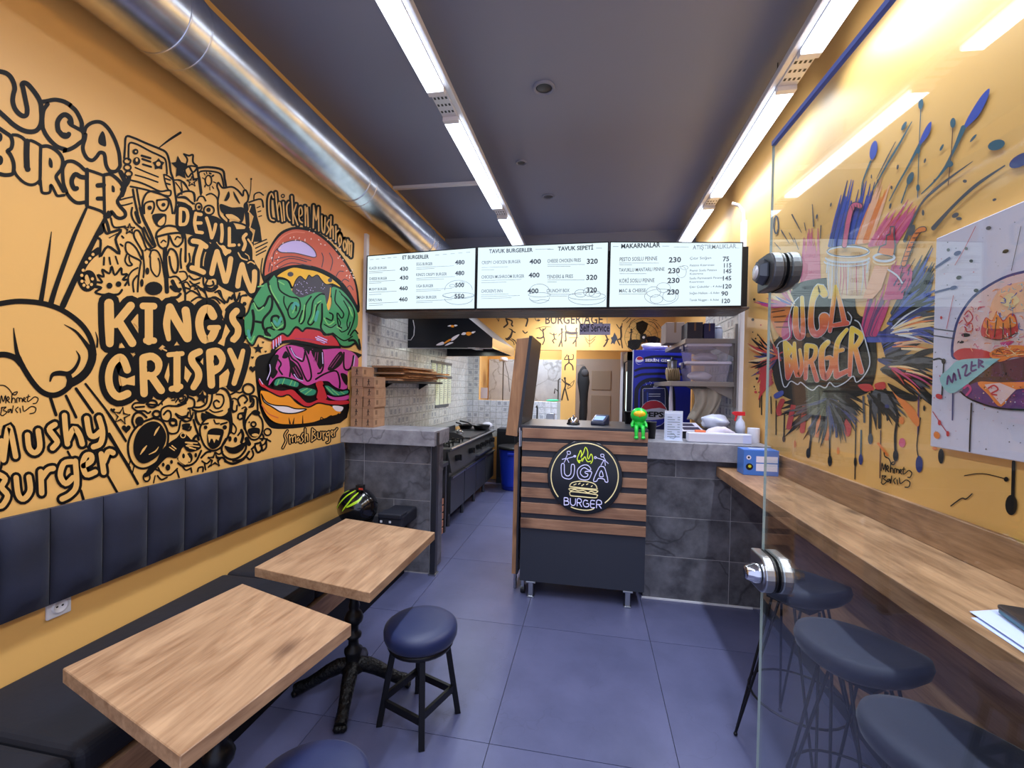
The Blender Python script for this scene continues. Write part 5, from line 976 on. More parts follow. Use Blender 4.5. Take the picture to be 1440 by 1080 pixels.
# raised flap of the counter and its gate
t = thing('counter_flap', 'raised hinged counter flap with wooden edge standing at the left end of the counter', 'counter flap', (-.52, 3.5, 1.17))
b0, t0 = (-.618, 1.18), (-.551, 1.895); b1, t1 = (-.531, 1.172), (-.457, 1.905)
vs = [(b0[0], 3.2, b0[1]), (b1[0], 3.2, b1[1]), (b1[0], 3.8, b1[1]), (b0[0], 3.8, b0[1]), (t0[0], 3.2, t0[1]), (t1[0], 3.2, t1[1]), (t1[0], 3.8, t1[1]), (t0[0], 3.8, t0[1])]
part('apron', MB().hexa(vs, 'wood_z'), t, bev=.002)
o = .022; vs2 = [(v[0]+(o if i in (0, 3, 4, 7) else o), v[1], v[2]) for i, v in enumerate(vs)]
vs2 = [(b1[0], 3.195, b1[1]+.03), (b1[0]+o, 3.195, b1[1]+.03), (b1[0]+o, 3.8, b1[1]+.03), (b1[0], 3.8, b1[1]+.03), (t1[0], 3.195, t1[1]+.012), (t1[0]+o, 3.195, t1[1]+.012), (t1[0]+o, 3.8, t1[1]+.012), (t1[0], 3.8, t1[1]+.012)]
part('flap_top', MB().hexa(vs2, 'graphite'), t)
part('hinge', MB().box((-.512, 3.2, 1.1), (-.5, 3.26, 1.22), 'steel').rod((-.512, 3.198, 1.1), (-.512, 3.198, 1.24), .008, 'chrome'), t)
t = thing('counter_gate', 'narrow swing gate with wooden face folded against the counter side', 'gate', (-.54, 3.6, .13))
part('gate_panel', MB().box((-.56, 3.25, .13), (-.53, 3.85, 1.1), 'wood_z'), t); part('gate_edge', MB().box((-.53, 3.25, .13), (-.515, 3.85, 1.1), 'graphite'), t)
part('gate_foot', MB().rod((-.54, 3.3, 0), (-.54, 3.3, .13), .012, 'steel').rod((-.54, 3.8, 0), (-.54, 3.8, .13), .012, 'steel'), t)

# --- neon sign on the counter
mat('neon_white', (206, 206, 236), .4, emit=(190, 190, 255), estr=.18); mat('neon_cream', (226, 214, 168), .4, emit=(255, 236, 170), estr=.12); mat('neon_lime', (206, 222, 70), .4, emit=(220, 255, 60), estr=.18)
mat('acrylic_black', (7, 8, 13), .16)
YS = yf-.018
cs = onY(822, 671, YS-.012); rs = .262
t = thing('neon_sign', 'round black sign with neon lettering and a burger outline on the slatted counter', 'sign', (cs.x, YS, cs.z-rs))
part('disc', MB().lathe([(rs-.003, -.006), (rs, -.003), (rs, .003), (rs-.003, .006)], 'acrylic_black', c=(cs.x, YS-.016, cs.z), M=Matrix.Rotation(PI/2, 4, 'X'), n=64), t)
for dx, dz in ((-.15, .15), (.15, .15), (-.15, -.15), (.15, -.15)): part('standoff', MB().rod((cs.x+dx, YS-.012, cs.z+dz), (cs.x+dx, YS, cs.z+dz), .01, 'steel'), t)
def neon(name, paths, m, r=.0042, lab=None):
    mb = MB()
    for pstr in paths:
        closed = pstr.endswith('*'); pp = pts('N1 '+pstr.rstrip('*'))[0]
        pp = catmull([q[:2] for q in pp], closed, 3)
        mb.tube([onY(x, y, YS-.0265) for x, y in pp], r, m, n=6, closed=closed)
    return part(name, mb, t, lab=lab)
import itertools
def arc(cx, cy, rx, ry, a0, a1, n=24): return ' '.join('%f,%f' % (cx+rx*math.cos(math.radians(a0+(a1-a0)*i/n)), cy+ry*math.sin(math.radians(a0+(a1-a0)*i/n))) for i in range(n+1))
neon('neon_ring', [arc(560, 540, 425, 420, 142, 413, 40)], 'neon_cream', lab='cream neon ring')
neon('neon_flame', ['490,370 465,320 490,250 510,210 520,260 510,300 545,240 570,170 600,230 595,290 610,320 640,255 660,300 655,350 635,378', '500,370 485,335 510,345 530,310', '530,350 560,290 580,330 600,355 640,345'], 'neon_lime', .0036, 'lime green neon flame')
neon('neon_letters', ['265,390 300,385 305,500 345,535 385,500 392,395 430,400 425,510 390,565 340,572 285,550 265,500*', '640,450 600,400 540,398 480,440 465,500 490,565 550,585 610,575 640,520 645,480 570,478 570,500 600,510 590,540 545,545 505,500 520,450 560,430 610,460*', '670,590 740,430 780,415 815,440 855,600 820,608 805,575 735,565 710,600*', '770,465 745,535 795,540*'], 'neon_white', .0034, 'pale neon letters UGA')
neon('neon_letters', ['300,810 300,900', '300,808 345,815 345,845 305,850', '305,850 355,860 352,895 300,902', '378,815 382,885 410,908 440,890 445,820', '465,915 468,825 512,830 515,868 470,872', '490,872 522,925', '600,850 560,840 540,880 560,922 605,920 610,888 580,885', '690,850 640,845 638,930 690,935', '640,888 685,890', '710,940 715,845 765,850 770,892 715,895', '735,895 770,945'], 'neon_white', .0034, 'pale neon letters BURGER')
neon('neon_burger', ['372,660 400,620 500,600 620,612 690,640 715,690 690,702 400,672*', '380,690 700,718 715,740 690,748 640,728 600,745 540,718 480,722 430,705 385,720*', '375,735 440,735 705,770 715,788', '372,760 390,785 500,795 690,812 715,795', '375,735 368,755', '385,925 450,950 560,968 640,962 680,945', '420,650 455,632', '480,640 505,622', '520,660 550,638', '580,645 605,630', '640,670 660,655'], 'neon_cream', .0036, 'cream neon burger outline')
neon('neon_figures', ['340,225 375,225 378,255 345,258*', '340,265 320,320 350,310 440,285', '320,320 300,365', '335,315 360,365', '272,325 320,312', '425,275 448,280 440,295 425,290*', '765,260 800,262 800,290 768,290*', '800,295 825,345 790,330 700,300', '800,340 765,400', '815,345 822,405', '830,350 860,378', '685,292 705,292 702,312 685,310*'], 'neon_white', .003, 'two little pale neon figures with spears')

# --- header with the three back-lit menu boards
emitm('menu_light', (.78, .94, 1.0), .55)
mat('menu_ink', (64, 74, 88), .6); mat('menu_ink2', (120, 134, 146), .6); mat('menu_line', (164, 184, 194), .6)
YM = 3.6
t = thing('header_canopy', 'wooden slatted header box hanging over the counter under the menu boards', 'canopy', (-.4, 3.9, 2.14))
part('frame', MB().box((XL+.04, YM+.062, 2.186), (XR-.07, 3.98, 2.66), 'black_paint'), t)
for i in range(6):
    yy = YM+.01+i*.063; part('slat', MB().box((XL+.04, yy, 2.17), (XR-.07, yy+.056, 2.186), 'dark_slat'), t, bev=.002, seg=1)
zt, zb = 2.71, 2.187
TOPS = ((2.672, 2.712), (2.714, 2.718), (2.718, 2.676))
xs = (-1.985, -.978, .117, 1.118)
labs = ('left lit menu board headed ET BURGERLER', 'middle lit menu board headed TAVUK BURGERLER', 'right lit menu board headed MAKARNALAR')
boards = []
for i in range(3):
    b = thing('menu_board', labs[i], 'menu board', ((xs[i]+xs[i+1])/2, YM+.03, zb), 'menu boards'); boards.append(b)
    a, c = xs[i]+.004, xs[i+1]-.004
    za, zd = TOPS[i]; e = .008
    def slab(x0_, x1_, lo0, lo1, hi0, hi1, y0_, y1_, m_): return MB().hexa([(x0_, y0_, lo0), (x1_, y0_, lo1), (x1_, y1_, lo1), (x0_, y1_, lo0), (x0_, y0_, hi0), (x1_, y0_, hi1), (x1_, y1_, hi1), (x0_, y1_, hi0)], m_)
    part('frame', slab(a, a+e, zb, zb, za, za, YM, YM+.06, 'black_plastic'), b); part('frame', slab(c-e, c, zb, zb, zd, zd, YM, YM+.06, 'black_plastic'), b)
    part('frame', slab(a+e, c-e, za-e, zd-e, za, zd, YM, YM+.06, 'black_plastic'), b); part('frame', slab(a+e, c-e, zb, zb, zb+e, zb+e, YM, YM+.06, 'black_plastic'), b)
    part('light_face', slab(a+e, c-e, zb+e, zb+e, za-e, zd-e, YM+.002, YM+.05, 'menu_light'), b)
def mt(b, body, px, py, h, ink='menu_ink', bold=.0, sx=.72, wpx=None, slope=0):
    """words on a board: left baseline pixel, cap height in pixels"""
    p = onY(px, py, YM); size = h*YM/616.9*1.42
    me = text_mesh(body, size, ink, bold=size*bold, sx=sx)
    if wpx and me.vertices:
        w = max(v.co.x for v in me.vertices); k = (wpx*YM/616.9)/w*1.0; me.transform(Matrix.Diagonal((k, 1, 1, 1)))
    me.transform(faceY((p.x, YM-.0012, p.z))); me.update()
    return link('lettering', me, boards[b])
def rule(b, segs, ink='menu_line', th=.6):
    m = MB()
    for x0_, y0_, x1_, y1_ in segs:
        p, q = onY(x0_, y0_, YM), onY(x1_, y1_, YM); h = th*YM/616.9
        m.add([(p.x, YM-.0012, p.z), (q.x, YM-.0012, q.z), (q.x, YM-.0012, q.z+h), (p.x, YM-.0012, p.z+h)], [(0, 1, 2, 3)], ink)
    part('printed_lines', m, boards[b])['kind'] = 'stuff'
CROPS['M1'] = (500, 330, 5.143); CROPS['M2'] = (770, 330, 4.966)
def M1(x, y): return (500+x/5.143, 330+y/5.143)
def M2(x, y): return (770+x/4.966, 330+y/4.966)
def rows(b, f, s, data):
    for body, x, y, w, h, ink in data:
        p = f(x, y); mt(b, body, p[0], p[1], h/s, ink, bold=.03 if ink == 'menu_ink' else .014, wpx=w/s)
rows(0, M1, 5.143, [('ET BURGERLER', 338, 178, 215, 28, 'menu_ink'), ('KLASİK BURGER', 97, 252, 150, 20, 'menu_ink2'), ('430', 320, 262, 68, 30, 'menu_ink'), ('CHEESE BURGER', 97, 328, 152, 20, 'menu_ink2'), ('430', 320, 326, 70, 30, 'menu_ink'), ('MUSHY BURGER', 97, 404, 150, 20, 'menu_ink2'), ('460', 316, 402, 70, 30, 'menu_ink'), ("DEVIL'S INN", 95, 482, 110, 20, 'menu_ink2'), ('460', 314, 482, 70, 30, 'menu_ink'),
                    ('EGG BURGER', 440, 224, 130, 22, 'menu_ink2'), ('480', 720, 216, 74, 32, 'menu_ink'), ("KING'S CRISPY BURGER", 438, 300, 245, 22, 'menu_ink2'), ('480', 720, 294, 72, 32, 'menu_ink'), ('UGA BURGER', 438, 382, 138, 22, 'menu_ink2'), ('500', 720, 380, 70, 32, 'menu_ink'), ('SMASH BURGER', 438, 464, 165, 22, 'menu_ink2'), ('550', 714, 460, 78, 32, 'menu_ink')])
rows(1, M1, 5.143, [('TAVUK BURGERLER', 966, 134, 326, 28, 'menu_ink'), ('CRISPY CHICKEN BURGER', 912, 214, 294, 24, 'menu_ink2'), ('400', 1258, 212, 84, 34, 'menu_ink'), ('CHICKEN MUSHROOM BURGER', 910, 318, 322, 24, 'menu_ink2'), ('400', 1252, 310, 80, 34, 'menu_ink'), ("CHICKEN'S INN", 908, 420, 162, 24, 'menu_ink2'), ('400', 1244, 424, 80, 34, 'menu_ink')])
rows(1, M2, 4.966, [('TAVUK SEPETİ', 72, 112, 242, 28, 'menu_ink'), ('CHEESE CHICKEN FRIES', -2, 196, 232, 24, 'menu_ink2'), ('320', 272, 204, 76, 34, 'menu_ink'), ('TENDERS & FRIES', -6, 306, 182, 24, 'menu_ink2'), ('320', 268, 316, 76, 34, 'menu_ink'), ('CRUNCHY BOX', -8, 404, 160, 24, 'menu_ink2'), ('320', 270, 404, 72, 34, 'menu_ink')])
rows(2, M2, 4.966, [('MAKARNALAR', 512, 96, 256, 30, 'menu_ink'), ('ATIŞTIRMALIKLAR', 1014, 104, 266, 28, 'menu_ink2'), ('PESTO SOSLU PENNE', 502, 186, 246, 26, 'menu_ink2'), ('230', 846, 194, 78, 34, 'menu_ink'), ('TAVUKLU MANTARLI PENNE', 498, 260, 296, 24, 'menu_ink2'), ('230', 840, 270, 76, 34, 'menu_ink'), ('KÖRİ SOSLU PENNE', 500, 336, 230, 26, 'menu_ink2'), ('230', 836, 338, 78, 34, 'menu_ink'), ('MAC & CHEESE', 498, 404, 176, 24, 'menu_ink2'), ('230', 834, 418, 76, 34, 'menu_ink'),
                    ('Çıtır Soğan', 992, 174, 134, 16, 'menu_ink2'), ('75', 1222, 186, 40, 30, 'menu_ink'), ('Patates Kızartması', 992, 222, 152, 14, 'menu_ink2'), ('115', 1224, 230, 52, 28, 'menu_ink'), ('Peynir Soslu Patates', 992, 258, 168, 14, 'menu_ink2'), ('145', 1222, 270, 54, 28, 'menu_ink'), ('Kızartma', 992, 280, 84, 12, 'menu_ink2'), ('Soslu Parmesanlı Patates', 990, 312, 208, 14, 'menu_ink2'), ('145', 1216, 320, 58, 28, 'menu_ink'), ('Kızartması', 990, 336, 90, 12, 'menu_ink2'), ('Çıtır Çubuklar - 4 Adet', 990, 372, 204, 14, 'menu_ink2'), ('120', 1216, 376, 60, 28, 'menu_ink'), ('Soğan Halkası - 6 Adet', 990, 416, 186, 14, 'menu_ink2'), ('90', 1212, 426, 42, 28, 'menu_ink'), ('Tavuk Nugget - 6 Adet', 990, 464, 184, 14, 'menu_ink2'), ('120', 1210, 478, 56, 28, 'menu_ink')])
def textlines(f, items): return [(*f(x, y), *f(x+w, y-w*sl)) for x, y, w, sl in items]
rule(0, textlines(M1, [(97, 268, 190, .05), (97, 280, 100, .05), (97, 342, 190, .05), (97, 354, 90, .05), (97, 420, 200, .05), (97, 436, 90, .05), (97, 500, 210, .05), (97, 514, 100, .05), (440, 240, 270, .05), (440, 252, 130, .05), (440, 318, 280, .05), (440, 330, 200, .04), (438, 400, 260, .04), (438, 412, 180, .04), (438, 482, 260, .04), (438, 494, 120, .04)]))
rule(0, textlines(M1, [(105+i*42, 182-i*4, 26, .06) for i in range(5)]+[(575+i*56, 150-i*5, 30, .06) for i in range(5)]), 'menu_ink2', .5)
rule(1, textlines(M1, [(912, 240, 190, .03), (912, 258, 90, .03), (910, 334, 290, .03), (910, 350, 180, .03), (908, 436, 200, .03), (908, 450, 280, .03), (908, 464, 220, .03), (1300, 108, 110, .03)])+textlines(M2, [(0, 210, 260, .0), (0, 222, 160, 0), (0, 318, 258, 0), (0, 332, 66, 0), (0, 418, 240, 0), (0, 430, 140, 0), (0, 104, 44, 0), (340, 96, 40, 0)]))
rule(2, textlines(M2, [(500, 200, 280, 0), (500, 212, 90, 0), (500, 274, 190, 0), (500, 350, 200, 0), (498, 416, 200, 0), (455, 85, 40, 0), (800, 82, 50, 0), (880, 88, 105, 0), (1315, 96, 25, 0)]))
def sketch(b, f, items):
    P = Paint(lambda x, y, off: (lambda p: Vector((p.x, YM-.0004-off*.5, p.z)))(onY(x, y, YM)), .0006)
    for it in items: P.st([f(*q)+(.7,) for q in it], .7, 'menu_line')
    P.done('printed_sketch', boards[b])
el = lambda cx, cy, rx, ry, a0=0, a1=360, n=20: [(cx+rx*math.cos(math.radians(a0+(a1-a0)*i/n)), cy+ry*math.sin(math.radians(a0+(a1-a0)*i/n))) for i in range(n+1)]
sketch(0, M1, [el(745, 400, 100, 70, 180, 360), el(745, 440, 115, 22), el(745, 465, 100, 40, 0, 180), el(700, 370, 20, 10), el(770, 350, 18, 8), [(630, 440), (680, 455), (720, 440), (770, 458), (860, 440)]])
sketch(1, M1, [el(1330, 405, 70, 48, 180, 360), el(1330, 435, 80, 16), el(1330, 455, 72, 40, 0, 180), [(1260, 470), (1300, 480), (1350, 470), (1400, 478)]])
sketch(1, M2, [el(275, 440, 130, 50, 0, 180), el(275, 430, 130, 26), el(230, 410, 40, 26), el(290, 400, 40, 30), el(330, 415, 40, 22)])
sketch(2, M2, [el(795, 430, 118, 60, 0, 180), el(795, 430, 118, 50, 180, 360), el(740, 400, 50, 36), el(810, 370, 48, 34), el(850, 430, 46, 36), el(760, 450, 44, 30), el(935, 260, 34, 40), el(955, 230, 26, 14)])

# ================================================================== tables, stools, bar
def iron_base(root, rot, h):
    col = [(.05, .105), (.062, .112), (.062, .128), (.04, .15), (.036, .175), (.044, .2), (.044, .212), (.026, .228), (.024, .262), (.038, .275), (.038, .288), (.022, .3), (.024, .33), (.042, .352), (.046, .372), (.036, .395), (.022, .41), (.028, .43), (.022, .452), (.024, .52), (.029, .6), (.03, h-.06), (.036, h-.05), (.036, h-.03)]
    part('column', MB().lathe(col, 'black_metal', n=18), root)
    m = MB().box((-.16, -.02, h-.03), (.16, .02, h-.018), 'black_metal').box((-.02, -.16, h-.03), (.02, .16, h-.018), 'black_metal'); part('top_bracket', m, root)
    for k in range(4):
        a = rot+k*PI/2; c, s = math.cos(a), math.sin(a); m = MB()
        path = [(.02, .135, .034), (.07, .128, .036), (.12, .105, .033), (.17, .075, .029), (.215, .05, .027), (.25, .036, .03), (.272, .028, .027)]
        m.tube([(r*c, r*s, z) for r, z, w in path], [w for r, z, w in path], 'cast_iron', n=12)
        # cast ribs and claw
        for i in range(9):
            f_ = .07+.16*i/8; z = .155-.115*(i/8)**.9
            for d in (-1, 1): m.ball((f_*c-d*.014*s, f_*s+d*.014*c, z-.004), .009, 'cast_iron', n=6, k=4)
        for d in (-1, 0, 1): m.ball((.27*c-d*.014*s, .27*s+d*.014*c, .018), .018, 'cast_iron', n=8, k=6, sc=(1, 1, .95))
        part('foot', m, root)
def table(cx, cy, ax, ay, lx, ly, h, brot, lab, mname):
    t = thing('pedestal_table', lab, 'table', group='cafe tables with iron pedestals')
    ux = Vector((math.cos(ax), math.sin(ax), 0))*lx/2; uy = Vector((-math.sin(ay), math.cos(ay), 0))*ly/2
    lo = [(-ux-uy), (ux-uy), (ux+uy), (-ux+uy)]
    part('tabletop', MB().hexa([(v.x, v.y, h-.042) for v in lo]+[(v.x, v.y, h) for v in lo], mname), t, bev=.002, seg=1)
    iron_base(t, brot, h-.012)
    t.location = (cx, cy, 0); return t
r_ = math.radians
table(-1.125, 1.187, r_(-17), r_(-8), .615, .57, .72, r_(25), 'small square wooden cafe table nearest the camera', 'wood_y')
table(-1.146, 2.02, r_(-10), r_(0), .617, .735, .72, r_(19), 'square wooden cafe table on black iron pedestal beside the round stool', 'wood_y')

def stool(lab):
    t = thing('round_stool', lab, 'stool', group='low round stools')
    prof = [(0, .372), (.13, .374), (.158, .382), (.166, .40), (.167, .425), (.163, .44), (.145, .454), (.10, .46), (0, .462)]
    part('seat', MB().lathe(prof, 'stool_leather', n=40), t)
    part('seat_base', MB().lathe([(0, .352), (.145, .352), (.15, .36), (.15, .374), (0, .374)], 'black_metal', n=32), t)
    tops, feet = [], []
    for k in range(4):
        a = k*PI/2; c, s = math.cos(a), math.sin(a); q = Matrix.Rotation(a, 4, 'Z')
        w = .013; r0, r1 = .178, .118
        vs = [(r0-w, -w, 0), (r0+w, -w, 0), (r0+w, w, 0), (r0-w, w, 0), (r1-w, -w, .36), (r1+w, -w, .36), (r1+w, w, .36), (r1-w, w, .36)]
        part('leg', MB().hexa([q @ Vector(v) for v in vs], 'black_metal'), t, bev=.002, seg=1)
        zz_ = .125 if k % 2 else .105; rr = r0+(r1-r0)*zz_/.36
        p, p2 = q @ Vector((rr, 0, zz_)), Matrix.Rotation(a+PI/2, 4, 'Z') @ Vector((rr, 0, zz_))
        d = (p2-p).normalized(); n_ = Vector((-d.y, d.x, 0))*.007; up = Vector((0, 0, .016))
        part('stretcher', MB().hexa([p-n_-up, p+n_-up, p2+n_-up, p2-n_-up, p-n_+up, p+n_+up, p2+n_+up, p2-n_+up], 'black_metal'), t)
    return t
s1 = stool('navy padded round stool with black square legs beside the far table'); s1.location = (-.748, 1.912, 0); s1.rotation_euler.z = r_(25)
s2 = copy_tree(s1); s2['label'] = 'navy padded round stool cut off by the bottom edge, beside the near table'; s2.location = (-.738, 1.075, 0); s2.rotation_euler.z = r_(60)

# --- bar along the right wall
t = thing('bar_shelf', 'long wooden bar shelf with upstand running along the right wall', 'bar', (1.07, 1.3, .92))
part('bar_top', MB().box((.895, -1.0, .93), (XR, 3.352, 1.0), 'wood_bar'), t, bev=.002, seg=1)
part('upstand', MB().box((XR-.02, -1.0, 1.0), (XR, 3.29, 1.13), 'wood_bar'), t, bev=.002, seg=1)
part('support_batten', MB().box((XR-.06, -1.0, .86), (XR, 3.35, .93), 'yellow'), t)
part('wood_panelling', MB().box((XR-.018, -1.0, .09), (XR, 3.352, .74), 'slat_panel'if 'slat_panel' in MATS else 'wood_bar'), WR)
bb = struct(one('baseboard_right', MB().box((XR-.022, -1.0, 0), (XR, 3.352, .09), 'graphite'), 'dark baseboard', 'x')); del bb['category']; del bb['label']

def bar_stool(lab):
    t = thing('bar_stool', lab, 'bar stool', group='bar stools on wire legs')
    m = MB(); n, k = 40, 10; vs = []
    prof = [(0, .655), (.10, .656), (.145, .664), (.168, .682), (.174, .705), (.168, .728), (.148, .742), (.10, .744), (.05, .742), (0, .741)]
    for r, z in prof:
        for j in range(n):
            a = 2*PI*j/n; x, y = r*math.cos(a)*1.08, r*math.sin(a)*.86
            lift = max(0, (x/.2))**2*.045*(1 if z > .66 else .6) - .012*(1-(abs(y)/.18)**2)*(z > .73)
            vs.append((x, y, z+lift))
    m.add(vs, [(i*n+j, i*n+(j+1) % n, (i+1)*n+(j+1) % n, (i+1)*n+j) for i in range(len(prof)-1) for j in range(n)], 'stool_velvet', True)
    part('seat', m, t)
    part('mount_plate', MB().box((-.09, -.09, .645), (.09, .09, .655), 'black_metal'), t)
    for k in range(4):
        a = PI/4+k*PI/2; c, s = math.cos(a), math.sin(a); m = MB(); e = .045
        for d in (-1, 1):
            m.tube([(.09*c-d*e*s, .09*s+d*e*c, .648), (.235*c, .235*s, .012)], .0055, 'black_metal', n=7)
        m.ball((.235*c, .235*s, .008), .009, 'black_metal', n=8, k=6)
        part('hairpin_leg', m, t)
    part('foot_ring', MB().tube([(.185*math.cos(i*PI/12), .185*math.sin(i*PI/12), .23) for i in range(24)], .005, 'black_metal', n=7, closed=True), t)
    return t
b1 = bar_stool('black upholstered bar stool farthest along the bar, by the stone counter'); b1.location = (.905, 2.08, 0); b1.rotation_euler.z = r_(-52)
b2 = copy_tree(b1); b2['label'] = 'middle black upholstered bar stool under the bar shelf'; b2.location = (.872, 1.60, 0); b2.rotation_euler.z = r_(-56)
b3 = copy_tree(b1); b3['label'] = 'nearest black upholstered bar stool, cut off at the bottom right'; b3.location = (.85, 1.185, 0); b3.rotation_euler.z = r_(-56)

# --- open glass door with locks
GX, GY0, GY1 = .49, .40, 1.35
t = thing('glass_door', 'frameless clear glass door standing open in front of the bar', 'glass door', (GX, .9, 0))
m = MB().box((GX-.003, GY0, .02), (GX+.003, GY1, 2.25), 'pane')
m.mi[4] = m._m('pane_edge'); 
pane = part('glass_pane', m, t)
part('pane_rim', MB().box((GX-.0032, GY1-.0012, .02), (GX+.0032, GY1+.0006, 2.25), 'pane_edge'), t)
part('pane_rim', MB().box((GX-.0056, GY0, 2.24), (GX+.0056, GY1, 2.2515), 'pane_film'), t, lab='blue edge of the pane')
part('hinge_patch', MB().box((GX-.02, GY0-.02, .0), (GX+.02, GY0+.16, .06), 'steel'), t); part('hinge_patch', MB().box((GX-.02, GY0-.02, 2.2), (GX+.02, GY0+.16, 2.26), 'steel'), t)
def lock(zc, yc, m1, lab, knob):
    """D-shaped fitting clamped on both faces of the pane, flat side at the pane's edge"""
    def dshape(x, s=1.0):
        out = [(x, yc+.05, zc+.048*s), (x, yc+.05, zc-.048*s)]
        out += [(x, yc-.012-.048*s*math.sin(a), zc-.048*s*math.cos(a)) for a in (PI*i/12 for i in range(13))]
        return out
    for side in (-1, 1):
        x0_ = GX+side*.0035
        part('lock_gasket', MB().prism(dshape(x0_, .97), (side*.005, 0, 0), 'black_plastic'), t)
        part('lock_body', MB().prism(dshape(x0_+side*.005), (side*.026, 0, 0), m1), t, bev=.004, lab=lab)
    xk = GX-.0365
    if knob:
        part('lock_cylinder', MB().lathe([(.026, 0), (.026, .012), (.022, .018), (.018, .03), (.016, .032), (0, .032)], 'chrome', c=(xk, yc-.012, zc), M=Matrix.Rotation(-PI/2, 4, 'Y'), n=24), t)
    else:
        part('lock_cylinder', MB().lathe([(.036, 0), (.036, .004), (.028, .02), (.022, .021), (0, .021)], 'dark_steel', c=(xk, yc, zc), M=Matrix.Rotation(-PI/2, 4, 'Y'), n=6, smooth=False).lathe([(0, .0225), (.019, .0225), (.019, .02)], 'white_metal', c=(xk, yc, zc), M=Matrix.Rotation(-PI/2, 4, 'Y'), n=20), t)
lock(1.872, 1.30, 'dark_steel', 'dark steel door fitting', False)
lock(1.055, 1.30, 'steel', 'brushed steel door lock', True)

# the door stands two degrees off the wall's direction, turned about its free edge
pv = Vector((GX, GY1, 0)); tq = Matrix.Translation(pv) @ Matrix.Rotation(r_(2), 4, 'Z') @ Matrix.Translation(-pv)
t.matrix_world = tq @ Matrix.Translation(t.location)

# --- papers and laptop on the bar
mat('paper', (196, 204, 240), .7); mat('laptop_grey', (52, 54, 62), .35, metal=.6); mat('laptop_teal', (44, 104, 122), .4)
zb_ = 1.0
def sheet(pts4, z, lab):
    m = MB(); c = [Vector((x, y, z)) for x, y in pts4]; n = 6; vs = []
    for j in range(n+1):
        for i in range(n+1):
            u, v = i/n, j/n; p = (c[0]*(1-u)+c[1]*u)*(1-v)+(c[3]*(1-u)+c[2]*u)*v
            vs.append((p.x, p.y, z+.0006+.0035*math.sin(u*3+v*2)**2*(1-v)*(1-u)))
    m.add(vs, [(j*(n+1)+i, j*(n+1)+i+1, (j+1)*(n+1)+i+1, (j+1)*(n+1)+i) for j in range(n) for i in range(n)], 'paper', True)
    k = len(vs); m.add([(x, y, z_-.0005) for x, y, z_ in vs], [(j*(n+1)+i, (j+1)*(n+1)+i, (j+1)*(n+1)+i+1, j*(n+1)+i+1) for j in range(n) for i in range(n)], 'paper', True)
    return one('paper_sheet', m, lab, 'paper', 'loose papers on the bar')
sheet([(.905, .93), (1.115, 1.0), (1.12, 1.305), (.935, 1.265)], zb_, 'lowest white paper sheet on the bar, at the edge')
sheet([(.915, .95), (1.14, 1.02), (1.16, 1.36), (.95, 1.29)], zb_+.0045, 'upper white paper sheet directly under the laptop')
t = thing('laptop', 'closed dark laptop lying on papers at the right end of the bar', 'laptop', (1.09, 1.13, zb_+.01))
lz = zb_+.0105
def rrect(x0_, y0_, x1_, y1_, r, z): 
    out = []
    for cx, cy, a0 in ((x1_-r, y0_+r, -90), (x1_-r, y1_-r, 0), (x0_+r, y1_-r, 90), (x0_+r, y0_+r, 180)):
        out += [(cx+r*math.cos(math.radians(a0+i*22.5)), cy+r*math.sin(math.radians(a0+i*22.5)), z) for i in range(5)]
    return out
LQ = Matrix.Translation((1.075, 1.09, 0)) @ Matrix.Rotation(r_(-12), 4, 'Z')
lq = lambda l: [LQ @ Vector(p) for p in l]
part('base', MB().prism(lq(rrect(-.105, -.19, .125, .19, .014, lz)), (0, 0, .009), 'laptop_teal'), t)
part('lid', MB().prism(lq(rrect(-.107, -.192, .127, .192, .016, lz+.0095)), (0, 0, .008), 'laptop_grey'), t, bev=.002)

# --- helmet and bag on the bench
mat('helmet_black', (10, 10, 13), .18, coat=.6); mat('lime', (176, 214, 40), .3); mat('visor', (6, 6, 8), .06); mat('cam_red', (196, 60, 44), .4)
HC = Vector((-1.70, 3.02, .612))
t = thing('motorcycle_helmet', 'black motorcycle helmet with lime green stripes lying on the bench', 'helmet', (HC.x, HC.y, .455))
HM = Matrix.Rotation(r_(-18), 4, 'Z') @ Matrix.Rotation(r_(-8), 4, 'Y')
def hp(lon, lat, r=1.0):
    """point on the shell: lon around, lat up"""
    a, b = math.radians(lon), math.radians(lat)
    p = Vector((.158*math.cos(a)*math.cos(b), .135*math.sin(a)*math.cos(b), .148*math.sin(b)))
    if p.z < 0: p.x *= 1-.10*(-p.z/.148); p.y *= 1-.12*(-p.z/.148)
    return HC + HM @ (p*r)
m = MB(); n, k = 36, 20; vs = []
for i in range(k+1):
    lat = -68+158*i/k
    for j in range(n): vs.append(hp(360*j/n, lat))
m.add(vs, [(i*n+j, i*n+(j+1) % n, (i+1)*n+(j+1) % n, (i+1)*n+j) for i in range(k) for j in range(n)], 'helmet_black', True); part('shell', m, t)
def band(name, path, w, mm, r=1.012, rr=None):
    m = MB(); vs = []; pp = catmull(path, False, 5)
    for i, q in enumerate(pp):
        f_ = math.sin(PI*(i+.6)/(len(pp)+.2))**.5
        vs += [hp(q[0], q[1]+w*f_/2, r), hp(q[0], q[1]-w*f_/2, r)]
    m.add(vs, [(2*i, 2*i+1, 2*i+3, 2*i+2) for i in range(len(pp)-1)], mm, True); return part(name, m, t)
band('visor', [(-40, -8), (-20, -6), (0, -5), (20, -6), (45, -8)], 44, 'visor', 1.016)
band('stripe', [(-118, 10), (-100, 32), (-78, 52), (-40, 68)], 9, 'lime'); band('stripe', [(-92, 2), (-74, 22), (-58, 40), (-36, 54)], 8, 'lime'); band('stripe', [(-78, 12), (-58, 20), (-40, 28), (-28, 38)], 8, 'lime')
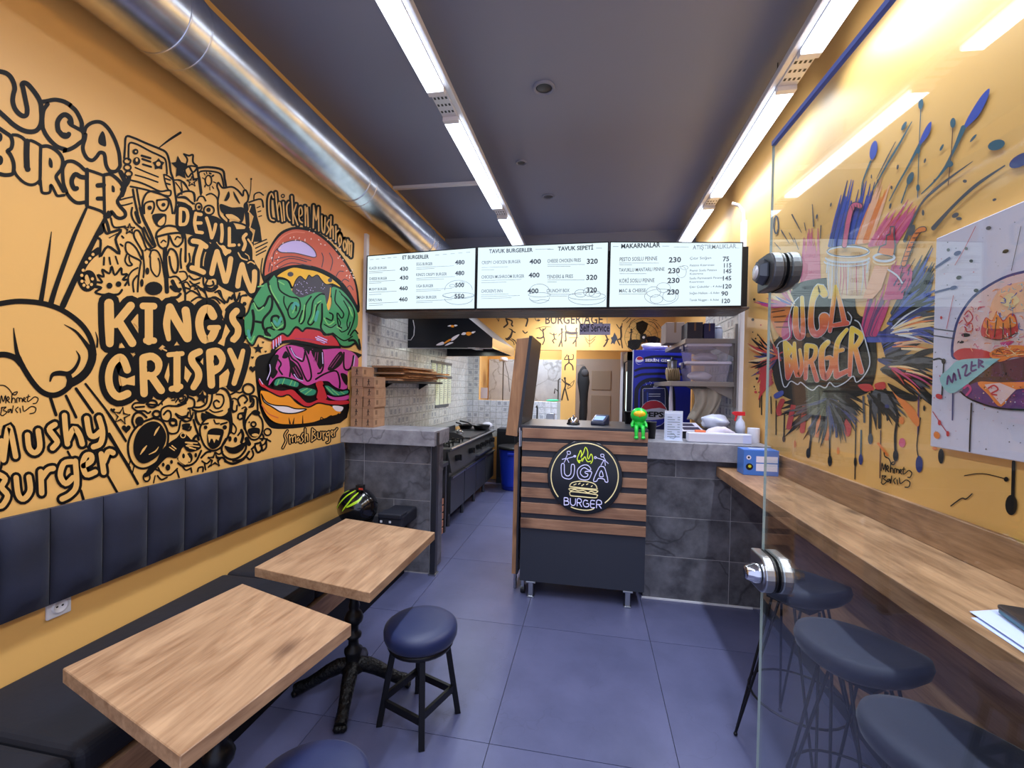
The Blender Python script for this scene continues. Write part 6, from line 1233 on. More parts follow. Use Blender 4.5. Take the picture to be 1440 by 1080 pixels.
band('stripe', [(-150, 48), (-128, 56), (-100, 66)], 9, 'lime'); band('stripe', [(-138, 4), (-126, 12), (-114, 8)], 5, 'lime')
band('chin_vent', [(-30, -40), (0, -42), (30, -40)], 14, 'black_plastic', 1.03)
tp = hp(-25, 62, 1.12)
part('action_camera', MB().box((tp.x-.025, tp.y-.02, tp.z-.012), (tp.x+.03, tp.y+.02, tp.z+.028), 'black_plastic').box((tp.x+.0, tp.y-.022, tp.z-.006), (tp.x+.034, tp.y-.018, tp.z+.008), 'cam_red').rod((tp.x, tp.y, tp.z-.03), (tp.x, tp.y, tp.z-.01), .01, 'black_plastic'), t, bev=.003)
part('neck_roll', MB().tube([HC+HM @ Vector((.10*math.cos(a), .085*math.sin(a), -.128)) for a in (2*PI*i/20 for i in range(20))], .018, 'black_plastic', closed=True), t)
mat('bag_black', (24, 27, 40), .6, bump=.1, bscale=40)
t = thing('black_bag', 'flat black fabric bag lying on the bench against the stone divider', 'bag', (-1.5, 3.2, .455))
part('bag_body', MB().box((-1.56, 3.06, .458), (-1.36, 3.35, .56), 'bag_black'), t, bev=.02, seg=3)
part('bag_flap', MB().box((-1.555, 3.05, .53), (-1.365, 3.16, .572), 'bag_black'), t, bev=.012, seg=3)
part('buckle', MB().box((-1.53, 3.044, .505), (-1.515, 3.05, .52), 'white_plastic'), t); part('buckle', MB().box((-1.46, 3.044, .505), (-1.445, 3.05, .52), 'white_plastic'), t)

# ================================================================== cooking area
# --- cardboard boxes on the divider
rows_ = ('bottom', 'second', 'third', 'fourth', 'fifth', 'top')
def carton(x0, y0, z0, w, d, h, lab):
    t = thing('cardboard_box', lab, 'box', (x0+w/2, y0+d/2, z0), 'cardboard boxes on the divider')
    part('carton', MB().box((x0, y0, z0), (x0+w, y0+d, z0+h), 'cardboard'), t, bev=.002, seg=1)
    part('lid_edge', MB().box((x0-.0008, y0-.0008, z0+h-.012), (x0+w+.0008, y0+d, z0+h-.0095), 'cardboard_dark'), t)
    m = MB(); cx, zc, s = x0+w/2, z0+h*.47, h/.085
    def seg(a, b, r): m.rod((cx+a[0]*s, y0-.0002, zc+a[1]*s), (cx+b[0]*s, y0-.0002, zc+b[1]*s), r, 'ink', n=4)
    for a, b, r in (((0, .028), (0, .02), .005), ((0, .02), (0, -.004), .004), ((0, -.004), (-.01, -.03), .0025), ((0, -.004), (.009, -.028), .0025), ((0, .014), (.014, .004), .0022), ((0, .014), (-.012, .002), .0022)): seg(a, b, r)
    part('printed_figure', m, t)
    xf = x0+w+.0004
    part('printed_text', MB().box((x0+w, y0+.025, z0+h*.25), (xf, y0+.06, z0+h*.7), 'cardboard_dark'), t)
bx, by = -2.005, 3.42; zt_ = 1.17
for i in range(6): carton(bx+(.006 if i == 3 else 0), by, zt_+i*.0853, .102, .2, .084, '%s cardboard box of the left stack against the wall, on the divider' % rows_[i])
for i in range(5): carton(bx+.108+(.008 if i == 2 else 0), by+(.012 if i == 3 else 0), zt_+i*.0853, .104, .2, .084, '%s cardboard box of the shorter right stack on the divider' % rows_[i])
# --- shelf with folded brown bags
t = thing('storage_shelf', 'dark wall shelf over the divider holding brown paper bags', 'shelf', (XL+.1, 4.5, 1.5))
part('board', MB().box((XL, 3.75, 1.545), (XL+.2, 5.25, 1.57), 'graphite'), t, bev=.002)
for y in (4.0, 4.95): part('bracket', MB().prism([(XL, y, 1.545), (XL+.12, y, 1.545), (XL, y, 1.47)], (0, .02, 0), 'black_metal'), t)
random.seed(3)
for i in range(7):
    z = 1.571+i*.02; y0 = 3.76+rd(0, .12)+.05*(i % 3); y1 = y0+1.0+rd(-.15, .2); x1 = XL+.27+rd(-.03, .07)
    m = MB(); n = 10; vs = []
    for j in range(n+1):
        yy = y0+(y1-y0)*j/n; wv = .006*math.sin(j*1.3+i*2)+.010*max(0, j/n-.6)*math.sin(j*3+i); dx = rd(-.008, .008)
        vs += [(XL+.012, yy, z), (x1+dx, yy, z+abs(wv)*.2), (x1+dx-.004, yy, z+.016+abs(wv)*.4), (XL+.012, yy, z+.017)]
    m.add(vs, [(j*4+k, (j+1)*4+k, (j+1)*4+(k+1) % 4, j*4+(k+1) % 4) for j in range(n) for k in range(4)]+[(0, 1, 2, 3), (n*4+3, n*4+2, n*4+1, n*4)], 'kraft' if i % 3 else 'cardboard')
    one('paper_bag_bundle', m, '%s flat bundle of brown paper bags on the wall shelf' % ('lowest', 'second', 'third', 'fourth', 'fifth', 'sixth', 'topmost')[i], 'paper bags', 'brown paper bag bundles')
# --- order rails with paper tickets
mat('ticket', (226, 232, 206), .7); mat('rail_grey', (112, 116, 118), .4, metal=.6)
for k, (ya, yb_, z, n, dz, lab) in enumerate(((5.33, 6.16, 1.835, 4, .165, 'upper'), (5.5, 6.17, 1.645, 4, .36, 'middle'), (5.5, 6.04, 1.25, 0, 0, 'lower'))):
    t = thing('order_rail', '%s grey order rail on the tiled wall' % lab, 'order rail', (XL+.012, (ya+yb_)/2, z-.02), 'order rails on the tiled wall')
    part('rail', MB().box((XL+.008, ya, z-.018), (XL+.022, yb_, z+.018), 'rail_grey'), t, bev=.003)
    for i in range(n):
        y = ya+(yb_-ya)*(i+.5)/n; m = MB().box((XL+.0125, y-.07, z-.018-dz), (XL+.0135, y+.07, z-.0185), 'ticket')
        o = one('order_ticket', m, '%s paper ticket hanging from the %s order rail' % (('nearest', 'second', 'third', 'farthest')[i], lab), 'ticket', 'paper tickets on the order rails')
        pm = MB()
        for j in range(5 if dz < .2 else 10): pm.box((XL+.0135, y-.05, z-.035-j*.028), (XL+.0138, y+rd(-.01, .05), z-.03-j*.028), 'menu_ink2')
        p_ = part('printed_lines', pm, o); p_['kind'] = 'stuff'; p_.location = -o.location
# --- extractor hood
mat('hood_black', (13, 15, 22), .3); mat('hood_in', (16, 17, 20), .45)
t = thing('extractor_hood', 'black extractor hood with a steel front over the cooking range', 'hood', (-1.6, 5.3, 1.95))
ha, hb = 4.6, 5.95; prof = [(XL+.01, 1.94), (-1.055, 1.955), (-1.055, 2.055), (-1.9, 2.72), (XL+.01, 2.72)]
for y, nm in ((ha, 'end_panel'), (hb-.004, 'end_panel')): part(nm, MB().prism([(x, y, z) for x, z in prof], (0, .004, 0), 'hood_black'), t)
part('front_slope', MB().add([(-1.055, ha, 2.055), (-1.055, hb, 2.055), (-1.9, hb, 2.72), (-1.9, ha, 2.72)], [(0, 1, 2, 3)], 'steel'), t)
part('front_lip', MB().box((-1.06, ha, 1.955), (-1.055, hb, 2.055), 'steel').box((-1.06, ha-.002, 1.945), (-1.05, hb, 1.957), 'chrome').box((XL+.01, ha-.006, 1.936), (-1.055, ha-.0005, 1.944), 'steel'), t)
part('filter_plate', MB().add([(XL+.01, ha+.01, 2.057), (-1.07, ha+.01, 2.057), (-1.07, hb-.01, 2.057), (XL+.01, hb-.01, 2.057)], [(3, 2, 1, 0)], 'hood_in'), t)
la = bpy.data.lights.new('hood_light', 'AREA'); la.shape = 'RECTANGLE'; la.size = .1; la.size_y = .9; la.energy = 3; la.color = (.95, 1.0, .86)
lo = bpy.data.objects.new('hood_light', la); C.objects.link(lo); lo.parent = t; lo.location = Vector((-1.5, 5.3, 2.012))-t.location
part('hood_lamp', MB().box((-1.55, 4.83, 2.015), (-1.45, 5.77, 2.035), 'white_plastic'), t)
for i in range(5): part('grease_filter', MB().box((-1.9, ha+.12+i*.23, 2.04), (-1.2, ha+.32+i*.23, 2.055), 'hood_in'), t, bev=.004)
part('cable', MB().tube([(XL+.02+.05, ha-.008, 2.25), (XL+.09, ha-.012, 2.17), (XL+.085, ha-.012, 2.08), (XL+.05, ha-.01, 2.03), (XL+.01, ha-.008, 2.03)], .004, 'white_plastic', n=6), t)
for grp in ((('410,350 470,315 495,318 500,335 470,350', 'p_white'), ('570,290 600,258 665,232 630,275 585,305', 'p_white'), ('505,355 560,320 600,322 540,350', 'p_white'), ('495,325 555,285 580,292 510,332', 'p_orange')),
            (('685,236 705,212 735,215 725,238', 'p_white'), ('795,218 800,205 840,200 815,222', 'p_white'), ('735,232 745,208 790,210 795,228 765,248', 'p_orange')), (('535,146 560,132 585,135 575,148', 'p_white'), ('605,135 620,128 645,135 620,148', 'p_white'), ('570,150 580,132 608,138 600,158', 'p_orange'))):
    P = Paint(lambda x, y, off: (lambda p: Vector((p.x, ha-off, p.z)))(onY(x, y, ha)), .001)
    for s, c in grp: P.fill('K3 '+s, c)
    P.done('painted_burger', t, 'small winged burger painted on the black end')['kind'] = 'stuff'
# --- prep table and crate behind the divider
t = thing('prep_table', 'small steel prep table between the divider and the cooking range', 'table', (-1.72, 4.08, 0))
part('worktop', MB().box((XL+.01, 3.72, .70), (-1.46, 4.42, .74), 'dark_steel'), t, bev=.003)
for x, y in ((-1.98, 3.76), (-1.49, 3.76), (-1.98, 4.38), (-1.49, 4.38)): part('leg', MB().box((x-.02, y-.02, 0), (x+.02, y+.02, .70), 'dark_steel'), t)
part('top_rim', MB().box((-1.98, 3.75, .66), (-1.49, 4.39, .70), 'dark_steel'), t)
mat('crate_tan', (196, 132, 102), .6)
t = thing('crate', 'tan slatted crate with a plastic bag under the prep table', 'crate', (-1.66, 4.0, 0))
for i in range(5): part('slat', MB().box((-1.48, 3.78, .02+i*.075), (-1.465, 4.3, .075+i*.075), 'crate_tan').box((-1.95, 3.78, .02+i*.075), (-1.935, 4.3, .075+i*.075), 'crate_tan').box((-1.935, 3.78, .02+i*.075), (-1.48, 3.795, .075+i*.075), 'crate_tan'), t)
part('crate_floor', MB().box((-1.935, 3.795, .0), (-1.48, 4.3, .02), 'crate_tan'), t)
mat('film', (214, 216, 222), .25)
m = MB().ball((-1.62, 4.0, .44), .15, 'film', sc=(.85, 1.3, .42)); one('plastic_bag', m, 'crumpled clear plastic bag on top of the tan crate', 'bag', sub=0)
# --- cooking range
ra, rb, rf, rz = 4.5, 6.62, -1.45, .862
t = thing('cooking_range', 'long dark steel cooking range with burners, griddle and cupboard doors', 'range', (-1.74, 5.5, 0))
part('body', MB().box((XL+.02, ra, .13), (rf-.03, rb, .60), 'dark_steel'), t)
part('upper_body', MB().box((XL+.02, ra, .60), (rf-.05, rb, .82), 'dark_steel'), t)
part('control_panel', MB().hexa([(rf-.06, ra, .60), (rf+.0, ra, .60), (rf+.0, rb, .60), (rf-.06, rb, .60), (rf-.06, ra, .82), (rf-.045, ra, .82), (rf-.045, rb, .82), (rf-.06, rb, .82)], 'dark_steel'), t)
part('work_surface', MB().box((XL+.02, ra, .82), (rf-.02, rb, .85), 'dark_steel'), t)
part('front_rail', MB().rod((rf-.012, ra, .848), (rf-.012, rb, .848), .016, 'steel', n=12), t)
dy = (rb-ra)/4
for i in range(4):
    a, b = ra+i*dy+.012, ra+(i+1)*dy-.012
    d = part('cupboard_door', MB().box((rf-.03, a, .15), (rf-.008, b, .555), 'dark_steel'), t, bev=.003)
    part('door_handle', MB().box((rf-.01, a, .535), (rf+.012, b, .553), 'steel'), d)
    part('leg', MB().rod((rf-.06, ra+.08+i*dy, 0), (rf-.06, ra+.08+i*dy, .13), .022, 'dark_steel'), t)
    part('leg', MB().rod((XL+.08, ra+.08+i*dy, 0), (XL+.08, ra+.08+i*dy, .13), .022, 'dark_steel'), t)
for y in (4.72, 5.28, 5.62, 5.86, 6.12, 6.4):
    k = part('knob', MB().rod((rf-.028, y, .72), (rf+.03, y, .735), .034, 'black_plastic', n=16).box((rf+.02, y-.008, .70), (rf+.045, y+.008, .765), 'black_plastic'), t)
part('drip_tray', MB().box((rf-.02, 5.5, .63), (rf+.05, 6.25, .645), 'steel'), t)
for cx_, cy_ in ((-1.85, 4.72), (-1.6, 4.72), (-1.85, 5.1), (-1.6, 5.1)):
    g = part('burner', MB().lathe([(.055, .85), (.055, .862), (.04, .868), (.03, .876), (0, .876)], 'black_metal', c=(cx_, cy_, 0), n=16), t)
    gm = MB()
    for a in range(4):
        an = a*PI/2+PI/4; gm.box((-.1, -.006, .88), (-.02, .006, .893), 'black_metal', Matrix.Translation((cx_, cy_, 0)) @ Matrix.Rotation(an, 4, 'Z'))
        gm.box((-.1, -.006, .85), (-.088, .006, .893), 'black_metal', Matrix.Translation((cx_, cy_, 0)) @ Matrix.Rotation(an, 4, 'Z'))
    part('pan_support', gm, g)
part('griddle_plate', MB().box((XL+.08, 5.42, .85), (rf-.06, 6.2, .872), 'dark_steel'), t, bev=.004)
part('griddle_guard', MB().prism([(XL+.06, 5.40, .85), (-1.56, 5.40, .85), (-1.62, 5.40, .90), (-1.72, 5.40, .93), (XL+.06, 5.40, .93)], (0, .012, 0), 'dark_steel').box((XL+.06, 5.41, .85), (XL+.075, 6.2, .95), 'dark_steel'), t)
m = MB()
for i in range(7): m.box((-1.95+.0, 6.23+i*.05, .85), (rf-.07, 6.25+i*.05, .875), 'dark_steel')
part('grill_bars', m, t)
# things on the range
def pan(x, y, z, r, ang, lab, h=.05):
    t = thing('frying_pan', lab, 'frying pan', (x, y, z))
    part('bowl', MB().lathe([(0, .003), (r*.78, .003), (r, h), (r*1.01, h+.002), (r*.98, h), (r*.76, .008), (0, .008)], 'black_metal', c=(x, y, z), n=28), t)
    c, s = math.cos(ang), math.sin(ang)
    part('handle', MB().tube([(x+c*r*.97, y+s*r*.97, z+h*.8), (x+c*(r+.07), y+s*(r+.07), z+h+.03), (x+c*(r+.2), y+s*(r+.2), z+h+.055)], [.008, .01, .012], 'black_plastic'), t)
pan(-1.60, 6.36, .876, .13, r_(-175), 'black frying pan at the far end of the cooking range', .07)
pan(-1.87, 6.45, .876, .11, r_(-100), 'smaller black pan against the tiles behind the griddle', .06)
t = thing('metal_shaker', 'shiny steel shaker standing on the griddle', 'shaker', (-1.72, 5.62, .874))
part('cup', MB().lathe([(0, 0), (.034, 0), (.037, .05), (.038, .06), (.034, .062), (.02, .075), (0, .08)], 'chrome', c=(-1.72, 5.62, .874), n=20), t)
part('handle', MB().tube([(-1.684, 5.62, .885), (-1.655, 5.62, .895), (-1.655, 5.62, .92), (-1.684, 5.62, .928)], .004, 'chrome', n=6), t)
mat('cloth_white', (212, 214, 228), .85)
def rag(name, c, s, lab, cat, m='cloth_white', seed=1, k=12, n=18, group=None):
    random.seed(seed); mb = MB(); vs = []
    ph = [(rd(1, 4), rd(1, 5), rd(0, 6)) for _ in range(4)]
    for i in range(k+1):
        b = math.pi*i/k
        for j in range(n):
            a = 2*PI*j/n; r = 1+sum(.09*math.sin(p*a*1.0+q*b+f) for p, q, f in ((round(p), q, f) for p, q, f in ph))
            vs.append((c[0]+s[0]*r*math.sin(b)*math.cos(a), c[1]+s[1]*r*math.sin(b)*math.sin(a), c[2]+s[2]*(1-math.cos(b))*(1+.12*math.sin(3*a+seed)*math.sin(b))))
    mb.add(vs, [(i*n+j, i*n+(j+1) % n, (i+1)*n+(j+1) % n, (i+1)*n+j) for i in range(k) for j in range(n)], m, True)
    return one(name, mb, lab, cat, group)
rag('kitchen_cloth', (-1.55, 6.57, .876), (.08, .05, .05), 'white cloth bundled at the end of the range beside the pan', 'cloth', seed=4)
t = thing('griddle_lid', 'dark round lid lying on the near end of the range', 'lid', (-1.83, 4.62, .897))
part('disc', MB().lathe([(0, 0), (.13, 0), (.13, .006), (.03, .016), (0, .016)], 'black_metal', c=(-1.83, 4.62, .897), n=28), t); part('grip', MB().lathe([(.012, 0), (.01, .015), (.02, .02), (.018, .03), (0, .032)], 'black_plastic', c=(-1.83, 4.62, .913), n=14), t)
# --- blue barrel
mat('barrel_blue', (24, 52, 176), .35)
BX, BY_ = -1.12, 6.48
t = thing('waste_barrel', 'blue plastic barrel bin with a black liner beside the range', 'bin', (BX, BY_, 0))
part('drum', MB().lathe([(.16, 0), (.175, .01), (.185, .1), (.2, .3), (.215, .52), (.222, .6), (.232, .605), (.232, .635), (.222, .64), (.21, .6), (.18, .05), (0, .04)], 'barrel_blue', c=(BX, BY_, 0), n=32), t)
part('liner', MB().lathe([(.206, .5), (.224, .64), (.236, .645), (.238, .60), (.2345, .60), (.2335, .642)], 'black_plastic', c=(BX, BY_, 0), n=32), t)
part('handle', MB().box((BX-.06, BY_-.235, .53), (BX+.06, BY_-.214, .57), 'barrel_blue'), t, bev=.008)
# --- back wall paintings
CROPS['K5'] = (670, 440, 16)
def BWp(x, y, off): p = onY(x, y, YB); p.y = YB-off; return p
mat('cave_paint', (62, 46, 34), .6); G_ = 'cave_paint'
P = Paint(BWp)
for s, w in (('K5 660,90 680,180 700,250 620,320', 38), ('K5 665,130 800,185 790,260 815,295', 34), ('K5 450,100 500,190 505,100', 14), ('K5 1060,100 1140,130 1150,180 1115,295', 36), ('K5 960,110 1060,110 1160,110', 24), ('K5 730,350,12 800,390,34 800,440,36 760,540,56 700,590,60 655,570,20', 40), ('K5 800,410 870,440', 26), ('K5 760,600 830,650 850,715', 18), ('K5 790,580 870,640 895,700', 18), ('K5 820,590 880,630', 14), ('K5 1045,405 1095,455 1145,430', 26),
             ('K4 160,150 230,132 305,135', 5), ('K4 190,140 222,172 255,140', 9), ('K4 225,170 232,220 205,240 170,235', 14), ('K4 232,220 240,260 222,300', 12), ('K4 290,190 330,210 355,200', 8), ('K4 328,205 335,245 318,262 330,285', 12), ('K4 335,240 352,255', 9), ('K4 405,160 405,220 400,260 378,318', 13), ('K4 402,255 408,318', 11), ('K4 380,205 420,180', 8), ('K4 372,220 400,190', 6), ('K4 440,120 455,180 540,185', 10), ('K4 440,180 445,260 435,265', 13), ('K4 455,185 500,195 545,190', 26), ('K4 540,160 548,220 535,260 512,290', 13), ('K4 540,255 540,318', 11), ('K4 475,235 560,235', 6),
             ('K4 668,210 668,322', 6), ('K4 620,225 668,265 725,225', 5), ('K4 630,250 668,295 718,250', 5), ('K4 820,205 838,260 805,318', 14), ('K4 822,260 850,250', 10), ('K4 925,110 950,145 970,140 978,100', 8), ('K4 965,140 970,220 960,250', 18), ('K4 965,240 980,330', 11), ('K4 962,245 935,260 955,305', 11), ('K4 1065,160 1060,230 1035,318', 12), ('K4 1060,230 1075,300', 10), ('K4 1045,190 1080,180', 8),
             ('K4 985,80 1030,45', 6), ('K4 1020,95 1060,50', 6), ('K4 1045,140 1060,90 1100,60', 6), ('K4 1270,60 1310,75', 6), ('K4 1230,80 1280,95 1320,150', 6),
             ('K4 468,420 472,470 440,500 435,540', 12), ('K4 472,470 505,500 512,540', 12), ('K4 468,440 430,440 455,400', 9), ('K4 470,440 510,440 515,400', 9), ('K4 428,445 455,395', 5), ('K4 500,398 515,395 512,412', 5), ('K4 435,630 440,690 425,740 405,825', 14), ('K4 438,720 450,770 465,828', 13), ('K4 408,632 430,660 460,680 490,690', 9), ('K4 440,660 480,680', 8), ('K4 525,640 505,690 460,722', 5), ('K4 525,640 470,690 460,722', 4), ('K4 150,50 165,75 185,60', 6), ('K4 180,75 195,70', 12)): P.st(s, w, G_)
for s, r in (('K4 228,158', 9), ('K4 330,200', 8), ('K4 405,155', 11), ('K4 545,150', 9), ('K4 970,132', 10), ('K4 1065,158', 9), ('K4 468,410', 9), ('K4 434,620', 11)): P.dot(s, r, G_)
P.fill('K4 905,185 925,220 935,250 915,270 905,300 890,285 868,300 880,260 870,235 890,225', 'q_grey', smooth=False)
P.done('painted_figures', WB, 'cave-painting style hunters and animals')
for b_, px, py, w_ in (('BURGER AGE', 766, 455.5, 80),):
    p = onY(px, py, YB); me = text_mesh(b_, .2, 'cave_paint', bold=.003); w0 = max(v.co.x for v in me.vertices); me.transform(Matrix.Diagonal((w_*YB/616.9/w0, 1, 1, 1))); me.transform(faceY((p.x, YB-.002, p.z))); link('painted_lettering', me, WB)
# --- self service sign
mat('sign_lilac', (222, 222, 252), .4); mat('sign_ink', (28, 24, 70), .5)
p0, p1 = onY(814.5, 471, 4.0), onY(858.5, 456, 4.0)
t = thing('self_service_sign', 'small lilac hanging sign reading Self Service under the header', 'sign', ((p0.x+p1.x)/2, 4.0, p0.z))
part('plate', MB().box((p0.x, 3.995, p0.z), (p1.x, 4.003, p1.z+.006), 'sign_lilac'), t, bev=.003)
me = text_mesh('Self Service', .1, 'sign_ink', bold=.0012, align='CENTER'); w0 = max(v.co.x for v in me.vertices)*2; me.transform(Matrix.Diagonal(((p1.x-p0.x)*.94/w0, 1, 1, 1))); me.transform(faceY(((p0.x+p1.x)/2, 3.994, p0.z+.03))); me.transform(Matrix.Identity(4)); link('lettering', me, t)
part('hook', MB().rod((p0.x+.03, 3.998, p1.z), (p0.x+.03, 3.985, 2.2), .002, 'steel', n=5).rod((p1.x-.03, 3.998, p1.z), (p1.x-.03, 3.985, 2.2), .002, 'steel', n=5), t)
# --- wall fan
fc = onY(904.5, 475, 6.95)
t = thing('mounted_fan', 'black wall fan with three blades on the yellow back wall', 'fan', (fc.x, 6.97, fc.z-.28))
FQ = lambda a, r, y=0: (fc.x+r*math.cos(a), fc.y+y, fc.z+r*math.sin(a))
for k in range(3):
    a0 = r_(105+k*120); m = MB()
    lo = [FQ(a0-.12, .05, -.0), FQ(a0-.62, .14, .02), FQ(a0-.58, .23, .02), FQ(a0-.2, .265, .0), FQ(a0+.2, .25, -.02), FQ(a0+.42, .17, -.02), FQ(a0+.5, .06, -.01)]
    m.prism(lo, (0, -.004, 0), 'black_plastic'); part('blade', m, t)
part('hub', MB().rod((fc.x, 6.95, fc.z), (fc.x, 6.89, fc.z), .05, 'black_plastic', n=20).rod((fc.x, 6.89, fc.z), (fc.x, 6.885, fc.z), .02, 'white_plastic', n=14), t)
m = MB()
for r in (.28, .2, .11): m.tube([FQ(2*PI*i/36, r, -.09) for i in range(36)], .0025, 'black_metal', n=5, closed=True)
for i in range(18): m.tube([FQ(2*PI*i/18, .03, -.1), FQ(2*PI*i/18, .2, -.1), FQ(2*PI*i/18, .28, -.06)], .0012, 'black_metal', n=4)
part('guard', m, t); part('bracket', MB().box((fc.x-.04, 6.95, fc.z-.06), (fc.x+.04, YB, fc.z+.06), 'black_plastic'), t)
# --- jacket hanging in the doorway, clutter at the hatch
mat('jacket_black', (20, 20, 23), .8); mat('jacket_grey', (58, 56, 58), .8)
jp = onY(822, 560, 7.12); m = MB(); vs = []; n = 14; prof = [(1.88, .02, .03), (1.84, .05, .05), (1.76, .085, .07), (1.62, .095, .075), (1.45, .07, .06), (1.3, .062, .055), (1.15, .066, .055), (1.0, .06, .05), (.9, .05, .045)]
for z, rx, ry in prof:
    for j in range(n):
        a = 2*PI*j/n; f_ = 1+.12*math.sin(3*a+z*6)
        vs.append((jp.x-.02+rx*f_*math.cos(a), 7.12+ry*f_*math.sin(a), z))
m.add(vs, [(i*n+j, (i+1)*n+j, (i+1)*n+(j+1) % n, i*n+(j+1) % n) for i in range(len(prof)-1) for j in range(n)], 'jacket_black', True)
t = thing('hanging_jacket', 'black jacket with a grey hood hanging at the back doorway', 'jacket', (jp.x, 7.12, .9))
part('jacket_body', m, t); part('hood', MB().ball((jp.x+.0, 7.07, 1.77), .06, 'jacket_grey', sc=(1, .6, 1.1)), t); part('coat_hook', MB().tube([(dx0, 7.12, 1.9), (jp.x-.02, 7.12, 1.9), (jp.x-.02, 7.12, 1.86)], .006, 'steel', n=6), t)
mat('tile_white', (198, 202, 212), .3)
one('doorway_pillar', MB().box((.47, 7.3, 0), (.62, 7.5, 2.13), 'tile_white'), 'pale tiled pillar at the right side of the back doorway', 'pillar')
mat('green_cloth', (60, 200, 150), .7)
gp = onY(777, 562, 7.1); rag('green_cloth', (gp.x, 7.14, 1.3), (.1, .06, .018), 'mint green cloth lying on the hatch sill', 'cloth', 'green_cloth', 7)
one('dark_cabinet', MB().box((-1.45, 6.78, 0), (-.87, 7.04, .86), 'graphite').box((-1.44, 6.775, .1), (-1.17, 6.78, .82), 'black_plastic').box((-1.15, 6.775, .1), (-.88, 6.78, .82), 'black_plastic'), 'dark low cabinet against the back wall behind the blue barrel', 'cabinet')
t = thing('sink_counter', 'low steel sink counter against the lilac tiles of the back wall', 'sink', (-.85, 6.75, 0))
part('cabinet', MB().box((-.84, 6.45, .1), (-.42, 7.04, .98), 'white_metal'), t); part('worktop', MB().box((-.86, 6.43, .98), (-.41, 7.04, 1.01), 'steel'), t); part('plinth', MB().box((-.82, 6.5, 0), (-.44, 7.04, .1), 'graphite'), t)
fp = onY(755, 588, 6.9)
part('tap', MB().tube([(fp.x, 6.92, 1.01), (fp.x, 6.92, 1.2), (fp.x, 6.88, 1.24), (fp.x, 6.8, 1.22)], .012, 'black_metal'), t)
sp_ = onY(774, 588, 6.95)
part('soap_dispenser', MB().box((sp_.x-.06, 6.93, 1.02), (sp_.x+.06, 7.04, 1.12), 'steel'), t, bev=.005)
t = thing('pendant_lamp', 'white lamp on a thin pole behind the hatch', 'lamp', (-1.6, 8.1, 1.1))
lp = onY(708, 506, 8.1)
part('shade', MB().lathe([(.03, .05), (.07, .04), (.085, 0), (.08, -.03), (0, -.03)], 'white_plastic', c=(lp.x, 8.1, lp.z), n=20), t); part('pole', MB().rod((lp.x, 8.1, .0), (lp.x, 8.1, lp.z-.02), .012, 'rail_grey'), t); part('cable', MB().tube([(lp.x+.02, 8.1, lp.z-.02), (lp.x+.1, 8.1, lp.z-.3), (lp.x+.13, 8.1, lp.z-.6)], .006, 'rail_grey', n=5), t)
t = thing('tap_arm', 'grey arm with a lever hanging at the right side of the hatch', 'tap arm', (-.56, 7.2, 1.35))
ap = onY(785, 545, 7.2)
part('arm', MB().tube([(ap.x, 7.2, 1.32), (ap.x, 7.2, ap.z+.12), (ap.x+.03, 7.2, ap.z+.15)], .012, 'rail_grey'), t); part('lever', MB().tube([(ap.x, 7.2, ap.z-.06), (ap.x-.05, 7.18, ap.z-.02), (ap.x-.06, 7.18, ap.z-.1)], .01, 'black_plastic'), t)
mat('notice', (190, 190, 205), .6)
one('notice_card', MB().box((-1.86, 7.2, 1.32), (-1.72, 7.21, 1.5), 'notice'), 'small pale card leaning in the left corner of the hatch', 'card')

# ================================================================== drinks fridge, right-hand shelves, things on the counters
mat('f_blue', (34, 44, 176), .35); mat('f_dark', (14, 18, 44), .35); mat('f_navy', (22, 30, 96), .35); mat('f_white', (224, 222, 240), .4); mat('f_red', (196, 42, 60), .4); mat('f_black', (8, 8, 14), .4)
glassm('fridge_glass', (.75, .9, .86), 1.5); emitm('fridge_light', (.7, 1.0, .92), 1.2)
FX0, FX1, FY0, FY1, FZ = .462, 1.1, 5.2, 5.86, 1.985
t = thing('drinks_fridge', 'tall blue branded drinks fridge with its glass door facing the aisle', 'fridge', (.78, 5.5, 0))
part('cabinet', MB().box((FX0, FY0, .1), (FX1, FY1, FZ), 'f_blue'), t, bev=.004)
part('plinth', MB().box((FX0+.03, FY0+.02, 0), (FX1-.02, FY1-.02, .1), 'black_plastic'), t)
part('edge_trim', MB().box((FX0-.004, FY0-.004, .1), (FX0+.008, FY0+.004, FZ), 'white_metal'), t)
d = part('door', MB().box((FX0-.06, FY0, .12), (FX0-.004, FY0+.05, FZ-.02), 'black_plastic').box((FX0-.06, FY1-.05, .12), (FX0-.004, FY1, FZ-.02), 'black_plastic').box((FX0-.06, FY0, FZ-.12), (FX0-.004, FY1, FZ-.02), 'black_plastic').box((FX0-.06, FY0, .12), (FX0-.004, FY1, .25), 'black_plastic'), t)
part('door_glass', MB().box((FX0-.05, FY0+.05, .25), (FX0-.04, FY1-.05, FZ-.12), 'fridge_glass'), d)
part('light_strip', MB().box((FX0-.066, FY0+.015, 1.15), (FX0-.0602, FY0+.035, FZ-.25), 'fridge_light'), d)
part('door_handle', MB().box((FX0-.09, FY0+.02, .9), (FX0-.06, FY0+.05, 1.3), 'black_plastic'), d)
CROPS['F1'] = (870, 480, 7.718); CROPS['F2'] = (880, 490, 18)
def FW(x, y, off): p = onY(x, y, FY0); p.y = FY0-off; p.x = min(max(p.x, FX0+.01), FX1-.003); p.z = min(max(p.z, .12), FZ-.006); return p
P = Paint(FW)
for s, w in (('F2 480,250 700,205 1080,205 1400,215', 60), ('F2 240,560 400,505 650,490 900,490 1400,510', 60), ('F2 240,720 400,660 650,645 900,640 1400,660', 62), ('F2 490,350 700,355 1100,385', 30)): P.st(s, w, 'f_dark')
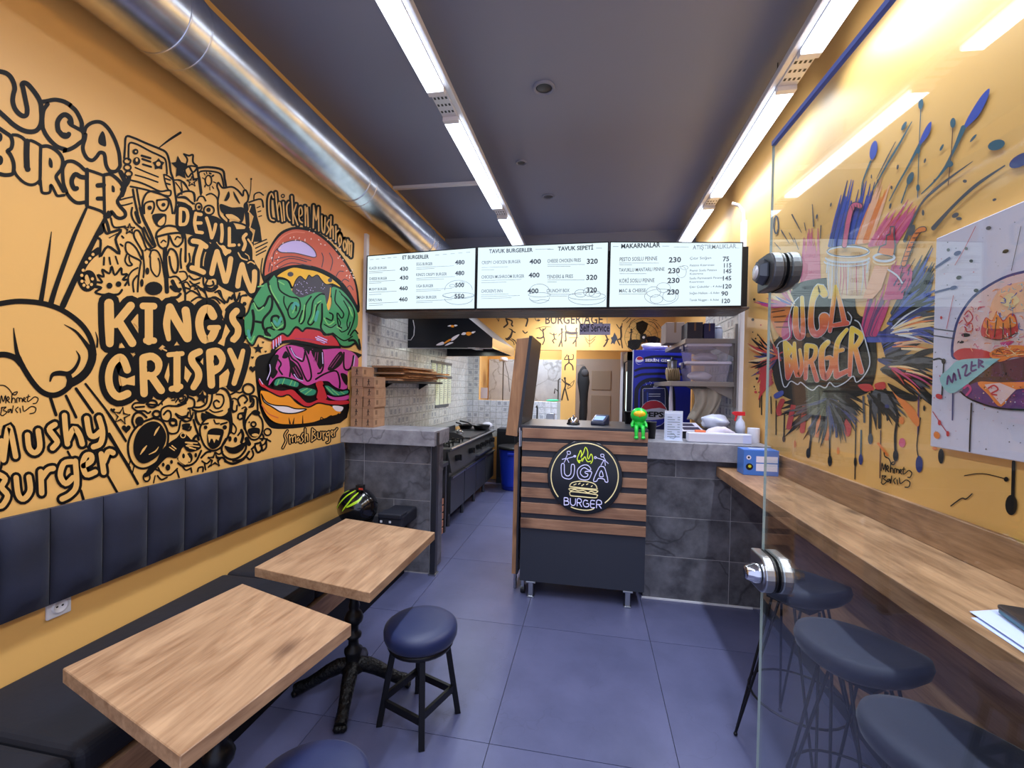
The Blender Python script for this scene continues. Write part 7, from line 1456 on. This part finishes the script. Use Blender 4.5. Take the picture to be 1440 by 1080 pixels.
P.st('F1 190,1100 190,600 215,490 290,430 390,415 490,425 560,460 590,560 595,700 595,1100', 44, 'f_dark').st('F1 255,1100 252,560 290,500 390,480 480,490 520,560 525,700 525,1100', 40, 'f_dark', 0)
P.fill('F1 270,1100 268,560 300,515 480,515 505,560 505,1100', 'f_navy', 1, smooth=False)
P.st('F1 262,900 262,520 275,512 500,512', 5, 'f_white', 2, smooth=False).st('F1 500,512 505,560 505,900', 4, 'f_white', 2, smooth=False)
P.st('F1 378,500 395,470 430,460 425,490 390,498', 8, 'f_white', 2).st('F1 312,900 312,560', 14, 'q_blue', 2)
P.st('F1 330,572 450,572', 7, 'f_white', 2).st('F1 330,596 450,596', 7, 'f_white', 2)
random.seed(2)
for i in range(14): P.dot('F1 %f,%f' % (rd(290, 440), rd(435, 475)), rd(2, 6), 'f_white', n=6, layer=2)
P.dot('F1 380,785', 150, 'f_white', ry=148, layer=3, n=40)
P.fill('F1 245,735 262,698 300,660 350,645 410,645 465,668 505,715 516,738 440,722 360,730 300,742', 'f_red', 4, smooth=False)
P.fill('F1 245,845 320,858 400,852 470,842 514,830 500,870 462,905 400,922 340,920 285,895', 'f_blue', 4, smooth=False)
P.dot('F2 345,305', 102, 'f_white', ry=106, layer=1, n=28).fill('F2 280,270 300,225 350,208 410,225 435,262 400,285 330,292', 'f_red', 2).fill('F2 258,330 300,350 380,345 440,320 425,370 380,402 330,402 280,375', 'f_blue', 2)
P.done('side_graphic', t, 'printed can, round red-white-blue emblem and blue stripes')
def flet(body, px, py, w, h, m, off=.004):
    p = FW(px, py, 0); me = text_mesh(body, .1, m, bold=.004); w0 = max(v.co.x for v in me.vertices); h0 = .07
    me.transform(Matrix.Diagonal((w*FY0/616.9/w0, h*FY0/616.9/h0, 1, 1))); me.transform(faceY((p.x, FY0-off, p.z))); link('lettering', me, t)
flet('PEPSI', 870+262/7.718, 480+815/7.718, 228/7.718, 52/7.718, 'f_black', .0062); flet('SERİN GEÇ', 880+490/18, 490+330/18, 590/18, 62/18, 'f_white')
# white bags on top of the fridge
mat('bag_white', (222, 216, 232), .5); mat('bag_clear', (196, 204, 226), .3)
rag('plastic_bag', (.72, 5.4, FZ), (.15, .12, .05), 'white crumpled plastic bags lying on top of the drinks fridge', 'bag', 'bag_white', 9)
rag('plastic_bag', (.97, 5.42, FZ), (.07, .1, .085), 'taller white plastic bag on the fridge next to the shelf', 'bag', 'bag_white', 12)
# --- shelves on the right wall
mat('shelf_steel', (150, 142, 136), .45, metal=.4)
for z, x0_, nm in ((1.95, .80, 'upper'), (1.575, .69, 'lower')):
    t = thing('storage_shelf', '%s grey shelf on the tiled right wall above the stone counter' % nm, 'shelf', (1.0, 4.6, z), 'shelves on the right wall')
    part('board', MB().box((x0_, 4.05, z), (XR-.03, 5.12, z+.042), 'shelf_steel'), t, bev=.003)
    for y in (4.1, 4.9): part('bracket', MB().prism([(XR-.01, y, z), (XR-.01, y, z-.12), (XR-.25, y, z)], (0, .015, 0), 'shelf_steel'), t)
part('upright', MB().box((XR-.03, 4.06, 1.4), (XR-.004, 4.09, 2.12), 'shelf_steel'), t)
zt1, zt2 = 1.992, 1.617
def cbox(x0_, y0_, z0_, w_, d_, h_, m, lab, nm='carton', flaps=False):
    t = thing(nm, lab, 'box', (x0_+w_/2, y0_+d_/2, z0_))
    part('box_body', MB().box((x0_, y0_, z0_), (x0_+w_, y0_+d_, z0_+h_), m), t, bev=.003)
    part('tape', MB().box((x0_+w_*.44, y0_-.0006, z0_+h_*.5), (x0_+w_*.56, y0_, z0_+h_), 'cardboard_dark'), t)
    return t
mat('dark_carton', (52, 46, 58), .6); mat('navy_carton', (44, 42, 88), .5); mat('mauve_carton', (142, 122, 114), .7)
cbox(.70, 4.45, 1.992, .17, .3, .2, 'mauve_carton', 'grey-brown carton at the left end of the upper shelf')
cbox(.825, 4.1, zt1, .13, .26, .15, 'dark_carton', 'dark carton in the middle of the upper shelf')
cbox(.965, 4.1, zt1, .09, .26, .14, 'navy_carton', 'navy carton beside the dark one on the upper shelf')
t = thing('glass_jar', 'glass jar with pale contents at the wall end of the upper shelf', 'jar', (1.1, 4.16, zt1)); part('jar_body', MB().lathe([(0, 0), (.032, 0), (.034, .01), (.034, .085), (.026, .1)], 'bag_clear', c=(1.1, 4.16, zt1), n=18), t); part('lid', MB().lathe([(.028, .1), (.029, .102), (.029, .118), (0, .119)], 'white_metal', c=(1.1, 4.16, zt1), n=18), t)
# clear tubs
mb_ = bpy.data.materials.new('tub_plastic'); mb_.use_nodes = True; MATS['tub_plastic'] = mb_; nt = mb_.node_tree; b_ = nt.nodes['Principled BSDF']
b_.inputs['Base Color'].default_value = lin((206, 196, 210)); b_.inputs['Roughness'].default_value = .25; b_.inputs['Alpha'].default_value = .36
def tub(z, h, lab, seed):
    x0_, x1_, y0_, y1_ = .83, 1.175, 4.07, 4.4; t = thing('storage_tub', lab, 'storage box', (1.0, 4.23, z), 'clear storage tubs')
    i = .022; e = .004
    bot = [(x0_+i, y0_+i, z), (x1_-i, y0_+i, z), (x1_-i, y1_-i, z), (x0_+i, y1_-i, z)]; top = [(x0_, y0_, z+h-.02), (x1_, y0_, z+h-.02), (x1_, y1_, z+h-.02), (x0_, y1_, z+h-.02)]
    part('tub_body', MB().add(bot+top, [(3, 2, 1, 0), (0, 1, 5, 4), (1, 2, 6, 5), (2, 3, 7, 6), (3, 0, 4, 7)], 'tub_plastic'), t)
    part('lid', MB().box((x0_-.012, y0_-.008, z+h-.022), (x1_+.012, y1_+.008, z+h), 'bag_white'), t, bev=.004)
    part('clip', MB().box((x0_-.022, y0_+.1, z+h-.06), (x0_-.01, y0_+.18, z+h-.005), 'navy_carton'), t)
    random.seed(seed)
    rag('tub_contents', (.96+rd(0, .06), 4.22, z+.003), (.1, .09, h*.26), 'pale bag of food inside the %s' % ('lower clear tub' if seed == 1 else 'upper clear tub'), 'food bag', 'bag_white', seed+30)
tub(zt2, .178, 'lower clear plastic storage tub with white lid on the shelf', 1); tub(zt2+.178, .155, 'upper clear plastic storage tub stacked on the other tub', 2)
mat('plate_tan', (186, 160, 122), .7)
for i in range(7):
    x = .70+i*.017; m = MB().lathe([(0, 0), (.052, 0), (.062, .006), (.064, .006), (.054, -.002), (0, -.002)], 'plate_tan', c=(x, 4.35, zt2+.065), M=Matrix.Rotation(PI/2-.12, 4, 'Y'), n=24)
    one('paper_plate', m, 'tan paper plate standing on edge, number %s from the left on the lower shelf' % ('one', 'two', 'three', 'four', 'five', 'six', 'seven')[i], 'plate', 'paper plates standing on the lower shelf')
t = thing('steel_canister', 'steel canister standing behind the plates on the lower shelf', 'canister', (.79, 4.6, zt2)); part('can', MB().lathe([(0, 0), (.045, 0), (.045, .2), (.043, .205)], 'steel', c=(.79, 4.6, zt2), n=20), t); part('lid', MB().lathe([(.047, .2), (.047, .22), (.01, .23), (.012, .25), (0, .252)], 'steel', c=(.79, 4.6, zt2), n=20), t)
# beige cloth hanging below the lower shelf
mat('cloth_beige', (172, 162, 148), .9)
m = MB(); vs = []; n, k = 22, 12
for j in range(k+1):
    for i in range(n+1):
        u, v = i/n, j/k
        vs.append((.88+.24*u*(1-.2*v)+.03*math.sin(v*4), 4.12+.03*math.sin(u*14+v*2)*(.4+v)+.02*v, 1.556-.3*v*(1-.25*(u-.5)**2)+.015*math.sin(u*9)*v))
m.add(vs, [(j*(n+1)+i, j*(n+1)+i+1, (j+1)*(n+1)+i+1, (j+1)*(n+1)+i) for j in range(k) for i in range(n)], 'cloth_beige', True)
o = one('hanging_cloth', m, 'beige cloth hanging in folds from the lower shelf', 'cloth'); sm_ = o.modifiers.new('thick', 'SOLIDIFY'); sm_.thickness = .004
m = MB().tube([(.735, 4.3, 1.572), (.735, 4.3, 1.45), (.74, 4.3, 1.3), (.745, 4.3, 1.168)], [.012, .018, .02, .022], 'bag_white', n=8)
one('bag_roll', m, 'narrow white roll of bags hanging at the left of the cloth', 'bag roll')
# --- things on the stone counter
zs = 1.165
t = thing('film_box', 'long white cling film box lying along the edge of the stone counter', 'box', (.9, 3.42, zs)); part('box_body', MB().box((.70, 3.36, zs), (1.13, 3.44, zs+.07), 'cloth_white'), t, bev=.008); part('end_label', MB().box((1.07, 3.3595, zs+.006), (1.125, 3.3605, zs+.064), 'paper'), t)
mat('acrylic', (216, 224, 240), .12); mat('list_paper', (206, 216, 240), .6)
ms = onY(935.5, 622, 3.42); me_ = onY(959, 582, 3.42)
t = thing('price_stand', 'small acrylic stand with a printed price list on the stone counter', 'menu stand', ((ms.x+me_.x)/2, 3.45, zs)); part('foot', MB().box((ms.x-.006, 3.4, zs), (me_.x+.006, 3.5, zs+.006), 'acrylic'), t)
part('sheet', MB().box((ms.x, 3.42, zs+.006), (me_.x, 3.426, me_.z), 'list_paper'), t)
m = MB()
for i in range(9):
    z = me_.z-.03-i*.018; m.box((ms.x+.012, 3.4192, z), (ms.x+.045+.02*(i % 3), 3.42, z+.005), 'menu_ink2').box((me_.x-.03, 3.4192, z), (me_.x-.012, 3.42, z+.005), 'menu_ink2')
m.tube([(ms.x+.03, 3.4192, zs+.02), (ms.x+.06, 3.4192, zs+.015), (ms.x+.075, 3.4192, zs+.03), (ms.x+.06, 3.4192, zs+.05), (ms.x+.035, 3.4192, zs+.05)], .002, 'menu_ink2', n=4)
part('printed_lines', m, t)['kind'] = 'stuff'; part('clear_back', MB().box((ms.x-.008, 3.4265, zs+.006), (me_.x+.008, 3.429, me_.z+.02), 'acrylic'), t)
def cup(x, y, z, r, h, lab, m='black_plastic'):
    t = thing('takeaway_cup', lab, 'cup', (x, y, z)); part('cup_wall', MB().lathe([(0, 0), (r*.78, 0), (r, h-.008), (r*1.05, h-.008), (r*1.05, h), (r*.94, h), (r*.72, .006), (0, .006)], m, c=(x, y, z), n=24), t)
cup(.462, 3.5, zs, .036, .13, 'black cup on the stone counter right beside the green figure'); cup(.30, 3.62, 1.262, .036, .1, 'black cup on the serving counter behind the green figure')
m = MB(); p = [(.70, 3.5), (.86, 3.56), (.82, 3.72), (.66, 3.64)]
t = thing('magazine', 'printed black and white leaflet lying behind the price stand', 'leaflet', (.76, 3.6, zs)); mat('print_dark', (48, 42, 70), .6)
mg = lambda u, v: ((.66+.18*u+.03*v), 3.72-.16*v+.05*u, zs+.06+.05*(1-v)+.002)
part('pages', MB().add([mg(0, 0), mg(0, 1), mg(1, 1), mg(1, 0)]+[(a, b, c-.004) for a, b, c in (mg(0, 0), mg(0, 1), mg(1, 1), mg(1, 0))], [(0, 1, 2, 3), (7, 6, 5, 4), (0, 4, 5, 1), (1, 5, 6, 2), (2, 6, 7, 3), (3, 7, 4, 0)], 'f_white'), t)
part('printed_block', MB().add([tuple(Vector(mg(u, v))+Vector((0, 0, .001))) for u, v in ((.1, .1), (.1, .45), (.8, .45), (.8, .1))], [(0, 1, 2, 3)], 'print_dark').add([tuple(Vector(mg(u, v))+Vector((0, 0, .001))) for u, v in ((.15, .55), (.15, .9), (.9, .9), (.9, .55))], [(0, 1, 2, 3)], 'print_dark'), t)
part('prop', MB().box((.68, 3.6, zs), (.84, 3.76, zs+.055), 'black_plastic'), t)
rag('plastic_bag', (.96, 3.67, zs+.071), (.10, .08, .06), 'pale blue plastic bag heaped behind the cling film box', 'bag', 'bag_clear', 15)
one('black_tray', MB().box((.87, 3.53, zs), (1.08, 3.8, zs+.07), 'black_plastic'), 'black plastic tray under the pale blue bag', 'tray', bev=.01)
rag('plastic_bag', (.96, 3.49, zs), (.09, .04, .055), 'white crumpled bag between the cling film box and the tray', 'bag', 'bag_white', 18)
mat('sticker', (240, 128, 84), .6); one('price_sticker', MB().box((.76, 3.4, zs+.07), (.83, 3.44, zs+.085), 'sticker'), 'orange price sticker on top of the cling film box', 'sticker', bev=.002)
mat('spray_clear', (206, 214, 236), .2); mat('spray_blue', (40, 60, 170), .3); mat('spray_red', (214, 40, 52), .35)
x, y = 1.13, 3.62
t = thing('spray_bottle', 'clear spray bottle with a red trigger beside the pale blue bag', 'spray bottle', (x, y, zs)); part('bottle', MB().lathe([(0, .04), (.036, .04), (.037, .1), (.03, .14), (.012, .17), (.012, .19)], 'spray_clear', c=(x, y, zs), n=20), t); part('liquid', MB().lathe([(0, 0), (.034, 0), (.0365, .01), (.0365, .04)], 'spray_blue', c=(x, y, zs), n=20), t)
part('trigger_head', MB().box((x-.05, y-.012, zs+.19), (x+.03, y+.012, zs+.22), 'spray_red').prism([(x-.035, y-.006, zs+.19), (x-.02, y-.006, zs+.19), (x-.035, y-.006, zs+.145), (x-.045, y-.006, zs+.15)], (0, .012, 0), 'spray_red').rod((x-.06, y, zs+.207), (x-.05, y, zs+.207), .008, 'spray_red'), t, bev=.002)
t = thing('paper_roll', 'white paper roll standing at the wall end of the stone counter', 'paper roll', (1.185, 3.5, zs)); part('roll', MB().lathe([(.014, 0), (.04, 0), (.041, .003), (.041, .105), (.04, .108), (.014, .108)], 'cloth_white', c=(1.185, 3.5, zs), n=24), t); part('core', MB().lathe([(.0145, .001), (.0145, .107), (.0125, .107), (.0125, .001)], 'cardboard', c=(1.185, 3.5, zs), n=16), t)
# blue box on the bar
mat('box_blue', (66, 120, 206), .35); mat('box_pale', (176, 192, 232), .4); mat('box_lime', (196, 200, 40), .4)
bz = 1.0; bx0, bx1, by0, by1 = .985, 1.195, 3.07, 3.2
t = thing('blue_carton', 'blue printed carton of gloves standing at the far end of the bar', 'box', (1.09, 3.13, bz))
part('box_body', MB().box((bx0, by0, bz), (bx1, by1, bz+.165), 'box_blue'), t, bev=.003)
part('label', MB().box((bx0+.075, by0-.0006, bz+.085), (bx1-.008, by0, bz+.125), 'f_white'), t); part('label', MB().box((bx0+.075, by0-.0006, bz+.03), (bx1-.008, by0, bz+.078), 'f_white'), t)
part('printed_emblem', MB().rod((bx0+.035, by0-.0008, bz+.055), (bx0+.035, by0, bz+.055), .022, 'f_black', n=16).rod((bx0+.037, by0-.0012, bz+.058), (bx0+.037, by0, bz+.058), .01, 'box_lime', n=10).rod((bx0+.03, by0-.0008, bz+.115), (bx0+.03, by0, bz+.115), .015, 'f_white', n=12).rod((bx0+.03, by0-.0012, bz+.115), (bx0+.03, by0, bz+.115), .007, 'f_black', n=10), t)
part('tissue_slot', MB().box((bx0+.05, by0+.04, bz+.165), (bx1-.05, by1-.04, bz+.167), 'box_pale'), t)
me = text_mesh('', .01, 'f_white') if False else None
# --- things on the serving counter
zc_ = 1.262
x, y = .07, 3.45
mat('terminal', (34, 40, 66), .35); mat('screen_blue', (120, 150, 220), .3, emit=(120, 150, 230), estr=.5)
t = thing('card_terminal', 'dark blue card payment terminal lying on the serving counter', 'card terminal', (x, y, zc_))
Q = Matrix.Translation((x, y, zc_)) @ Matrix.Rotation(r_(-14), 4, 'Z')
part('terminal_body', MB().hexa([Q @ Vector(v) for v in ((-.055, -.08, 0), (.055, -.08, 0), (.06, .09, 0), (-.06, .09, 0), (-.05, -.075, .03), (.05, -.075, .03), (.055, .085, .075), (-.055, .085, .075))], 'terminal'), t, bev=.01, seg=3)
part('terminal_screen', MB().add([Q @ Vector(v) for v in ((-.035, -.05, .0385), (.035, -.05, .0385), (.038, .04, .0632), (-.038, .04, .0632))], [(0, 1, 2, 3)], 'screen_blue'), t)
x, y = -.13, 3.4
t = thing('call_bell', 'chrome call bell with black base on the serving counter', 'bell', (x, y, zc_))
part('bell_base', MB().lathe([(0, 0), (.05, 0), (.05, .008), (.044, .012), (0, .012)], 'black_plastic', c=(x, y, zc_), n=28), t); part('dome', MB().lathe([(.044, .013), (.045, .018), (.04, .036), (.026, .05), (.008, .056), (0, .056)], 'chrome', c=(x, y, zc_), n=28), t); part('button', MB().lathe([(.005, .056), (.005, .064), (.008, .066), (.006, .07), (0, .071)], 'chrome', c=(x, y, zc_), n=12), t)
# seated green figure
mat('toy_green', (36, 206, 70), .3); mat('toy_yellow', (240, 196, 30), .4); mat('toy_orange', (232, 120, 40), .4)
p = onY(899, 602, 3.19); x, y = p.x, 3.20
t = thing('green_figure', 'bright green seated toy figure with a yellow face on the counter edge', 'toy', (x, y+.02, zc_))
part('body', MB().ball((x, y+.03, zc_+.035), .036, 'toy_green', sc=(1, .85, 1.05)), t); h = part('head', MB().ball((x, y+.025, zc_+.095), .056, 'toy_green', sc=(1.05, .9, .95)), t)
part('face', MB().ball((x, y-.008, zc_+.105), .04, 'toy_yellow', sc=(1.05, .55, .6)), h); part('face_marks', MB().ball((x-.012, y-.021, zc_+.1), .007, 'toy_orange').ball((x+.014, y-.021, zc_+.1), .007, 'toy_orange').ball((x, y-.022, zc_+.09), .007, 'toy_orange'), h)
for s_ in (-1, 1):
    part('arm', MB().tube([(x+s_*.034, y+.025, zc_+.055), (x+s_*.048, y+.012, zc_+.03), (x+s_*.045, y-.005, zc_+.012)], [.012, .011, .012], 'toy_green'), t)
    part('leg', MB().tube([(x+s_*.018, y+.01, zc_+.016), (x+s_*.022, y-.032, zc_+.014), (x+s_*.023, y-.044, zc_-.01), (x+s_*.023, y-.044, zc_-.052)], [.014, .014, .013, .011], 'toy_green').ball((x+s_*.023, y-.05, zc_-.058), .015, 'toy_green', sc=(1, 1.2, .8)), t)
